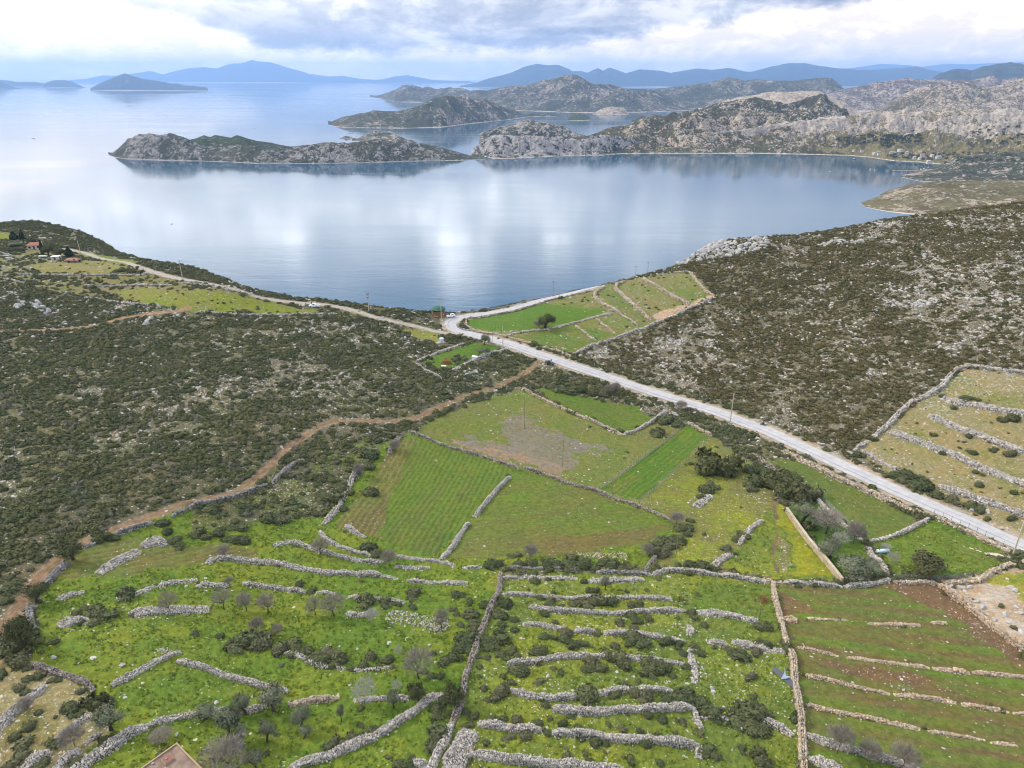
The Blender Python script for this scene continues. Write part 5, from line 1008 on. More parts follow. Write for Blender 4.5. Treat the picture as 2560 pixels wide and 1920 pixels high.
# ------------------------------------------------------------------ plants
def leaf_cards(P, N, size, r_, asp=1.6):
    """small leaf sprays: one bent quad each, at P facing roughly N"""
    n = len(P); N = N + r_.normal(size=(n, 3)) * .55; N /= np.linalg.norm(N, axis=1)[:, None]
    A = np.cross(N, r_.normal(size=(n, 3))); A /= np.linalg.norm(A, axis=1)[:, None]; B = np.cross(N, A)
    s = size * (.6 + .8 * r_.random(n))[:, None]
    q = np.stack([P - A * s * .5 * asp, P - B * s * .5 + N * s * .12, P + A * s * .5 * asp, P + B * s * .5 + N * s * .12], 1)
    return q.reshape(-1, 3), np.arange(n * 4).reshape(n, 4)
def shrub_mesh(seed, matr, cards=520, sub=2, flat=.62, leaf=.085, name='shrub', lobes=(4, 7), spread=.20, lr=.20):
    """unit shrub, about 1 m across: lumpy dark body under a coat of leaf sprays"""
    r_ = np.random.default_rng(seed)
    v, f = sphere(sub)
    nb = r_.integers(*lobes); cs = np.c_[r_.normal(size=(nb, 2)) * spread, .10 + .16 * r_.random(nb)]; rs = lr + .7 * lr * r_.random(nb)
    def rad(d):
        out = np.zeros(len(d))
        for c, q in zip(cs, rs):
            b = d @ c; disc = b * b - (c @ c - q * q); out = np.maximum(out, np.where(disc > 0, b + np.sqrt(np.maximum(disc, 0)), .12))
        return out
    R_ = rad(v) * (1 + .55 * (fbm(v[:, 0] * 5 + seed, v[:, 1] * 5 + v[:, 2] * 7, 3, seed) - .5))
    V = v * (R_ * .90)[:, None]; V[:, 2] = np.maximum(V[:, 2], -.08)
    d = r_.normal(size=(cards, 3)); d[:, 2] = np.abs(d[:, 2]) * .9 + .02; d /= np.linalg.norm(d, axis=1)[:, None]
    P = d * (rad(d) * (.82 + .30 * r_.random(cards)))[:, None]
    LV, LF = leaf_cards(P, d, leaf, r_)
    V = np.concatenate([V, LV]); V[:, 2] *= flat / .62
    return mesh_np(name, V, [f, LF + len(v)], matr, False)
def sphere(sub):
    v = _iv.copy(); f = _if.copy()
    for _ in range(sub):
        cache = {}; nf = []; v = [np.array(q) for q in v]
        def mid(a, b):
            k = (min(a, b), max(a, b))
            if k not in cache:
                q = v[a] + v[b]; v.append(q / np.linalg.norm(q)); cache[k] = len(v) - 1
            return cache[k]
        for a, b, c in f:
            ab, bc, ca = mid(a, b), mid(b, c), mid(c, a); nf += [(a, ab, ca), (b, bc, ab), (c, ca, bc), (ab, bc, ca)]
        v = np.array(v); f = np.array(nf)
    return v, f
SHR = [shrub_mesh(300 + k, MAT['shrub']) for k in range(6)]
def scale_at(u, v):
    x, y, z = [float(q) for q in at(u, v)]; zc = y * CP + (CZ - z) * SP; return x, y, float(gz(x, y)), zc
def shrubs(c, data, label, group, flat=.75):
    for a, b, w in data:
        u, v = px(c, [(a, b)])[0]; v += w / 3.456 * .22; x, y, z, zc = scale_at(u, v); s = w / 3.456 * zc / F
        o = link('shrub', SHR[random.randrange(5)], None, (x, y, z - .05 * s)); k = random.uniform(.85, 1.1); o.scale = (s * 1.15 * k, s * 1.15 / k * random.uniform(.85, 1), s * flat * random.uniform(.9, 1.25)); o.rotation_euler = (0, 0, random.uniform(0, 6.3))
        tag(o, label, 'shrub', group)
shrubs('j', [(980, 190, 170), (1120, 230, 100), (1200, 235, 80), (1360, 150, 130), (1370, 250, 90), (1720, 140, 120), (480, 115, 70), (360, 65, 80), (1000, 690, 120), (940, 770, 110), (1150, 715, 110), (1060, 780, 80), (60, 540, 230), (160, 620, 150), (330, 600, 170), (560, 660, 200), (740, 690, 180), (660, 740, 100), (820, 800, 80), (1550, 860, 90), (1540, 660, 80), (450, 620, 110), (640, 640, 120), (0, 610, 130), (1180, 770, 70)], 'dark green shrub on the green slope left of the long mossy wall', 'shrubs on the left slope')
shrubs('j', [(1840, 300, 170), (1740, 320, 70), (1900, 390, 140), (1840, 560, 200), (1760, 600, 150), (1700, 700, 120), (1620, 730, 130), (1770, 690, 80), (1960, 240, 110), (1770, 420, 80), (1860, 210, 90), (1690, 270, 80), (1900, 470, 90), (1790, 520, 90)], 'dark green shrub growing against the left side of the long mossy wall', 'shrubs left of the mossy wall')
shrubs('j', [(2150, 230, 140), (2090, 300, 90), (2140, 330, 130), (2060, 540, 170), (2090, 480, 110), (2090, 600, 90), (2060, 1000, 180), (1980, 960, 80), (1940, 775, 70), (1920, 860, 60), (2130, 870, 70), (2010, 600, 110), (2000, 690, 90), (2110, 400, 100), (2140, 690, 90), (2180, 930, 80), (1830, 1290, 75), (1985, 1420, 80), (2130, 1465, 45), (2180, 1390, 80), (1900, 1220, 90), (2060, 1230, 100), (2150, 1220, 90), (1820, 1160, 90)], 'dark green shrub close to the right side of the long mossy wall', 'shrubs right of the mossy wall')
shrubs('j', [(680, 1430, 150), (790, 1400, 120), (870, 1370, 90), (1010, 1320, 120), (1030, 1340, 80), (1560, 1390, 190), (1520, 1470, 120), (1560, 1170, 120), (1610, 1060, 110), (1680, 1190, 80), (1240, 1590, 120), (1320, 1600, 120), (1360, 1550, 60), (1150, 1565, 60), (430, 1640, 140), (920, 1270, 80)], 'brown green shrub near the long broad wall sweeping to the bottom edge', 'shrubs by the sweeping wall')
shrubs('k', [(470, 470, 120), (490, 560, 120), (620, 590, 90), (760, 490, 80), (220, 40, 90), (320, 30, 60), (610, 50, 70), (720, 130, 90), (640, 120, 60), (360, 140, 50), (900, 590, 110), (1000, 560, 120), (1080, 540, 150), (1300, 550, 120), (1160, 605, 60), (560, 230, 90), (700, 220, 150), (830, 210, 120), (1020, 240, 90), (1100, 250, 80), (330, 210, 100), (420, 260, 80), (270, 310, 90), (1050, 360, 110), (1190, 350, 100), (940, 390, 90), (1040, 440, 90), (240, 180, 80), (10, 370, 90), (20, 450, 90), (300, 520, 90), (370, 535, 70), (20, 640, 110), (60, 690, 90)], 'grey green shrub between the upper middle terrace walls', 'shrubs of the upper middle terraces')
shrubs('k', [(700, 720, 140), (830, 700, 140), (930, 740, 170), (1220, 750, 150), (780, 800, 120), (620, 790, 90), (700, 760, 100), (1150, 790, 150), (1240, 830, 120), (1320, 800, 120), (1380, 860, 80), (90, 820, 170), (230, 745, 70), (230, 910, 80), (360, 790, 60), (650, 1030, 220), (920, 1015, 120), (1060, 1010, 130), (1170, 1020, 160), (1500, 990, 250), (1360, 1050, 120), (1480, 1060, 140), (250, 660, 150), (180, 640, 100), (1100, 690, 60), (980, 930, 90), (440, 825, 80)], 'dark olive shrub between the fifth and sixth middle terrace walls', 'shrubs of the central middle terraces')
shrubs('k', [(240, 1070, 70), (305, 1125, 80), (520, 1190, 70), (430, 1270, 90), (130, 1370, 120), (310, 1340, 90), (400, 1380, 60), (820, 1440, 90), (1160, 1450, 110), (640, 1520, 70), (1090, 1330, 70), (940, 1300, 100), (840, 1290, 70), (60, 1240, 120), (230, 1260, 100), (560, 1310, 100), (680, 1310, 80), (1000, 1190, 60), (1170, 1210, 90), (700, 1420, 120), (600, 1400, 70), (1010, 1590, 90), (1290, 1600, 80), (690, 1590, 80), (480, 1570, 110), (690, 1130, 70), (1300, 1240, 110), (1480, 1250, 80)], 'brownish shrub among the lowest middle terrace walls', 'shrubs of the lower middle terraces')
shrubs('k', [(1620, 1080, 160), (1700, 1130, 200), (2000, 1200, 220), (2060, 1260, 200), (2150, 1320, 130), (1800, 1160, 120), (1480, 660, 90), (1520, 770, 100), (1600, 660, 90), (1440, 600, 80), (1560, 590, 80), (1970, 650, 180), (2080, 650, 100), (2190, 430, 140), (2140, 560, 150), (2030, 860, 100), (1680, 1500, 120), (1740, 1540, 100), (2140, 1580, 140), (1990, 1500, 70), (1900, 640, 110), (1660, 410, 80), (1560, 330, 90), (2100, 1130, 130), (2180, 1180, 120), (1950, 1130, 110), (2100, 1050, 80)], 'dark shrub right of the tumbled cross wall of the middle terraces', 'shrubs right of the cross wall')
shrubs('g', [(400, 1540, 150), (520, 1540, 150), (620, 1560, 150), (760, 1520, 130), (830, 1560, 140), (960, 1590, 120), (20, 1470, 80), (290, 1560, 120), (180, 1560, 110), (70, 1560, 120), (700, 1590, 100), (890, 1530, 90)], 'dark shrub of the row along the foot of the ploughed field', 'shrub row below the ploughed field')
shrubs('g', [(1250, 1450, 150), (1290, 1340, 150), (1400, 1310, 150), (1350, 1400, 130), (1480, 1240, 110), (1530, 1170, 80), (1330, 1460, 110), (1210, 1390, 90), (1450, 1350, 100), (1500, 1290, 90)], 'dark shrub of the thicket at the right corner of the ploughed field', 'thicket at the field corner')
shrubs('g', [(1540, 1540, 120), (1650, 1570, 150), (1690, 900, 150), (1740, 870, 90), (1640, 970, 80), (1360, 310, 150), (1440, 330, 120), (1280, 400, 130), (360, 20, 70), (470, 40, 120), (590, 40, 120), (700, 60, 120), (770, 80, 90), (2120, 730, 150), (2110, 830, 150), (2060, 880, 100), (1720, 1590, 100), (1990, 1290, 110), (1940, 1340, 80), (1870, 1430, 90), (2030, 560, 100)], 'dark shrub in the meadows between the fenced strip and the road', 'shrubs of the middle meadows')
shrubs('f', [(2020, 1540, 150), (2100, 1560, 100), (1020, 920, 140), (960, 1380, 160), (1040, 1450, 110), (100, 1150, 150), (200, 1130, 140), (820, 940, 90), (510, 1120, 70), (1000, 600, 150), (960, 680, 110), (640, 960, 150), (720, 900, 110), (590, 990, 90), (760, 1060, 90)], 'dark shrub around the curved walls and ploughed field, left side', 'shrubs left of the ploughed field')
shrubs('e', [(1400, 1170, 130), (1480, 1340, 120), (1450, 1260, 100), (1560, 1380, 100), (1550, 1320, 70), (1990, 1310, 140), (2110, 1340, 130), (1700, 1280, 100), (1850, 1060, 150), (860, 1320, 130), (960, 1310, 90), (1780, 1330, 90), (1890, 1270, 120), (2050, 1230, 110)], 'dark shrub just below the long trackside wall', 'shrubs below the trackside wall')
shrubs('i', [(680, 310, 100), (760, 270, 80), (890, 300, 180), (670, 390, 80), (790, 390, 100), (1120, 130, 170), (1130, 345, 60), (1690, 480, 80), (2000, 540, 200), (2100, 560, 200), (440, 560, 90), (2150, 480, 120), (1890, 500, 90)], 'dark shrub on the lush lower left slope', 'shrubs of the lower left slope')
shrubs('i', [(110, 70, 180), (70, 210, 100), (30, 520, 150), (40, 830, 120), (170, 730, 180), (280, 870, 100), (440, 880, 80), (510, 890, 70), (160, 970, 100), (210, 1000, 90), (600, 1120, 160), (120, 1380, 110), (200, 1480, 150), (260, 1300, 120), (660, 1200, 90), (330, 1180, 80), (520, 1440, 120), (390, 1620, 140), (680, 1620, 120), (960, 1080, 70), (60, 640, 140), (230, 790, 110), (350, 850, 90), (80, 1640, 120), (700, 1000, 80)], 'dark shrub in the rough lower left corner', 'shrubs of the lower left corner')
shrubs('h', [(1370, 870, 170), (1240, 790, 170), (1110, 770, 120), (1180, 800, 120), (1300, 830, 130), (1420, 890, 110)], 'dense dark shrub of the hedge beside the upper road verge', 'hedge above the road')
shrubs('h', [(1480, 950, 120), (1620, 1000, 100), (1760, 1040, 90), (1860, 1070, 110), (1770, 590, 80), (900, 470, 90), (2030, 300, 90), (2130, 290, 120), (1600, 190, 70), (1790, 120, 60), (1710, 110, 90), (1490, 90, 60), (1830, 860, 80), (1420, 430, 70), (1500, 590, 70), (1790, 750, 60), (770, 600, 90), (2080, 1150, 80), (1950, 560, 60), (2120, 600, 100), (1740, 450, 70), (2110, 930, 70)], 'low shrub on the dry terraces right of the road', 'shrubs on the dry right terraces')

# ---- trees
def limb_tree(seed, h, spread, levels=4, trunk=.16, up=.5, n0=4, twigs=0, twigw=.02, leafn=0, leaf=.22, clump=.5, lean=0.):
    """branching skeleton -> trunk/limb tubes plus crown (twigs or leaf sprays)"""
    r_ = np.random.default_rng(seed); tb = MB(); tips = []
    def grow(p, d, L, rad, lv):
        pts = [p]; q = p.copy(); dd = d.copy()
        for _ in range(3):
            dd = dd + r_.normal(size=3) * .18; dd[2] += .05; dd /= np.linalg.norm(dd); q = q + dd * L / 3; pts.append(q.copy())
        tb.tube(pts, np.linspace(rad, rad * .62, 4), 5 if lv < 2 else 3, False)
        if lv >= levels: tips.append((q, dd)); return
        nb = n0 if lv == 0 else r_.integers(2, 4)
        for k in range(nb):
            a = 2 * math.pi * (k + r_.random() * .6) / nb; e = np.array([math.cos(a), math.sin(a), 0.]) * spread + dd * up + np.array([0, 0, .12]); e /= np.linalg.norm(e)
            grow(q if k < 2 or lv == 0 else pts[2], e, L * r_.uniform(.62, .82), rad * .6, lv + 1)
        if lv >= 2: tips.append((q, dd))
    grow(np.array([0, 0, -.15]), np.array([lean, 0, 1.]), h * (.30 if twigs else .20), trunk, 0)
    T = np.array([q for q, _ in tips]); D = np.array([d for _, d in tips])
    zs = h / max(T[:, 2].max(), .1) * .93
    tv = np.concatenate(tb.v) * zs; T = T * zs
    if twigs:
        k = r_.integers(0, len(T), twigs); d = D[k] + r_.normal(size=(twigs, 3)) * .75 + np.array([0, 0, .1]); d /= np.linalg.norm(d, axis=1)[:, None]
        P = T[k] + r_.normal(size=(twigs, 3)) * .10 * h / 5; Lg = h * (.07 + .12 * r_.random(twigs))[:, None]
        en = r_.random(twigs) < .62; e = r_.normal(size=(twigs, 3)); e[:, 2] = np.abs(e[:, 2]) * .9 - .25; e /= np.linalg.norm(e, axis=1)[:, None]; rx = np.percentile(np.hypot(T[:, 0], T[:, 1]), 92)
        Pe = np.array([0, 0, h * .56]) + e * (r_.random(twigs) ** .4)[:, None] * np.array([rx, rx, h * .42]); P = np.where(en[:, None], Pe, P); de = e + r_.normal(size=(twigs, 3)) * .5 + np.array([0, 0, .3]); de /= np.linalg.norm(de, axis=1)[:, None]; d = np.where(en[:, None], de, d)
        A = np.cross(d, r_.normal(size=(twigs, 3))); A /= np.linalg.norm(A, axis=1)[:, None]; w = twigw
        V = np.stack([P - A * w, P + A * w, P + d * Lg + A * w * .3, P + d * Lg - A * w * .3], 1).reshape(-1, 3); Fc = np.arange(twigs * 4).reshape(-1, 4)
    else:
        k = r_.integers(0, len(T), leafn); e = r_.normal(size=(leafn, 3)); e /= np.linalg.norm(e, axis=1)[:, None]
        ctr = T.mean(0); T2 = ctr + (T - ctr) * np.array([.8, .8, .75]) + np.array([0, 0, -.03 * h]); P = T2[k] + e * (clump * h / 4 * r_.random(leafn) ** .45)[:, None]; P[:, 2] = np.maximum(P[:, 2], .1)
        V, Fc = leaf_cards(P, (P - ctr) / (np.linalg.norm(P - ctr, axis=1)[:, None] + .1) + e * .6 + np.array([0, 0, .3]), leaf, r_)
    return (tv, tb.f), (V, Fc)
def mesh_pd(name, V, f, matr):
    me = bpy.data.meshes.new(name); me.from_pydata(V.tolist(), [], f); me.materials.append(matr); me.update(); return me
TREES = {}
def tree_kind(key, n, matr, barkm, **k):
    out = []
    for i in range(n):
        (tv, tf), (cv, cf) = limb_tree(500 + 31 * i + sum(map(ord, key)), **k); out.append((mesh_pd('trunk', tv, tf, barkm), mesh_np('crown', cv, cf, matr), 2 * np.percentile(np.hypot(cv[:, 0] - np.median(cv[:, 0]), cv[:, 1] - np.median(cv[:, 1])), 88)))
    TREES[key] = (out, k['h'])
tree_kind('bare', 5, MAT['twig'], MAT['bark'], h=5., spread=.75, levels=4, trunk=.15, twigs=1500, twigw=.026, n0=4)
tree_kind('pale', 2, MAT['twig_pale'], MAT['twig_pale'], h=4., spread=.8, levels=4, trunk=.10, twigs=1300, twigw=.026, n0=4)
tree_kind('bareshrub', 3, MAT['twig'], MAT['bark'], h=3., spread=.9, levels=4, trunk=.06, twigs=2000, twigw=.026, n0=6)
tree_kind('olive', 4, MAT['olive'], MAT['bark'], h=4., spread=.75, levels=3, trunk=.16, leafn=2600, leaf=.17, clump=1.0, n0=4)
tree_kind('oak', 3, MAT['dark_leaf'], MAT['bark'], h=4., spread=.9, levels=3, trunk=.18, leafn=3200, leaf=.19, clump=1.05, n0=5)
BUSH = [shrub_mesh(600 + k, MAT['dark_leaf'], 1000, 3, .62, .07, 'foliage', (9, 14), .27, .13) for k in range(4)]
def plant(kind, c, x0, y0, h, w, label, name='tree', cat='tree', group=None):
    """foot at (x0,y0), height and crown width in survey px"""
    u, v = px(c, [(x0, y0)])[0]; x, y, z, zc = scale_at(u, v); Yv = (v - 960) / F
    H = h / 3.456 * zc / F / (CP - Yv * SP) * (.92 if h > w * .8 else .8); Wd = w / 3.456 * zc / F
    if name == 'bush':
        o = link('bush', BUSH[random.randrange(4)], None, (x, y + Wd * .15, z)); o.scale = (Wd * 1.1, Wd * .95, max(h / 3.456 * zc / F * 1.35, Wd * .5)); o.rotation_euler = (0, 0, random.uniform(0, 6.3)); return tag(o, label, cat, group)
    lst, h0 = TREES[kind]; tr, cr, wd = lst[random.randrange(len(lst))]
    e = empty(name, (x, y, z), random.uniform(0, 6.3)); s = Wd / wd; e.scale = (s, s, H / h0)
    link('trunk', tr, e); link('crown', cr, e); tag(e, label, cat, group); return e
B = 'bare'
plant(B, 'i', 1480, 322, 190, 150, 'bare grey tree in front of the wide stone bank', group='bare trees')
plant(B, 'i', 1935, 292, 175, 160, 'bare tree with a leaning trunk, left of a thinner bare tree', group='bare trees')
plant(B, 'i', 2125, 302, 170, 130, 'thin bare tree in the row under the fourth curved wall, second from left', group='bare trees')
plant(B, 'i', 1992, 98, 95, 75, 'small bare tree between two stone walls on the upper left slope', group='bare trees')
plant(B, 'j', 100, 312, 175, 150, 'round bare tree third in the row under the fourth curved wall', group='bare trees')
plant(B, 'j', 515, 335, 165, 140, 'bare tree fourth in the row, forked near the ground', group='bare trees')
plant(B, 'j', 680, 347, 195, 190, 'wide bare tree at the right end of the row', group='bare trees')
plant('pale', 'j', 1015, 402, 130, 120, 'small pale bare tree beside the small stone heap', group='bare trees')
plant(B, 'j', 1610, 482, 205, 130, 'tall brown bare tree among scattered pale stones', group='bare trees')
plant(B, 'j', 1410, 887, 260, 240, 'largest bare tree, brownish, in the middle of the left slope', group='bare trees')
plant('pale', 'j', 950, 1102, 205, 200, 'whitish bare tree in front of a low wall', group='bare trees')
plant('pale', 'j', 1218, 992, 88, 90, 'small leaning bare tree above the whitish bare tree', group='bare trees')
plant('pale', 'j', 1237, 692, 85, 75, 'tiny pale bare tree left of the largest bare tree', group='bare trees')
plant('bareshrub', 'j', 15, 500, 150, 120, 'round bare crown rising behind the dark shrub clump', group='bare trees')
plant('bareshrub', 'j', 190, 505, 95, 100, 'small bare bush right of the round bare crown', 'bare_bush', 'bare bush')
plant(B, 'f', 560, 1477, 150, 130, 'bare tree standing at the second curved wall', group='bare trees')
plant('bareshrub', 'f', 1150, 1565, 130, 130, 'brown bare tree covering the gap between two curved walls', group='bare trees')
plant('bareshrub', 'g', 165, 1500, 115, 115, 'round bare tree on the edge of the ploughed field', group='bare trees')
plant('bareshrub', 'g', 1420, 1212, 105, 115, 'round bare bush at the end of the mossy field wall', 'bare_bush', 'bare bush')
plant('bareshrub', 'g', 1160, 1482, 100, 110, 'dark bare bush left of the field corner thicket', 'bare_bush', 'bare bush')
plant(B, 'h', 490, 1292, 220, 250, 'wide purple bare tree in the olive plot', group='bare trees')
plant('bareshrub', 'h', 740, 1385, 200, 150, 'tall purple bare thicket against the wall of the olive plot', 'bare_bush', 'bare bush')
plant('pale', 'h', 620, 1392, 110, 130, 'white bare shrub between the olives and the purple thicket', 'bare_bush', 'bare bush')
plant('pale', 'h', 1070, 1560, 110, 90, 'small pale bare tree right of the light blue tank', group='bare trees')
plant('pale', 'h', 1010, 1450, 70, 80, 'small pale twiggy bush behind the light blue tank', 'bare_bush', 'bare bush')
plant('bareshrub', 'l', 600, 1535, 230, 220, 'left of three bare trees along the grey wall, bottom right', group='bare trees')
plant('bareshrub', 'l', 860, 1605, 180, 170, 'middle of three bare trees along the grey wall, bottom right', group='bare trees')
plant('bareshrub', 'l', 1140, 1690, 220, 240, 'right of three bare trees along the grey wall, bottom right', group='bare trees')
plant('bareshrub', 'i', 1950, 1700, 280, 380, 'huge grey bare bush right of the flat roof', 'bare_bush', 'bare bush')
plant('bareshrub', 'i', 645, 1470, 160, 190, 'brown bare bush between two walls of the lower left corner', 'bare_bush', 'bare bush')
plant('bareshrub', 'i', 240, 1140, 100, 130, 'grey bare bush on the broad wall at the left edge', 'bare_bush', 'bare bush')
plant('bareshrub', 'e', 1940, 1485, 90, 110, 'bare bush at the broad end of the third curved wall', 'bare_bush', 'bare bush')
plant('bareshrub', 'g', 835, 95, 100, 80, 'left of two bare bushes below the road', 'bare_bush', 'bare bush')
plant('bareshrub', 'g', 895, 75, 100, 80, 'right of two bare bushes below the road', 'bare_bush', 'bare bush')
plant('bareshrub', 'g', 1460, 225, 80, 90, 'bare bush on the stony verge right of the pair', 'bare_bush', 'bare bush')
plant('bareshrub', 'f', 1200, 575, 90, 100, 'brown bush on the overgrown wall stub', 'bare_bush', 'bare bush')
plant('bareshrub', 'f', 890, 790, 110, 90, 'grey bare bush at the top of the rough grey wall', 'bare_bush', 'bare bush')
plant('bareshrub', 'i', 1400, 1420, 90, 170, 'bare brushwood beside the small stones above the flat roof', 'bare_bush', 'bare bush')
OL = 'olive'; OG = 'olive trees of the lower left slope'
plant(OL, 'i', 1780, 1232, 110, 160, 'olive tree hiding part of the wall, leftmost of the olive group', group=OG)
plant(OL, 'i', 2125, 1190, 160, 150, 'olive tree rising above the wall behind the olive group', group=OG)
plant(OL, 'i', 1970, 1440, 270, 190, 'biggest olive tree of the group above the flat roof', group=OG)
plant(OL, 'i', 2110, 1470, 190, 150, 'olive tree in front of the biggest one, to its right', group=OG)
plant(OL, 'j', 150, 1175, 190, 220, 'wide olive tree over the pinkish wall end', group=OG)
plant(OL, 'j', 390, 1320, 170, 150, 'round olive tree standing alone right of the group', group=OG)
plant(OL, 'j', 95, 1425, 190, 130, 'tall narrow olive tree lower in the group', group=OG)
plant(OL, 'j', 738, 1255, 140, 65, 'slender young olive tree on the open grass', group=OG)
plant(OL, 'j', 412, 1395, 90, 90, 'small olive bush below the round olive tree', group=OG)
plant(OL, 'j', 1190, 1135, 140, 105, 'upright olive tree crossing the wall right of the whitish bare tree', group=OG)
plant('oak', 'j', 1410, 1085, 150, 160, 'dark tree right of the wall end behind the whitish bare tree')
plant('oak', 'j', 1720, 1130, 190, 170, 'tall dark tree beside the long mossy wall')
plant(OL, 'j', 10, 1680, 160, 130, 'olive tree cut by the bottom edge beside the huge bare bush', group=OG)
plant(OL, 'i', 965, 1335, 190, 210, 'round olive tree over the short mossy wall piece')
plant('oak', 'i', 900, 1450, 140, 120, 'dark bush under the round olive tree', 'bush', 'bush')
plant('oak', 'i', 790, 1130, 170, 180, 'dark bush in the corner of the mossy wall', 'bush', 'bush')
plant('oak', 'i', 220, 640, 270, 210, 'large dark tree beside the bent trackside wall')
plant('oak', 'i', 315, 235, 150, 170, 'dark tree between track and green slope, upper of two')
plant('oak', 'i', 180, 750, 120, 180, 'dark bush above the mossy wall end', 'bush', 'bush')
plant('oak', 'e', 630, 1520, 160, 180, 'round dark tree over the trackside wall')
plant('oak', 'e', 850, 1355, 100, 130, 'dark bush over the trackside wall, upper one', 'bush', 'bush')
plant(OL, 'h', 290, 1190, 180, 190, 'olive tree at the top of the olive plot')
plant(OL, 'h', 345, 1245, 90, 110, 'small olive bush below the topmost olive', 'bush', 'bush')
plant(OL, 'h', 545, 1500, 180, 160, 'upper of the large olives by the mortared wall')
plant(OL, 'h', 720, 1640, 180, 260, 'largest olive tree of the olive plot, lower end')
plant(OL, 'h', 880, 1640, 130, 170, 'rightmost olive in the olive plot by the bent wall')
plant('oak', 'h', 1330, 1650, 200, 250, 'dark round tree in the lower plot with a forked trunk')
plant('oak', 'g', 1760, 760, 300, 320, 'large dark evergreen thicket above the yellow meadow', 'bush', 'bush')
plant('oak', 'g', 1830, 770, 150, 190, 'grey green bush at the foot of the large evergreen thicket', 'bush', 'bush')
plant('oak', 'h', 110, 960, 200, 260, 'left half of the dark evergreen clump by the roadside field', 'bush', 'bush')
plant('oak', 'h', 260, 1010, 190, 250, 'right half of the dark evergreen clump by the roadside field', 'bush', 'bush')
plant('oak', 'h', 370, 1030, 90, 110, 'small dark bush at the tip of the evergreen clump', 'bush', 'bush')
plant('oak', 'c', 285, 1178, 115, 140, 'lone dark tree in the bright green field at the bend')
plant('bareshrub', 'c', 225, 1178, 70, 80, 'bare undergrowth left of the lone dark tree', 'bare_bush', 'bare bush')
SO = 'small olives of the walled plot'
plant(OL, 'b', 1970, 1320, 95, 75, 'small tree beside the road at the top of the small plot', group=SO)
plant(OL, 'b', 1935, 1415, 60, 70, 'small olive behind the white tank', group=SO)
plant(OL, 'b', 1985, 1400, 55, 50, 'small olive right of the white tank', group=SO)
plant(OL, 'b', 1812, 1478, 60, 55, 'small olive right of the long dark bush', group=SO)
plant(OL, 'b', 1748, 1510, 50, 40, 'smallest olive near the thick wall of the small plot', group=SO)
plant('oak', 'b', 1755, 1455, 45, 110, 'long dark bush in the small plot', 'bush', 'bush')
plant('oak', 'b', 1690, 1290, 70, 130, 'dark bush right of the white shrine', 'bush', 'bush')
plant(OL, 'k', 805, 125, 115, 70, 'small tree crossing the topmost terrace wall')
plant('oak', 'k', 2160, 1600, 140, 150, 'dark bush left of the bright wall, bottom', 'bush', 'bush')
plant('oak', 'a', 1025, 692, 45, 110, 'flat dark bush on the headland, left of three', 'bush', 'bush')
plant('oak', 'a', 1128, 702, 62, 70, 'middle of the three bushes on the headland', 'bush', 'bush')
plant('oak', 'a', 1215, 702, 48, 55, 'right of the three bushes on the headland', 'bush', 'bush')
plant('oak', 'a', 1185, 672, 34, 32, 'small round tree behind the three headland bushes')
plant('oak', 'a', 430, 558, 100, 85, 'round dark tree right of the middle cypress')
plant('oak', 'a', 525, 560, 65, 65, 'lower dark tree between round tree and conical tree')
plant('oak', 'a', 60, 515, 50, 90, 'dark bush left of the red roofed house', 'bush', 'bush')
plant('oak', 'a', 180, 510, 40, 60, 'small dark bush in front of the red roofed house', 'bush', 'bush')
plant('oak', 'a', 250, 440, 50, 70, 'dark bush behind the red roofed house', 'bush', 'bush')
plant(OL, 'a', 140, 470, 55, 90, 'grey green tree below the pair of cypresses')
def cypress(c, x0, y0, h, w, label, ragged=.12):
    u, v = px(c, [(x0, y0)])[0]; x, y, z, zc = scale_at(u, v); H = h / 3.456 * zc / F / CP; Wd = w / 3.456 * zc / F
    r_ = np.random.default_rng(int(x0)); n = 900; q = r_.random(n) ** .8; a = r_.random(n) * 6.283
    rad = Wd * .5 * np.sin(np.clip(q * 1.05 + .10, 0, 1) * math.pi) ** .6 * (1 - q * .35) * (1 + ragged * r_.normal(size=n))
    P = np.c_[rad * np.cos(a), rad * np.sin(a), H * (.06 + .94 * q)]; LV, LF = leaf_cards(P, np.c_[np.cos(a), np.sin(a), .5 + 0 * a], Wd * .2, r_)
    k = 9; core = []; 
    for i in range(k):
        t_ = i / (k - 1); rr_ = Wd * .42 * math.sin(min(t_ * 1.0 + .12, 1) * math.pi) ** .6 * (1 - t_ * .35); core += [(rr_ * math.cos(6.283 * j / 7), rr_ * math.sin(6.283 * j / 7), H * (.05 + .93 * t_)) for j in range(7)]
    I = np.arange(k * 7).reshape(k, 7); cf = np.stack([I[:-1], np.roll(I[:-1], -1, 1), np.roll(I[1:], -1, 1), I[1:]], -1).reshape(-1, 4)
    e = empty('cypress_tree', (x, y, z)); link('crown', mesh_np('crown', np.concatenate([core, LV]), [cf, LF + k * 7], MAT['cypress']), e)
    MB().tube([(0, 0, -.2), (0, 0, H * .15)], [Wd * .1, Wd * .07], 6).build('trunk', MAT['bark'], e); tag(e, label, 'tree')
cypress('a', 206, 425, 92, 26, 'taller of the paired slim cypresses above the red roofed house')
cypress('a', 183, 412, 55, 18, 'shorter of the paired slim cypresses above the red roofed house')
cypress('a', 373, 540, 115, 34, 'single slim cypress right of the red roofed house')
cypress('a', 125, 418, 62, 55, 'broad dark conifer left of the paired cypresses', .3)
cypress('a', 600, 562, 80, 52, 'dark conical tree beside the tall headland pole', .3)

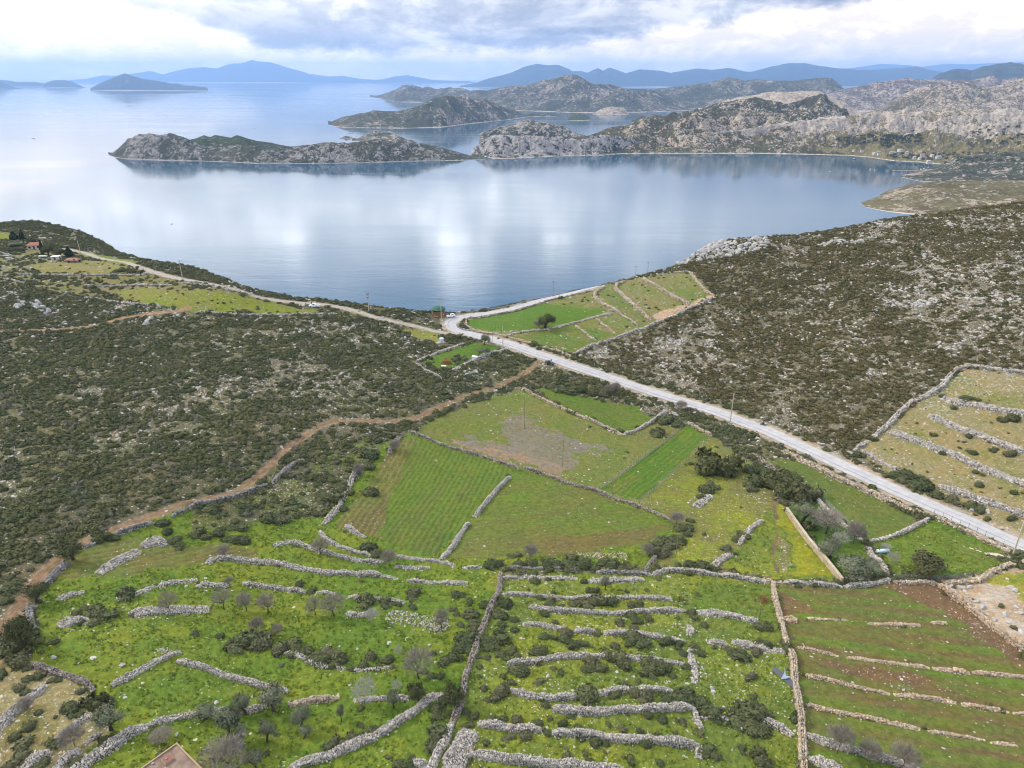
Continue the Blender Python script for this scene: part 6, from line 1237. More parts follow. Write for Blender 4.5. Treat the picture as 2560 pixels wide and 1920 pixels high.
# ------------------------------------------------------------------ scrub cover and rubble too many to count: points with instances
def instancer(name, P, S, idx, rot, meshes, label, cat):
    me = bpy.data.meshes.new(name); me.vertices.add(len(P)); me.vertices.foreach_set('co', np.ascontiguousarray(P, np.float32).ravel())
    for k, a, ty in (('size', S, 'FLOAT_VECTOR'), ('turn', rot, 'FLOAT_VECTOR')):
        at_ = me.attributes.new(k, ty, 'POINT'); at_.data.foreach_set('vector', np.ascontiguousarray(a, np.float32).ravel())
    at_ = me.attributes.new('pick', 'INT', 'POINT'); at_.data.foreach_set('value', np.ascontiguousarray(idx, np.int32)); me.update()
    o = link(name, me)
    ng = bpy.data.node_groups.new(name, 'GeometryNodeTree'); ng.interface.new_socket('Geometry', in_out='INPUT', socket_type='NodeSocketGeometry'); ng.interface.new_socket('Geometry', in_out='OUTPUT', socket_type='NodeSocketGeometry')
    nd = ng.nodes; gi = nd.new('NodeGroupInput'); go = nd.new('NodeGroupOutput'); ip = nd.new('GeometryNodeInstanceOnPoints'); g2i = nd.new('GeometryNodeGeometryToInstance')
    m2p = nd.new('GeometryNodeMeshToPoints'); ng.links.new(gi.outputs[0], m2p.inputs[0])
    for q in reversed(meshes):
        src = bpy.data.objects.new(name + '_plant', q); oi = nd.new('GeometryNodeObjectInfo'); oi.inputs['Object'].default_value = src; oi.inputs['As Instance'].default_value = False
        ng.links.new(oi.outputs['Geometry'], g2i.inputs[0])
    def na(n, ty):
        a = nd.new('GeometryNodeInputNamedAttribute'); a.data_type = ty; a.inputs[0].default_value = n; return a.outputs[0]
    ng.links.new(m2p.outputs[0], ip.inputs['Points']); ng.links.new(g2i.outputs[0], ip.inputs['Instance']); ip.inputs['Pick Instance'].default_value = True
    ng.links.new(na('pick', 'INT'), ip.inputs['Instance Index']); ng.links.new(na('turn', 'FLOAT_VECTOR'), ip.inputs['Rotation']); ng.links.new(na('size', 'FLOAT_VECTOR'), ip.inputs['Scale'])
    ng.links.new(ip.outputs[0], go.inputs[0])
    md = o.modifiers.new('scatter', 'NODES'); md.node_group = ng
    tag(o, label, cat, kind='stuff'); return o
# candidate points on a jittered grid of the land in view
g = 1.45; xs = np.arange(-470, 470, g); ys = np.arange(52, 540, g); X, Y = np.meshgrid(xs, ys); X = X.ravel() + (rng.random(X.size) - .5) * g; Y = Y.ravel() + (rng.random(Y.size) - .5) * g
rr_ = np.hypot(X, Y); tt_ = np.arctan2(X, Y); k = (np.abs(tt_) < R(49)) & (rr_ > 66) & (rr_ < rcrest(tt_) + 45); X, Y = X[k], Y[k]
C = cover(X, Y); rc_ = rcrest(np.arctan2(X, Y)); beyond = np.hypot(X, Y) > rc_ - 2
dens = np.where(beyond, .75, C['shrub']); dens *= np.where(C['zone'] >= 1, 1., 1.)
cl = fbm(X / 6, Y / 6, 3, 131); fine = fbm(X / 2.4, Y / 2.4, 2, 132)
edge_ = 1 - dens; pr = np.clip(dens * (.80 + 1.3 * (cl - .5) + 1.7 * (fine - .5)) * 1.12, .04, .97)
ok = (rng.random(len(X)) < pr) & (dens > .005)
low = dens < .25; ok = np.where(low, rng.random(len(X)) < dens * .8, ok)
dr_ = dist_line(X, Y, wROAD, 12); ok &= dr_ > 4.2
for L_, w_ in ((wT1, 2.0), (wT2, 1.9), (wGRAV, 3.0)): ok &= dist_line(X, Y, L_, 8) > w_
for (c_, a_, b_, q_) in (('b', 1575, 1075, 5.5), ('b', 1560, 1110, 4.), ('b', 1682, 1085, 5), ('b', 505, 1000, 5), ('b', 440, 1000, 3), ('b', 1605, 1320, 3.5), ('c', 330, 1505, 4.5), ('b', 1645, 1490, 4), ('b', 1893, 1450, 4), ('a', 310, 500, 5), ('a', 310, 520, 5), ('a', 488, 592, 4), ('a', 640, 612, 4), ('b', 1645, 1180, 2.5), ('b', 1757, 1056, 3)):
    kx, ky, _k = at(*px(c_, [(a_, b_)])[0]); ok &= np.hypot(X - kx, Y - ky) > q_
right = (C['right'] > .5) | (beyond & (X > 40))
X, Y, cl, right, dens = X[ok], Y[ok], cl[ok], right[ok], dens[ok]; n = len(X)
s = .75 + 1.35 * rng.random(n) ** 1.8 + 2.2 * np.clip(cl - .48, 0, .4); s = np.where(dens < .25, s * .55, s); s = np.where(right, s * .92, s)
P = np.c_[X, Y, gz(X, Y) - .06 * s]; S = np.c_[s * 1.2, s * 1.2, s * (.75 + .5 * rng.random(n))]; rot = np.c_[np.zeros((n, 2)), rng.random(n) * 6.283]; pk = rng.integers(0, 4, n)
cool = [shrub_mesh(400 + k, MAT['scrub_cool'], 130, 1, .62, .15, 'scrub_bush') for k in range(4)]; warm = [shrub_mesh(420 + k, MAT['scrub_warm'], 130, 1, .62, .15, 'scrub_bush') for k in range(4)]
wl = np.concatenate(WALLP); wq = wl[rng.random(len(wl)) < .16]; wq = wq + rng.normal(size=wq.shape) * .75; nw = len(wq); ws = .35 + .75 * rng.random(nw) ** 2
P = np.concatenate([P, np.c_[wq, gz(wq[:, 0], wq[:, 1]) - .03]]); S = np.concatenate([S, np.c_[ws * 1.2, ws * 1.2, ws]]); rot = np.concatenate([rot, np.c_[np.zeros((nw, 2)), rng.random(nw) * 6.283]]); pk = np.concatenate([pk, rng.integers(0, 4, nw)]); right = np.concatenate([right, rng.random(nw) < .4]); n = len(P)
print('scrub', n, int(right.sum()))
q = ~right; instancer('scrub', P[q], S[q], pk[q], rot[q], cool, 'dense dark green scrub covering the left slopes', 'scrub')
q = right; instancer('scrub', P[q], S[q], pk[q], rot[q], warm, 'brown green scrub over the right hill', 'scrub')
# rubble: stones lying about the stony ground
g = .95; xs = np.arange(-330, 420, g); ys = np.arange(55, 440, g); X, Y = np.meshgrid(xs, ys); X = X.ravel() + (rng.random(X.size) - .5) * g; Y = Y.ravel() + (rng.random(Y.size) - .5) * g
rr_ = np.hypot(X, Y); tt_ = np.arctan2(X, Y); k = (np.abs(tt_) < R(49)) & (rr_ > 66) & (rr_ < rcrest(tt_) + 6); X, Y = X[k], Y[k]; rr_ = rr_[k]
C = cover(X, Y); st = np.clip(C['stone'], 0, 1); cl = fbm(X / 4, Y / 4, 3, 151)
pr = np.where(C['zone'] > 0, st * .5 * sst(.42, .62, cl), st * .80 * sst(.42, .62, cl)); ok = rng.random(len(X)) < pr; ok &= dist_line(X, Y, wROAD, 12) > 3.6
X, Y, rr_, zn = X[ok], Y[ok], rr_[ok], C['zone'][ok]; n = len(X)
s = (.22 + .70 * rng.random(n) ** 2.5) * np.clip(rr_ / 170, .75, 1.9); s = np.where(zn > 0, s * .75, s)
P = np.c_[X, Y, gz(X, Y) + .05 * s]; S = np.c_[s * (.8 + .6 * rng.random(n)), s, s * (.6 + .6 * rng.random(n))]; rot = np.c_[(rng.random((n, 2)) - .5) * .7, rng.random(n) * 6.283]
rub = []
for k in range(6):
    v, f = BV[k]; rub.append(mesh_np('rubble_stone', v * .85, f, MAT['stone'], False, dict(scol=np.tile(np.array([(.30, .295, .285), (.37, .36, .35), (.42, .40, .36), (.33, .31, .28), (.40, .36, .30), (.35, .345, .34)][k]), (len(v), 1)))))
print('rubble', n)
instancer('rubble', P, S, rng.integers(0, 6, n), rot, rub, 'countless pale stones strewn over the stony ground', 'rubble')
# herbs: leafy tufts that make the near grass lumpy
g = .50; xs = np.arange(-150, 165, g); ys = np.arange(60, 185, g); X, Y = np.meshgrid(xs, ys); X = X.ravel() + (rng.random(X.size) - .5) * g; Y = Y.ravel() + (rng.random(Y.size) - .5) * g
rr_ = np.hypot(X, Y); tt_ = np.arctan2(X, Y); k = (np.abs(tt_) < R(48)) & (rr_ > 66) & (rr_ < 190); X, Y, rr_ = X[k], Y[k], rr_[k]
C = cover(X, Y); pr = np.where(C['lush'] > .58, C['lush'], 0) * np.where(C['zone'] > 0, 1, 0) * sst(.36, .58, fbm(X / 1.6, Y / 1.6, 3, 171)) * .75 * (1 - C['path']); ok = rng.random(len(X)) < pr
X, Y, cc, fl = X[ok], Y[ok], C['col'][ok], C['flower'][ok]; n = len(X); s = .22 + .30 * rng.random(n)
MAT['herb'] = M_leaf('herb_leaf', (.115, .185, .026), (.15, .215, .032), (.19, .22, .035), .5, .09); MAT['herb_y'] = M_leaf('herb_flower', (.24, .25, .025), (.42, .36, .02), (.10, .14, .02), .6, .2)
def tuft(seed, matr, n=26):
    r_ = np.random.default_rng(seed); d = r_.normal(size=(n, 3)); d[:, 2] = np.abs(d[:, 2]) * .7 + .1; d /= np.linalg.norm(d, axis=1)[:, None]
    V, Fc = leaf_cards(d * (.25 + .25 * r_.random((n, 1))), d, .34, r_, 1.3); return mesh_np('herb_tuft', V, Fc, matr)
tf_ = [tuft(1, MAT['herb']), tuft(2, MAT['herb']), tuft(3, MAT['herb']), tuft(4, MAT['herb_y'])]
pk = rng.integers(0, 3, n); pk = np.where(rng.random(n) < .04 + .5 * fl * sst(.4, .6, fbm(X / 5, Y / 5, 2, 177)), 3, pk)
print('herbs', n)
instancer('grass', np.c_[X, Y, gz(X, Y) + .03], np.c_[s, s, s * (.7 + .5 * rng.random(n))], pk, np.c_[np.zeros((n, 2)), rng.random(n) * 6.283], tf_, 'lush green herbs and grass tufts of the near fields', 'grass')
# ------------------------------------------------------------------ poles and wires
POLETOP = {}
def pole(key, c, base, top, label, kind='conc', arm=0., trans=False, name='utility_pole', cat='utility pole', zfix=None, armdir=(1., .15)):
    u, v = px(c, [base])[0]; ut, vt = px(c, [top])[0]
    if zfix: x, y, z = [float(q) for q in ray_pt(u, v, zfix)]; z = float(gz(x, y)); zc = zfix
    else: x, y, z, zc = scale_at(u, v)
    # height at which the vertical passes the surveyed top row
    Yt = (vt - 960) / F; dn = (SP + Yt * CP) / (CP - Yt * SP); H = (CZ - dn * y) - z; H = max(H, .8)
    thick = {'conc': .20, 'wood': .11, 'iron': .055}[kind]
    e = empty(name, (x, y, z)); mt = {'conc': MAT['pole_conc'], 'wood': MAT['pole_wood'], 'iron': MAT['iron']}[kind]
    MB().tube([(0, 0, -.5), (0, 0, H * .5), (0, 0, H)], [thick, thick * .82, thick * .62], 8).build('post', mt, e)
    ax = np.array([armdir[0], armdir[1], 0.]); ax /= np.linalg.norm(ax); tops = []
    if arm:
        a = MB(); a.tube([tuple(-ax * arm + [0, 0, H - .25]), tuple(ax * arm + [0, 0, H - .25])], .06, 4); a.build('crossarm', MAT['iron'], e)
        for s in (-.92, 0, .92):
            q = ax * arm * s + np.array([0, 0, H - .19]); MB().tube([tuple(q), tuple(q + [0, 0, .10]), tuple(q + [0, 0, .12]), tuple(q + [0, 0, .24])], [.03, .03, .07, .05], 6).build('insulator', MAT['galv'], e); tops.append(np.array([x, y, z]) + q + np.array([0, 0, .22]))
    if trans:
        MB().box((.0, -.38, H - 2.6), (.9, .6, .9)).build('transformer', MAT['galv'], e); MB().box((0, 0, H - 1.3), (1.2, .25, .18)).tube([(-.5, -.1, H - 1.3), (-.5, -.1, H - .8)], .07, 5).tube([(.5, -.1, H - 1.3), (.5, -.1, H - .8)], .07, 5).build('switch_gear', MAT['iron'], e)
    if not tops: tops = [np.array([x, y, z + H - .1])] * 3
    tag(e, label, cat); POLETOP[key] = tops; return e
pole('a1', 'a', (700, 552), (665, 415), 'concrete utility pole among the trees of the left headland', arm=1.2)
pole('a2', 'a', (1578, 755), (1552, 590), 'concrete utility pole standing on the gravel road of the headland', arm=.9)
pole('b1', 'b', (976, 1042), (963, 860), 'utility pole carrying a transformer, left of the green roofed kiosk', arm=1.0, trans=True)
pole('b2', 'b', (1602, 1100), (1597, 925), 'concrete utility pole in front of the green roofed kiosk', arm=1.3)
pole('b3', 'b', (2133, 1345), (2133, 1150), 'concrete utility pole at the road corner of the small plot', arm=1.1)
pole('b4', 'b', (2043, 1292), (2043, 1180), 'thin dark pole at the roadside left of a concrete pole', 'iron')
pole('b5', 'b', (2071, 1222), (2070, 1130), 'thin dark pole inside the curved roadside wall', 'iron')
pole('b6', 'b', (2141, 1050), (2141, 968), 'thin dark pole at the far road by the guard rail', 'iron')
pole('c1', 'c', (355, 912), (355, 768), 'tall pole with a crossarm where the far road climbs right', 'wood', arm=1.0)
pole('c2', 'c', (320, 893), (316, 820), 'thin dark pole left of the tall far road pole', 'iron')
pole('c3', 'c', (97, 1000), (97, 917), 'thin dark pole beside the guard rail, middle', 'iron')
pole('c4', 'c', (1067, 727), (1067, 638), 'utility pole above the middle bend terrace, seen against the water', 'wood', arm=1.1, zfix=386)
pole('c5', 'c', (1172, 692), (1177, 603), 'utility pole left of the crags, seen against the water', 'wood', arm=1.0, zfix=392)
pole('c6', 'c', (1001, 740), (1002, 710), 'short thin post on the skyline of the bend terraces', 'iron', zfix=386)
pole('g1', 'g', (1885, 325), (1915, 85), 'tall concrete utility pole beside the road in the middle', arm=.9, armdir=(1., -.6))
pole('h1', 'h', (2115, 1480), (2185, 1110), 'big pale concrete pole at the ramp by the right frame edge', arm=1.0, armdir=(1., -.6))
pole('g2', 'g', (860, 992), (866, 855), 'dark wooden pole at the mossy wall of the fenced strip', 'wood')
pole('g3', 'g', (1413, 1505), (1405, 1340), 'dark wooden pole by the thicket at the field corner', 'wood')
pole('g4', 'g', (437, 720), (440, 480), 'thin rusty pole in the muddy patch', 'iron')
pole('g5', 'g', (108, 395), (108, 110), 'thin tall pole in the field left of the muddy patch', 'iron')
pole('k1', 'k', (2130, 385), (2150, 190), 'grey post beside the stone bank in the middle terraces', 'wood', name='post', cat='post')
def wires(a, b, label, sag=1.2, idx=(0, 1, 2)):
    for i in idx:
        p, q = POLETOP[a][i], POLETOP[b][i]; tt = np.linspace(0, 1, 22); P = p[None] * (1 - tt[:, None]) + q[None] * tt[:, None]; P[:, 2] -= sag * 4 * tt * (1 - tt)
        tag(MB().tube(P, .014, 3, False).build('overhead_wire', MAT['iron']), label, 'wire', 'overhead wires')
wires('b3', 'g1', 'overhead wire along the road from the plot corner pole to the middle pole', 2.0)
wires('g1', 'h1', 'overhead wire along the road from the middle pole to the ramp pole', 2.0)
wires('b2', 'b3', 'overhead wire crossing the bend in front of the kiosk', 1.0)
wires('b1', 'b2', 'overhead wire from the transformer pole to the kiosk pole', 1.0)
wires('a2', 'b1', 'overhead wire along the gravel road of the headland', 1.8)
# roadside posts, wire fences
def post_row(c, pts, n, h, label, group, matr, rad=.05, name='fence_post', cat='fence post'):
    L = world_line(px(c, pts), .5); idx = np.linspace(0, len(L) - 1, n).astype(int)
    for i in idx:
        x, y = L[i]; o = MB().tube([(0, 0, -.2), (0, 0, h)], [rad, rad * .8], 5).build(name, matr, None, (float(x), float(y), float(gz(x, y)))); tag(o, label, cat, group)
post_row('h', [(1435, 1120), (1660, 1205), (1880, 1310), (2030, 1395)], 9, 1.2, 'thin dark post on the lower road verge by the big concrete pole', 'posts on the road verge', MAT['iron'], .045)
post_row('a', [(100, 690), (190, 695), (260, 690), (340, 700)], 5, 1.5, 'thin wooden stake above the headland wall', 'stakes on the headland', MAT['pole_wood'], .07)
m, t = mat('wire_mesh'); p = t.new('ShaderNodeTexCoord').outputs['Object']
tb_ = t.new('ShaderNodeBsdfTransparent'); db_ = t.new('ShaderNodeBsdfDiffuse'); db_.inputs[0].default_value = (.42, .43, .42, 1); ms_ = t.new('ShaderNodeMixShader'); ms_.inputs[0].default_value = .22
t.l.new(tb_.outputs[0], ms_.inputs[1]); t.l.new(db_.outputs[0], ms_.inputs[2]); om_ = t.new('ShaderNodeOutputMaterial'); t.l.new(ms_.outputs[0], om_.inputs[0]); MAT['mesh'] = m
def wire_fence(c, pts, h, label, rail=False):
    L = world_line(px(c, pts), 2.5); z = gz(L[:, 0], L[:, 1]); o_ = np.array([L[0, 0], L[0, 1], z[0]]); e = empty('wire_fence', tuple(float(q) for q in o_))
    n = len(L); V = np.concatenate([np.c_[L, z + .02], np.c_[L, z + h]]) - o_; i = np.arange(n - 1); Fq = np.stack([i, i + 1, n + i + 1, n + i], -1); link('netting', mesh_np('netting', V, Fq, MAT['mesh']), e)
    for k in range(n):
        MB().tube([(0, 0, -.2), (0, 0, h + .08)], .035, 4).build('post', MAT['galv'], e, tuple(float(q) for q in np.array([L[k, 0], L[k, 1], z[k]]) - o_))
    if rail: MB().tube(np.c_[L, z + .12] - o_, .07, 4).build('rail', MAT['pole_wood'], e)
    tag(e, label, 'fence')
wire_fence('g', [(1510, 345), (1300, 520), (1080, 690), (870, 850), (765, 905)], 1.5, 'wire fence on the left side of the bright green strip, over the muddy field', True)
wire_fence('g', [(1720, 455), (1560, 620), (1400, 770), (1220, 930), (1110, 1035)], 1.5, 'wire fence on the right side of the bright green strip, by the yellow meadow')
wire_fence('h', [(400, 930), (560, 1090), (700, 1225), (820, 1320)], 1.4, 'wire fence along the olive plot behind the purple thicket')
wire_fence('l', [(1090, 25), (1300, 35), (1500, 40), (1750, 20)], 1.4, 'wire fence above the top wall of the tilled field')
# guard rail on the seaward side of the bend
L = world_line(px('P', [(1165, 779), (1200, 777), (1240, 774), (1290, 764), (1330, 751), (1372, 739), (1405, 731)]), 2.0); z = gz(L[:, 0], L[:, 1]); o_ = np.array([L[0, 0], L[0, 1], z[0]]); e = empty('guard_rail', tuple(float(q) for q in o_))
for nm, z0_, z1_ in (('beam', .50, .82),):
    d_ = np.gradient(L, axis=0); d_ /= np.linalg.norm(d_, axis=1)[:, None]; n_ = np.stack([-d_[:, 1], d_[:, 0]], 1); V, Fq = sweep(L, n_, z + z0_, z + z1_, .05); link(nm, mesh_np(nm, V - o_, Fq, MAT['galv']), e)
for k in range(0, len(L), 2): MB().box((0, 0, .3), (.12, .12, 1.0)).build('post', MAT['galv'], e, tuple(float(q) for q in np.array([L[k, 0], L[k, 1], z[k]]) - o_ + np.array([.0, .12, 0])))
tag(e, 'steel guard rail on the seaward edge of the far road', 'guard rail')

def at_obj(name, c, base, rz=0.):
    u, v = px(c, [base])[0]; x, y, z, zc = scale_at(u, v); return empty(name, (x, y, z), rz)
COLM = {}
def M(name, col, rough=.6, **k):
    if name not in COLM: COLM[name] = M_plain(name, col, rough, k.get('var', .12), k.get('scale', 3.), k.get('spec', .3), k.get('metal', 0.), k.get('bump', 0.))
    return COLM[name]
# ------------------------------------------------------------------ vehicles
def wheelset(e, xs, ys, r, w):
    for x in xs:
        for y in ys:
            s = 1 if y > 0 else -1; q = MB().tube([(x, y - w / 2, r), (x, y + w / 2, r)], r, 14).build('wheel', MAT['rubber'], e)
            MB().tube([(x, y + s * (w / 2 + .004), r), (x, y + s * (w / 2 + .02), r)], r * .62, 10).build('rim', MAT['galv'], q)
def body_loft(secs, matr, e, name='body'):
    """secs: x, half width low, half width mid, z low, z belt, half width top, z top"""
    V = []; n = 10
    for (x, wl, wm, zl, zb, wt, zt) in secs:
        V += [(x, -wl, zl), (x, -wm, (zl + zb) / 2), (x, -wm, zb), (x, -wt, zt - .04), (x, -wt * .8, zt), (x, wt * .8, zt), (x, wt, zt - .04), (x, wm, zb), (x, wm, (zl + zb) / 2), (x, wl, zl)]
    m_ = len(secs); f = [(i * n + k, (i + 1) * n + k, (i + 1) * n + (k + 1) % n, i * n + (k + 1) % n) for i in range(m_ - 1) for k in range(n)] + [tuple(range(n)), tuple((m_ - 1) * n + k for k in range(n - 1, -1, -1))]
    return MB().add(V, f).build(name, matr, e, smooth=False)
def car(e, L=4.0):
    s = L / 4.0; wp = M('car_white', (.78, .78, .78), .3, spec=.5)
    body_loft([(2.0 * s, .62, .70, .35, .60, .60, .66), (1.75 * s, .80, .84, .25, .70, .74, .82), (1.0 * s, .84, .87, .22, .82, .78, .98), (.9 * s, .84, .87, .22, .86, .76, 1.0), (.30 * s, .84, .88, .22, .92, .62, 1.44), (-.3 * s, .84, .88, .22, .94, .62, 1.52), (-1.2 * s, .84, .88, .22, .94, .60, 1.50), (-1.75 * s, .82, .86, .25, .95, .58, 1.30), (-1.98 * s, .74, .80, .32, .90, .60, .98)], wp, e)
    for sd_ in (-1, 1):
        MB().add([(.72 * s, sd_ * .80, .97), (.26 * s, sd_ * .665, 1.38), (-.38 * s, sd_ * .665, 1.44), (-.38 * s, sd_ * .86, .97)], [(0, 1, 2, 3)]).build('window', MAT['glass'], e); MB().add([(-.48 * s, sd_ * .865, .97), (-.48 * s, sd_ * .665, 1.44), (-1.2 * s, sd_ * .645, 1.42), (-1.55 * s, sd_ * .80, 1.02)], [(0, 1, 2, 3)]).build('window', MAT['glass'], e)
        MB().box((1.86 * s, sd_ * .56, .70), (.16, .30, .14)).build('headlight', MAT['galv'], e); MB().box((-1.93 * s, sd_ * .62, .86), (.10, .18, .26)).build('tail_light', M('tail_red', (.35, .02, .02), .3), e); MB().box((.66 * s, sd_ * .96, 1.0), (.12, .18, .12)).build('mirror', wp, e)
    MB().add([(.93 * s, -.70, 1.02), (.93 * s, .70, 1.02), (.36 * s, .56, 1.44), (.36 * s, -.56, 1.44)], [(0, 1, 2, 3)]).build('windscreen', MAT['glass'], e)
    MB().add([(-1.80 * s, -.52, 1.30), (-1.80 * s, .52, 1.30), (-1.98 * s, .58, 1.0), (-1.98 * s, -.58, 1.0)], [(0, 1, 2, 3)]).build('rear_window', MAT['glass'], e); wheelset(e, (1.28 * s, -1.25 * s), (-.78, .78), .32, .2)
e = at_obj('parked_car', 'b', (1682, 1080), R(206)); e.scale = (1.05, 1.05, 1.05); car(e); tag(e, 'white hatchback parked at the bend right of the green roofed kiosk', 'car')
def pickup(e):
    wp = M('car_white', (.78, .78, .78), .3, spec=.5)
    body_loft([(2.45, .66, .74, .40, .66, .64, .74), (2.2, .80, .86, .30, .78, .76, .94), (1.35, .84, .88, .28, .92, .78, 1.06), (1.25, .84, .88, .28, .92, .76, 1.08), (.62, .84, .88, .28, .98, .64, 1.66), (-.55, .84, .88, .28, .98, .64, 1.70), (-.70, .84, .88, .28, .98, .64, 1.02)], wp, e)
    b = MB().box((-1.62, 0, .62), (1.85, 1.70, .42)); b.box((-1.62, .82, 1.0), (1.85, .08, .40)); b.box((-1.62, -.82, 1.0), (1.85, .08, .40)); b.box((-2.52, 0, 1.0), (.08, 1.70, .40)); b.build('cargo_bed', wp, e)
    r_ = MB()
    for x in (-.85, -1.4, -1.95, -2.45):
        for y in (-.80, .80): r_.tube([(x, y, 1.2), (x, y, 1.75)], .025, 4)
    for y in (-.80, .80): r_.tube([(-.85, y, 1.75), (-2.45, y, 1.75)], .025, 4)
    r_.build('side_rack', MAT['galv'], e)
    for sd_ in (-1, 1):
        MB().add([(1.15, sd_ * .82, 1.06), (.58, sd_ * .69, 1.58), (-.45, sd_ * .67, 1.60), (-.45, sd_ * .87, 1.06)], [(0, 1, 2, 3)]).build('window', MAT['glass'], e); MB().box((2.32, sd_ * .60, .78), (.16, .28, .16)).build('headlight', MAT['galv'], e)
    MB().add([(1.30, -.70, 1.10), (1.30, .70, 1.10), (.70, .58, 1.64), (.70, -.58, 1.64)], [(0, 1, 2, 3)]).build('windscreen', MAT['glass'], e); wheelset(e, (1.5, -1.6), (-.80, .80), .36, .24)
e = at_obj('pickup_truck', 'b', (505, 992), R(172)); pickup(e); tag(e, 'white pickup truck with a racked bed parked on the gravel road', 'pickup truck')
def offroad(e):
    dk = M('dark_blue_paint', (.035, .045, .06), .45, spec=.4)
    body_loft([(1.85, .50, .62, .50, .74, .54, .90), (1.6, .60, .68, .45, .86, .62, 1.0), (.75, .62, .70, .42, .90, .64, 1.06), (.70, .70, .76, .40, .84, .70, .92), (-.6, .70, .76, .40, .84, .70, .90), (-.7, .70, .76, .40, .95, .72, 1.06), (-1.75, .68, .74, .45, .95, .70, 1.04)], dk, e)
    for y in (-.32, .32): MB().box((-.1, y, .98), (.5, .45, .25)).box((-.38, y, 1.25), (.14, .45, .6)).build('seat', M('seat_black', (.03, .03, .032), .8), e)
    MB().tube([(.68, -.66, 1.05), (.48, -.62, 1.55), (.48, .62, 1.55), (.68, .66, 1.05)], .035, 5).build('windscreen_frame', MAT['iron'], e); MB().add([(.67, -.62, 1.08), (.67, .62, 1.08), (.49, .58, 1.52), (.49, -.58, 1.52)], [(0, 1, 2, 3)]).build('windscreen', M('pale_glass', (.30, .36, .38), .1, spec=.6), e)
    MB().tube([(-.65, -.66, 1.0), (-.7, -.62, 1.70), (-.7, .62, 1.70), (-.65, .66, 1.0)], .04, 5).build('roll_bar', MAT['iron'], e); MB().box((-1.25, 0, 1.28), (.95, 1.30, .46), 0, .9).build('cargo_cover', M('grey_canvas', (.12, .13, .13), .9), e)
    for y in (-.55, .55): MB().box((-1.80, y, .92), (.08, .16, .20)).build('tail_light', M('tail_red', (.35, .02, .02), .3), e); MB().tube([(1.78, y * .8, .86), (1.88, y * .8, .86)], .10, 8).build('headlight', MAT['galv'], e)
    MB().tube([(-1.80, 0, 1.0), (-2.0, 0, 1.0)], .34, 12).build('spare_wheel', MAT['rubber'], e); wheelset(e, (1.15, -1.15), (-.72, .72), .38, .26)
e = at_obj('off_road_vehicle', 'c', (328, 1492), R(-28)); offroad(e); tag(e, 'dark open off-road vehicle parked at the start of the dirt track', 'off-road vehicle')

# ------------------------------------------------------------------ people (skin surfaces)
def person(e, joints, bones, cloth, extra=None, hair=(.03, .025, .02)):
    """joints name->(x,y,z,r)"""
    names = list(joints); me = bpy.data.meshes.new('person_body'); me.from_pydata([joints[n][:3] for n in names], [(names.index(a), names.index(b)) for a, b in bones], []); o = link('body', me, e)
    o.modifiers.new('skin', 'SKIN').use_smooth_shade = True; sv = me.skin_vertices[0] if me.skin_vertices else None
    if sv is None:
        bpy.context.view_layer.objects.active = o; sv = me.skin_vertices.new().data if hasattr(me.skin_vertices, 'new') else None
    dat = me.skin_vertices[0].data
    for i, n in enumerate(names): dat[i].radius = (joints[n][3], joints[n][3]); dat[i].use_root = (n == 'pelvis')
    o.modifiers.new('sub', 'SUBSURF').levels = 1; o.modifiers['sub'].render_levels = 2; me.materials.append(cloth)
    hx, hy, hz_ = joints['head'][:3]; v, f = sphere(2); MB().add(v * np.array([.085, .10, .075]) + np.array([hx - .012, hy, hz_ + .055]), f.tolist()).build('hair', M('hair_dark', hair, .8), e, smooth=True); return o
BN = [('pelvis', 'belly'), ('belly', 'chest'), ('chest', 'neck'), ('neck', 'head'), ('chest', 'shl'), ('shl', 'ell'), ('ell', 'wrl'), ('wrl', 'hal'), ('chest', 'shr'), ('shr', 'elr'), ('elr', 'wrr'), ('wrr', 'har'), ('pelvis', 'hil'), ('hil', 'knl'), ('knl', 'anl'), ('anl', 'tol'), ('pelvis', 'hir'), ('hir', 'knr'), ('knr', 'anr'), ('anr', 'tor')]
def stand():
    return dict(pelvis=(0, 0, .95, .13), belly=(0, 0, 1.12, .125), chest=(0, 0, 1.34, .135), neck=(0, 0, 1.52, .055), head=(.02, 0, 1.64, .085), shl=(0, .19, 1.42, .065), ell=(-.02, .25, 1.13, .045), wrl=(.06, .24, .90, .032), hal=(.09, .23, .81, .03), shr=(0, -.19, 1.42, .065), elr=(-.03, -.25, 1.13, .045), wrr=(.06, -.24, .90, .032), har=(.09, -.23, .81, .03), hil=(0, .10, .90, .095), knl=(.03, .11, .50, .062), anl=(0, .11, .09, .045), tol=(.15, .12, .05, .04), hir=(0, -.10, .90, .095), knr=(.02, -.11, .50, .062), anr=(-.02, -.11, .09, .045), tor=(.13, -.12, .05, .04))
dkc = M('dark_clothes', (.035, .035, .045), .9)
e = at_obj('person', 'c', (337, 1478), R(-60)); tag(e, 'person in dark clothes standing behind the open off-road vehicle', 'person'); person(e, stand(), BN, dkc)
e = at_obj('person', 'b', (433, 985), R(-20)); tag(e, 'person in dark clothes standing left of the white pickup truck', 'person'); person(e, stand(), BN, dkc)
e = at_obj('person', 'b', (482, 976), R(-90)); tag(e, 'person in dark clothes behind the cab of the white pickup truck', 'person'); person(e, stand(), BN, dkc)
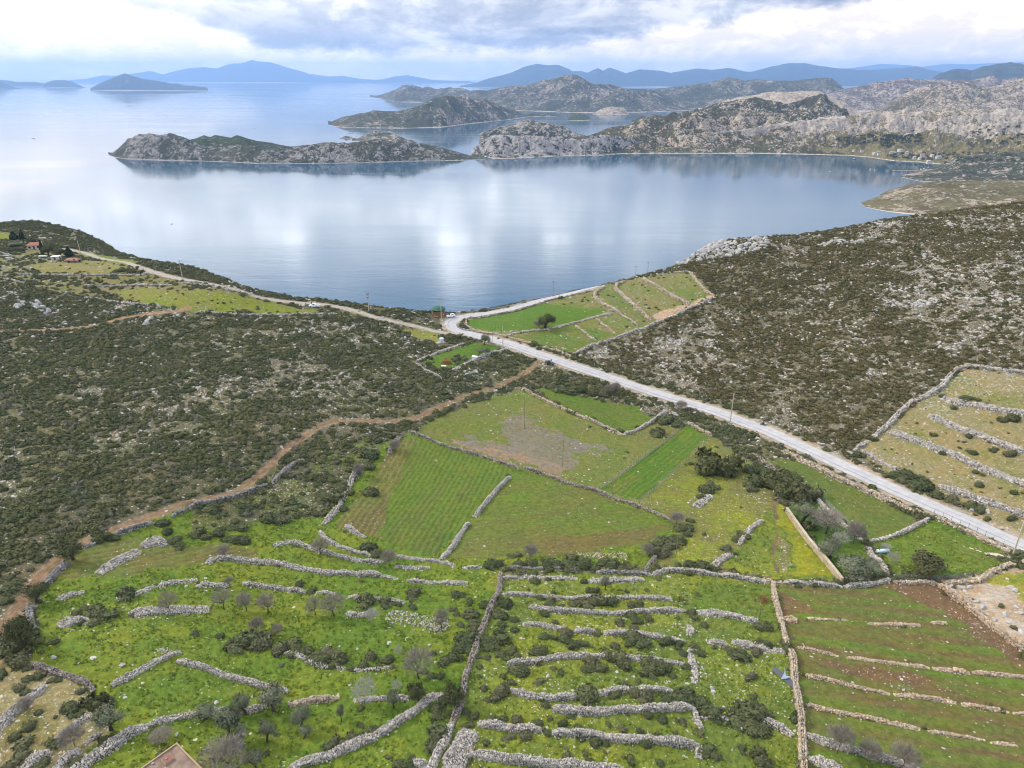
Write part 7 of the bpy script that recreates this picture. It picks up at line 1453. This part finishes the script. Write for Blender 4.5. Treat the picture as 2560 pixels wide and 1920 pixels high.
def bike(e):
    dk = M('bike_black', (.03, .03, .035), .4, spec=.4)
    for x in (.68, -.68): q = MB().tube([(x, -.06, .31), (x, .06, .31)], .31, 16).build('wheel', MAT['rubber'], e); MB().tube([(x, -.065, .31), (x, .065, .31)], .19, 10).build('rim', MAT['galv'], q)
    b = MB().tube([(.55, 0, .85), (.30, 0, .80), (-.1, 0, .62), (-.55, 0, .72)], [.08, .15, .16, .10], 8); b.box((.0, 0, .45), (.5, .28, .36)); b.build('body', dk, e); MB().box((-.30, 0, .80), (.75, .26, .12)).build('seat', dk, e)
    MB().tube([(.68, 0, .31), (.50, 0, .95)], .05, 5).build('fork', MAT['galv'], e); MB().tube([(.45, -.36, 1.0), (.52, 0, .98), (.45, .36, 1.0)], .025, 5).build('handlebar', dk, e); MB().tube([(.62, 0, .86), (.70, 0, .86)], .10, 8).build('headlight', MAT['galv'], e); MB().box((-.78, 0, .95), (.36, .40, .30)).build('rear_box', M('pale_box', (.55, .55, .45), .5), e); MB().box((-.72, 0, .70), (.10, .2, .12)).build('tail_light', M('tail_red', (.35, .02, .02), .3), e)
e = at_obj('motorcycle', 'g', (2168, 358), R(142)); bike(e); tag(e, 'dark motorcycle with a pale rear box riding up the road', 'motorcycle'); hb_ = e.location.copy()
e = empty('person', hb_, R(142)); tag(e, 'rider in dark clothes sitting on the motorcycle on the road', 'person')
sit = dict(pelvis=(-.25, 0, .95, .13), belly=(-.20, 0, 1.10, .125), chest=(-.08, 0, 1.30, .135), neck=(-.02, 0, 1.47, .055), head=(.02, 0, 1.59, .10), shl=(-.06, .20, 1.38, .065), ell=(.18, .30, 1.18, .045), wrl=(.40, .33, 1.04, .032), hal=(.46, .33, 1.02, .035), shr=(-.06, -.20, 1.38, .065), elr=(.18, -.30, 1.18, .045), wrr=(.40, -.33, 1.04, .032), har=(.46, -.33, 1.02, .035), hil=(-.22, .13, .90, .09), knl=(.22, .24, .74, .062), anl=(.02, .22, .36, .045), tol=(.16, .22, .30, .04), hir=(-.22, -.13, .90, .09), knr=(.22, -.24, .74, .062), anr=(.02, -.22, .36, .045), tor=(.16, -.22, .30, .04))
person(e, sit, BN, dkc)

# ------------------------------------------------------------------ kiosk, shrine, sheds, houses
e = at_obj('kiosk', 'b', (1575, 1055), R(20)); wd_ = M('kiosk_timber', (.22, .13, .065), .8, bump=.3, scale=2.); gr_ = M('green_roof', (.016, .085, .055), .6)
def octo(r, z, a0=R(22.5), n=8): return [(r * math.cos(a0 + 2 * math.pi * k / n), r * math.sin(a0 + 2 * math.pi * k / n), z) for k in range(n)]
def ngon(r0, z0, r1, z1, n=8): return MB().add(octo(r0, z0) + octo(r1, z1), [tuple(range(n - 1, -1, -1)), tuple(range(n, 2 * n))] + [(k, (k + 1) % n, n + (k + 1) % n, n + k) for k in range(n)])
ngon(3.1, -.8, 3.1, 1.9).build('wall', wd_, e); ngon(2.75, 1.9, 2.75, 2.55).build('window_band', MAT['glass'], e)
for k in range(8): q = octo(3.0, 1.9)[k]; MB().box((q[0], q[1], 2.22), (.2, .2, .68)).build('post', wd_, e)
ngon(3.75, 2.56, 3.75, 2.75).add(octo(3.75, 2.752) + octo(2.2, 3.7) , [(k, (k + 1) % 8, 8 + (k + 1) % 8, 8 + k) for k in range(8)]).add(octo(2.2, 3.7) + [(0, 0, 4.0)], [(k, (k + 1) % 8, 8) for k in range(8)]).build('roof', gr_, e)
MB().box((-2.2, -3.7, .1), (1.6, 1.4, .25)).box((-2.2, -4.6, -.35), (1.6, .8, .25)).box((-2.95, -3.9, .6), (.1, 1.8, .7)).build('steps', wd_, e); tag(e, 'timber octagonal kiosk with a green roof above the bend', 'kiosk')
e = at_obj('wayside_shrine', 'b', (1605, 1305), R(12)); wh_ = MAT['white_paint']
MB().box((0, 0, .9), (1.5, 1.3, 1.9), 0, .93).build('wall', wh_, e); MB().add([(-.95, -.85, 1.86), (.95, -.85, 1.86), (.95, .85, 1.86), (-.95, .85, 1.86), (-.5, 0, 2.5), (.5, 0, 2.5)], [(0, 1, 5, 4), (1, 2, 5), (2, 3, 4, 5), (3, 0, 4), (3, 2, 1, 0)]).build('roof', M('blue_white_roof', (.48, .56, .66), .5), e); MB().box((-.0, -.67, .75), (.5, .06, 1.1)).build('door', M('blue_door', (.30, .40, .50), .5), e); MB().box((-1.4, -.5, .3), (.9, .8, .5)).build('tank', M('blue_white_roof', (.48, .56, .66), .5), e); tag(e, 'small white shrine like hut with a bluish roof in the scrub', 'hut')
e = at_obj('field_shelter', 'b', (1893, 1440), R(-22)); pg_ = M('pale_sheet', (.58, .64, .64), .45)
arc = [(-.75, 0), (-.75, .9)] + [(.75 * math.cos(R(180 - k)), .9 + .35 * math.sin(R(180 - k))) for k in range(20, 180, 20)] + [(.75, .9), (.75, 0)]
MB().prism([(p[0], p[1]) for p in arc], -1.2, 1.2).build('cover', pg_, e).rotation_euler = (0, 0, R(90)); MB().box((0, 0, .03), (2.5, 1.6, .06)).build('base', MAT['pole_wood'], e); tag(e, 'pale grey low tank like shelter in the small plot', 'shelter')
# heap of rusty brushwood
e = at_obj('brush_heap', 'b', (1645, 1478)); r_ = np.random.default_rng(5); b = MB(); n = 420
for i in range(n):
    a = r_.random() * 6.283; q = r_.random() ** .6 * 1.9; p0 = np.array([q * math.cos(a) * 1.1, q * math.sin(a) * .8, (1 - q / 2.2) * 1.1 * r_.random()]); d_ = r_.normal(size=3); d_[2] = abs(d_[2]) * .5; d_ /= np.linalg.norm(d_); b.tube([p0, p0 + d_ * .35, p0 + d_ * .7], [.05, .04, .02], 3, False)
b.build('branches', M('rust_brush', (.30, .09, .04), .9, var=.5), e); v, f = boulder_mesh(77, 2, .9); MB().add(v * np.array([1.6, 1.2, .55]), f.tolist()).build('heap', M('rust_brush_core', (.22, .075, .04), .95, var=.5, bump=.6), e); tag(e, 'heap of rust red brushwood on the small green plot', 'brush heap')
tag(MB().box((0, 0, .25), (1.9, .9, .5), R(-12)).box((0, 0, .53), (2.0, 1.0, .06), R(-12)).build('trough', M('pale_sheet', (.58, .64, .64), .45), None, tuple(at_obj('tmp', 'b', (1622, 1512)).location)), 'pale trough below the rust red brush heap', 'trough'); bpy.data.objects.remove(bpy.data.objects['tmp'])
# light blue tank lying in the lower plot
e = at_obj('water_tank', 'h', (990, 1462), R(8)); lb_ = M('light_blue_paint', (.38, .52, .60), .35, spec=.5)
MB().tube([(-1.55, 0, .62), (-1.45, 0, .62), (1.35, 0, .62), (1.5, 0, .62), (1.58, 0, .62)], [.30, .52, .52, .42, .2], 20).build('shell', lb_, e, smooth=True)
for x in (.55, .75): MB().tube([(x, 0, .62), (x + .06, 0, .62)], .535, 20).build('band', MAT['galv'], e)
for x in (-.9, .9): MB().box((x, 0, .08), (.25, 1.0, .2)).build('cradle', MAT['pole_wood'], e)
MB().tube([(-1.1, 0, 1.1), (-1.1, 0, 1.28)], .12, 8).build('filler_cap', MAT['iron'], e); tag(e, 'light blue cylindrical tank lying in the lower green plot', 'tank')
# corrugated sheets by the bright wall
sh_ = M('slate_sheet', (.10, .115, .15), .4, spec=.4); e0 = at_obj('tmp', 'l', (150, 905)); lc = e0.location.copy(); bpy.data.objects.remove(e0)
def corr(L, Wd, n=22):
    xs_ = np.linspace(-Wd / 2, Wd / 2, n * 2 + 1); V = []; 
    for y in (-L / 2, L / 2): V += [(x, y, .035 * (k % 2)) for k, x in enumerate(xs_)]
    m_ = len(xs_); V += [(a, b_, c_ - .015) for a, b_, c_ in V]; f = [(k, k + 1, m_ + k + 1, m_ + k) for k in range(m_ - 1)] + [(2 * m_ + k + 1, 2 * m_ + k, 3 * m_ + k, 3 * m_ + k + 1) for k in range(m_ - 1)]; return MB().add(V, f)
o = corr(5.2, 1.1).build('metal_sheet', sh_, None, (lc[0], lc[1], lc[2] + .45)); o.rotation_euler = (R(4), R(-6), R(33)); tag(o, 'long dark slate blue corrugated sheet leaning by the bright wall', 'metal sheet')
o = MB().add([(-.8, -.2, 0), (.2, -.15, .05), (.85, .05, .3), (.25, .3, .22), (.5, 1.9, .75), (.1, .8, .5), (-.8, -.2, -.03), (.2, -.15, .02), (.85, .05, .27), (.25, .3, .19), (.5, 1.9, .72), (.1, .8, .47)], [(0, 1, 3, 5), (1, 2, 3), (3, 4, 5), (11, 9, 7, 6), (9, 8, 7), (11, 10, 9)]).build('metal_sheet', M('pale_blue_sheet', (.24, .32, .38), .35, spec=.5), None, (lc[0] - .2, lc[1] - .1, lc[2] + .62)); tag(o, 'torn pale blue sheet bent over the slate blue sheet', 'metal sheet')
e = at_obj('tarpaulin', 'h', (750, 1515)); v, f = boulder_mesh(31, 2, .9); MB().add(v * np.array([1.0, .7, .5]) + np.array([0, 0, .2]), f.tolist()).build('sheet', M('pale_blue_sheet', (.24, .32, .38), .35, spec=.5), e); tag(e, 'crumpled pale blue sheet between the large olives', 'tarpaulin')
# flat roofed house at the bottom edge
u, v = px('i', [(1415, 1662)])[0]; x, y, z = [float(q) for q in at(u, v, 3.0)]; gzv = float(gz(x, y)); e = empty('stone_house', (x, y, gzv), R(52)); tag(e, 'flat roofed stone house with a roof hatch at the bottom edge', 'house')
ht = 3.0; rw_, rl_ = 6.0, 7.4
cx_, cy_ = 0., -1.6
MB().box((cx_, cy_, ht / 2 - .5), (rw_, rl_, ht + 1)).build('wall', M('house_wall', (.36, .31, .25), .9, bump=.5, scale=1.5), e); MB().box((cx_, cy_, ht + .03), (rw_ - .3, rl_ - .3, .10)).build('roof', M('roof_screed', (.19, .14, .11), .95, var=.35, scale=.8), e)
pr_ = MB(); ly = rl_ / 2; lx = rw_ / 2
pr_.box((cx_, cy_ + ly - .09, ht + .12), (rw_ + .1, .2, .28)); pr_.box((cx_, cy_ - ly + .09, ht + .12), (rw_ + .1, .2, .28)); pr_.box((cx_ - lx + .09, cy_, ht + .125), (.2, rl_ - .42, .28)); pr_.box((cx_ + lx - .09, cy_, ht + .125), (.2, rl_ - .42, .28)); pr_.build('parapet', M('parapet', (.29, .215, .135), .9), e)
q = MB().box((cx_ + .9, cy_ + 2.1, ht + .22), (1.25, 1.25, .3)).build('hatch', M('parapet', (.29, .215, .135), .9), e); MB().box((cx_ + .9, cy_ + 2.1, ht + .40), (1.1, 1.1, .06)).build('lid', M('hatch_red', (.20, .09, .07), .8), q)
MB().box((cx_, cy_ + ly + .02, 1.0), (1.0, .08, 2.0)).build('door', MAT['pole_wood'], e); MB().box((cx_ - lx - .02, cy_, 1.5), (.08, .9, .9)).build('window', MAT['glass'], e)
for dx, dy, s_, lb in ((.75, 2.2, .30, 'white stone lying on the roof hatch'), (.1, 1.3, .22, 'white stone lying on the flat roof near the hatch'), (-.6, 3.2, .40, 'larger white stone at the far corner of the flat roof')):
    zz_ = ht + (.43 if 'hatch' in lb and 'near' not in lb else .08); a = R(52); px_, py_ = (cx_ + dx), (cy_ + dy); o = link('boulder', BOULD[1], None, (x + px_ * math.cos(a) - py_ * math.sin(a), y + px_ * math.sin(a) + py_ * math.cos(a), gzv + zz_ + s_ * .3)); o.scale = (s_, s_, s_); tag(o, lb, 'stone')
def house(c, base, w, d_, h, rz, label, wallc=(.70, .68, .64), roofc=None, zc=None, gz_=None, flat=False, name='house', nwin=3):
    """small house: walls, roof, door, windows; base = foot on the land or at a given distance"""
    u, v = px(c, [base])[0]
    if zc: x, y, z = [float(q) for q in ray_pt(u, v, zc)]
    else: x, y, z, _ = scale_at(u, v)
    e = empty(name, (x, y, z), rz); wm = M('wall_%d_%d' % (int(wallc[0] * 100), int(wallc[2] * 100)), wallc, .85)
    MB().box((0, 0, h / 2 - 1.5), (w, d_, h + 3)).build('wall', wm, e)
    if flat or roofc is None: MB().box((0, 0, h + .12), (w + .3, d_ + .3, .25)).build('roof', M('flat_roof', (.55, .53, .50), .9), e)
    else:
        o_ = .4; r_h = d_ * .26; MB().add([(-w / 2 - o_, -d_ / 2 - o_, h), (w / 2 + o_, -d_ / 2 - o_, h), (w / 2 + o_, d_ / 2 + o_, h), (-w / 2 - o_, d_ / 2 + o_, h), (-w / 2 + .6, 0, h + r_h), (w / 2 - .6, 0, h + r_h)], [(0, 1, 5, 4), (1, 2, 5), (2, 3, 4, 5), (3, 0, 4), (3, 2, 1, 0)]).build('roof', M('roof_%d' % int(roofc[0] * 100), roofc, .85, var=.25), e)
    for k in range(nwin):
        xx = -w / 2 + w * (k + .5) / nwin
        if k == nwin // 2: MB().box((xx, -d_ / 2 - .02, 1.05), (1.0, .1, 2.1)).build('door', M('door_brown', (.12, .08, .05), .7), e)
        else: MB().box((xx, -d_ / 2 - .02, h * .55), (1.1, .1, 1.2)).build('window', MAT['glass'], e)
    for s in (-1, 1): MB().box((s * (w / 2 + .02), 0, h * .55), (.1, 1.1, 1.2)).build('window', MAT['glass'], e)
    tag(e, label, 'house'); return e
house('a', (310, 490), 6.5, 5, 2.4, R(15), 'house with an orange red tiled roof among cypresses', (.55, .48, .42), (.26, .11, .075))
house('a', (488, 585), 4, 3, 1.9, R(5), 'small pale shed below the headland trees', (.5, .48, .44), None, flat=True, nwin=1, name='shed')
house('a', (640, 605), 6.5, 3.5, 1.4, R(-5), 'low brown ruin below the tall headland pole', (.28, .17, .13), (.24, .13, .10), nwin=2, name='ruin')
o = at_obj('farm_trailer', 'a', (372, 565), R(3)); MB().box((0, 0, .75), (4.2, 1.6, .5)).build('body', M('pale_sheet', (.58, .64, .64), .45), o); wheelset(o, (-1.2, 1.2), (-.75, .75), .3, .2); tag(o, 'pale low trailer under the slim single cypress', 'trailer')
# small things near the road
def chevron(c, base, label, w=1.6, h=.5):
    e = at_obj('road_sign', c, base, R(-35)); wq = MB().box((0, -.05, .95), (w, .05, h)).build('panel', M('sign_white', (.75, .75, .75), .4), e)
    for k in (-1, 0, 1): MB().add([(k * .5 - .15, -.08, .74), (k * .5 + .05, -.08, .74), (k * .5 + .2, -.08, .95), (k * .5 + .05, -.08, 1.16), (k * .5 - .15, -.08, 1.16), (k * .5, -.08, .95)], [(0, 1, 2, 5), (5, 2, 3, 4)]).build('chevron', M('sign_red', (.6, .05, .03), .4), wq)
    for s in (-.6, .6): MB().tube([(s, 0, -.2), (s, 0, 1.15)], .035, 5).build('post', MAT['galv'], e)
    tag(e, label, 'road sign')
chevron('b', (1645, 1172), 'red and white chevron board on the outside of the bend')
e = at_obj('road_sign', 'b', (1620, 1090)); MB().tube([(0, 0, -.2), (0, 0, 2.0)], .035, 5).build('post', MAT['galv'], e); MB().tube([(0, -.04, 1.9), (0, -.07, 1.9)], .32, 14).build('panel', M('sign_red', (.6, .05, .03), .4), e); MB().tube([(0, -.071, 1.9), (0, -.078, 1.9)], .22, 14).build('face', M('sign_white', (.75, .75, .75), .4), e); tag(e, 'round red rimmed road sign between kiosk pole and white car', 'road sign')
e = at_obj('road_sign', 'c', (412, 905)); MB().tube([(0, 0, -.2), (0, 0, 2.0)], .035, 5).build('post', MAT['galv'], e); MB().box((0, -.05, 1.8), (.6, .04, .9)).build('panel', M('sign_orange', (.65, .18, .08), .5), e); tag(e, 'orange marker panel by the far road crest', 'road sign')
e = at_obj('concrete_block', 'b', (1757, 1052)); MB().box((0, 0, .5), (1.1, .9, 1.0)).build('block', MAT['pole_conc'], e); MB().box((0, 0, 1.1), (1.3, .8, .12), 0, .9).build('cap', MAT['pole_conc'], e); tag(e, 'grey block at the end of the guard rail', 'block')
def roadpost(c, base, label):
    e = at_obj('marker_post', c, base); MB().box((0, 0, .5), (.14, .1, 1.2)).build('post', MAT['white_paint'], e); MB().box((0, -.058, .85), (.145, .01, .22)).build('reflector', M('sign_red', (.6, .05, .03), .4), e); tag(e, label, 'marker post')
roadpost('c', (713, 1500), 'white and red marker post on the upper verge near the wall corner'); roadpost('g', (1680, 118), 'white and red marker post on the upper verge by the middle pole')
o = MB().tube([(0, 0, 0), (0, 0, .9)], [.28, .3], 12).build('barrel', M('rust_dark', (.13, .05, .04), .8), None, tuple(at_obj('tmp', 'j', (890, 182)).location)); bpy.data.objects.remove(bpy.data.objects['tmp']); tag(o, 'dark rusty barrel standing at the end of a terrace wall', 'barrel')
e = at_obj('concrete_block', 'l', (360, 1140), R(20)); b = MB().box((0, 0, .25), (.9, .12, .5)); b.box((-.39, .3, .25), (.12, .5, .5)); b.box((.39, .3, .25), (.12, .5, .5)); b.build('block', M('block_grey', (.25, .23, .21), .9), e); tag(e, 'small grey U shaped block at the bright wall foot', 'block')
e = at_obj('brushwood', 'k', (2175, 215)); b = MB(); r_ = np.random.default_rng(8)
for i in range(160):
    p0 = r_.normal(size=3) * np.array([.6, .6, .3]) + np.array([0, 0, .5]); d_ = r_.normal(size=3); d_ /= np.linalg.norm(d_); b.tube([p0, p0 + d_ * .6], [.035, .015], 3, False)
b.build('branches', M('rust_brush_core', (.22, .075, .04), .95, var=.5), e); tag(e, 'bundle of reddish brushwood beside the grey post', 'brushwood')
v, f = boulder_mesh(55, 1, .6); tag(MB().add(v * .22, f.tolist()).build('plastic_bag', M('yellow_plastic', (.55, .38, .03), .6), None, tuple(Vector(at_obj('tmp', 'k', (1830, 1215)).location) + Vector((0, 0, .7)))), 'yellow plastic item on the tumbled wall among shrubs', 'litter'); bpy.data.objects.remove(bpy.data.objects['tmp'])

# ------------------------------------------------------------------ far shore village, jetty and boats
def onsea(u, v): zc = CZ / (SP + CP * (v - 960) / F); return [float(q) for q in ray_pt(u, v, zc)], zc
RD = (.40, .15, .09)
for (u, v, zc, w, d_, h, rf, fl, lb) in ((2250, 377, 2080, 15, 8, 5, None, True, 'long pale two storey building at the top of the shore village'), (2268, 383, 2060, 8, 7, 4, None, True, 'white cube house right of the long pale building'), (2306, 389, 2020, 11, 7, 4, RD, False, 'red roofed house in the shore village'), (2330, 390, 2030, 9, 7, 4, None, True, 'pale house above the harbour'), (2346, 394, 1990, 14, 8, 3.5, (.30, .38, .45), False, 'blue roofed long shed near the harbour'), (2321, 407, 1910, 9, 8, 6, None, True, 'white waterfront building behind the quay'), (2286, 395, 1990, 7, 6, 4, None, True, 'tan house among village trees'), (2299, 397, 1960, 7, 6, 4, None, True, 'small tan house left of the red roof'), (2186, 384, 2100, 9, 7, 3.5, None, True, 'pale house at the left end of the village'), (2197, 386, 2080, 8, 6, 3.5, None, True, 'second pale house at the left end of the village'), (2228, 383, 2090, 10, 6, 3, (.32, .36, .36), False, 'grey roofed low building in the village terraces'), (2135, 377, 2120, 7, 5, 3, None, True, 'small white hut above the shore terraces'), (2155, 378, 2110, 8, 5, 3, None, True, 'white hut right of the small hut on the shore terraces'), (2474, 406, 1960, 13, 8, 3, RD, False, 'red roofed villa on the dark scrub slope'), (2529, 409, 1950, 8, 7, 4.5, RD, False, 'white house with a red roof at the right edge'), (2535, 367, 2250, 9, 7, 6, None, True, 'white house high on the slope at the right edge'), (2515, 373, 2230, 12, 6, 3, None, True, 'long low white building below the high white house')):
    house('P', (u, v), w, d_, h, R(random.uniform(-25, 25)), lb, (.55, .51, .46) if fl else (.48, .44, .39), rf, zc=zc, flat=fl)
(p0, z0_), (p1, z1_) = onsea(2232, 427.5), onsea(2300, 427)
p0, p1 = np.array(p0), np.array(p1); L = np.stack([p0[:2] + (p1 - p0)[:2] * k for k in np.linspace(0, 1, 12)]); d_ = np.gradient(L, axis=0); d_ /= np.linalg.norm(d_, axis=1)[:, None]; n_ = np.stack([-d_[:, 1], d_[:, 0]], 1); e = empty('jetty', (float(p0[0]), float(p0[1]), 0))
V, Fq = sweep(L, n_, np.full(12, .75), np.full(12, 1.2), 1.8); link('deck', mesh_np('deck', V - np.array([p0[0], p0[1], 0]), Fq, MAT['pole_conc']), e)
for k in range(12): MB().tube([(0, 0, -3), (0, 0, .8)], .22, 5).build('pile', MAT['pole_wood'], e, (float(L[k, 0] - p0[0]), float(L[k, 1] - p0[1]), 0))
tag(e, 'long pale jetty reaching into the bay from the village', 'jetty')
def boat(u, v, L, rz, label, mast=0., hullc=(.75, .75, .75), cabin=True, cat='boat', name='boat'):
    (x, y, _), zc = onsea(u, v); e = empty(name, (x, y, 0), rz); W_ = L * .28; hc = M('hull_%d' % int(hullc[0] * 100), hullc, .35, spec=.5)
    secs = [(-.5, .78, 1.0), (-.25, .95, .9), (.05, 1., .9), (.3, .75, 1.0), (.5, .02, 1.25)]; V = []
    for sx, sw, sh_ in secs: V += [(sx * L, -sw * W_ / 2, sh_ * L * .09), (sx * L * .96, -sw * W_ * .35, -.25), (sx * L * .96, sw * W_ * .35, -.25), (sx * L, sw * W_ / 2, sh_ * L * .09)]
    f = [(i * 4 + k, i * 4 + k + 1, i * 4 + k + 5, i * 4 + k + 4) for i in range(4) for k in range(3)] + [(i * 4 + 3, i * 4, i * 4 + 4, i * 4 + 7) for i in range(4)] + [(0, 3, 2, 1), (16, 17, 18, 19)]
    MB().add(V, f).build('hull', hc, e)
    if cabin: q = MB().box((-.08 * L, 0, L * .13), (L * .32, W_ * .6, L * .10), 0, .85).build('cabin', MAT['white_paint'], e); MB().box((-.08 * L, 0, L * .14), (L * .326, W_ * .55, L * .04), 0, .93).build('window', MAT['glass'], q)
    if mast: MB().tube([(.08 * L, 0, .5), (.08 * L, 0, mast)], [.13, .07], 6).build('mast', MAT['white_paint'], e); MB().tube([(.08 * L, 0, L * .22), (-.35 * L, 0, L * .22)], .10, 5).build('boom', MAT['white_paint'], e)
    tag(e, label, cat)
boat(2263, 440.5, 14, R(10), 'large white sailing yacht moored by the point', 16, cat='yacht', name='yacht')
boat(2302, 424, 12, R(70), 'left of three sailing yachts moored at the jetty root', 15, cat='yacht', name='yacht'); boat(2310, 423, 12, R(75), 'middle of three sailing yachts moored at the jetty root', 14, cat='yacht', name='yacht'); boat(2320, 421, 11, R(75), 'right of three sailing yachts moored at the jetty root', 11, cat='yacht', name='yacht')
boat(2135, 398.5, 15, R(5), 'dark wooden boat anchored off the village beach', 0, (.10, .09, .09)); boat(2075, 429, 5, R(20), 'white dinghy alone in the middle of the right bay', 0, cabin=False)
boat(884, 433, 8, R(180), 'small white motor boat drawing a long wake below the near island'); boat(84, 346.5, 12, R(30), 'tiny boat far left on the pale water', 0, (.45, .43, .42)); boat(430, 560, 5, R(20), 'tiny boat on the bay above the left headland', 0, (.25, .25, .27)); boat(635, 320.5, 10, R(0), 'tiny boat beyond the twin hummocks of the near island', 0, (.35, .35, .38)); boat(1597, 416, 5, R(0), 'tiny dark boat off the shaded headland cliff', 0, (.2, .2, .22)); boat(1551, 403, 6, R(0), 'small pale boat close under the headland', 0)
# wake of the motor boat
a0, _ = onsea(888, 433); m, t = mat('wake_foam'); nz = t.noise(t.new('ShaderNodeTexCoord').outputs['Object'], .25, 4); tb_ = t.new('ShaderNodeBsdfTransparent'); db_ = t.new('ShaderNodeBsdfDiffuse'); db_.inputs[0].default_value = (.6, .68, .72, 1); ms_ = t.new('ShaderNodeMixShader'); t.put(ms_.inputs[0], t.mr(nz, .4, .7, .05, .55)); t.l.new(tb_.outputs[0], ms_.inputs[1]); t.l.new(db_.outputs[0], ms_.inputs[2]); t.l.new(ms_.outputs[0], t.new('ShaderNodeOutputMaterial').inputs[0])
for k, (b1_, wd_) in enumerate((((1010, 432.6), 2.6), ((1000, 441), 2.2))):
    b0, _ = onsea(*b1_); L = np.stack([np.array(a0)[:2] + (np.array(b0) - np.array(a0))[:2] * q for q in np.linspace(0, 1, 24)]); d_ = np.gradient(L, axis=0); d_ /= np.linalg.norm(d_, axis=1)[:, None]; n_ = np.stack([-d_[:, 1], d_[:, 0]], 1); hw = (wd_ * (.5 + np.linspace(0, 1, 24)))[:, None]
    V = np.concatenate([np.c_[L - n_ * hw, np.full(24, .05 + k * .02)], np.c_[L + n_ * hw, np.full(24, .05 + k * .02)]]); i = np.arange(23); tag(link('wake', mesh_np('wake', V, np.stack([i, i + 1, 24 + i + 1, 24 + i], -1), m)), 'white wake behind the small motor boat', 'wake', kind='structure')
# pine wood and trees of the village: too many to count
pts = []
for (poly, n) in ((px('p', [(545, 560), (560, 520), (600, 500), (650, 515), (760, 505), (760, 540), (640, 555), (600, 570)]), 150), (px('p', [(330, 530), (480, 510), (540, 500), (540, 545), (400, 560)]), 80), (px('p', [(560, 600), (800, 595), (900, 620), (800, 640), (600, 625)]), 60), (px('p', [(820, 600), (1269, 590), (1269, 640), (880, 650)]), 60), (px('p', [(1000, 480), (1269, 450), (1269, 560), (1100, 570)]), 40)):
    P_ = np.array(poly); c_ = 0
    while c_ < n:
        q = (rng.uniform(P_[:, 0].min(), P_[:, 0].max()), rng.uniform(P_[:, 1].min(), P_[:, 1].max()))
        if inpoly(np.array([q[0]]), np.array([q[1]]), P_)[0]: pts.append(q); c_ += 1
dg = bpy.context.evaluated_depsgraph_get(); FP = []
for (u, v) in pts:
    d_ = np.array(ray_pt(u, v, 1.)) - np.array([0, 0, CZ]); d_ /= np.linalg.norm(d_)
    hit, loc, _n, _i, ob, _m = SC.ray_cast(dg, Vector((d_ * 1300).tolist()) + Vector((0, 0, CZ)), Vector(d_.tolist()))
    if hit and ob.name.startswith(('hill', 'haze')) and loc.z > 2: FP.append((loc.x, loc.y, loc.z - .4))
if FP:
    FP = np.array(FP); n = len(FP); s = 5 + 4 * rng.random(n)
    far_t = [shrub_mesh(440 + k, MAT['dark_leaf'], 110, 1, .6, .16, 'far_tree') for k in range(3)]
    instancer('wood', FP, np.c_[s, s, s * 1.25], rng.integers(0, 3, n), np.c_[np.zeros((n, 2)), rng.random(n) * 6.283], far_t, 'dark pines and olives scattered around the shore village', 'wood')
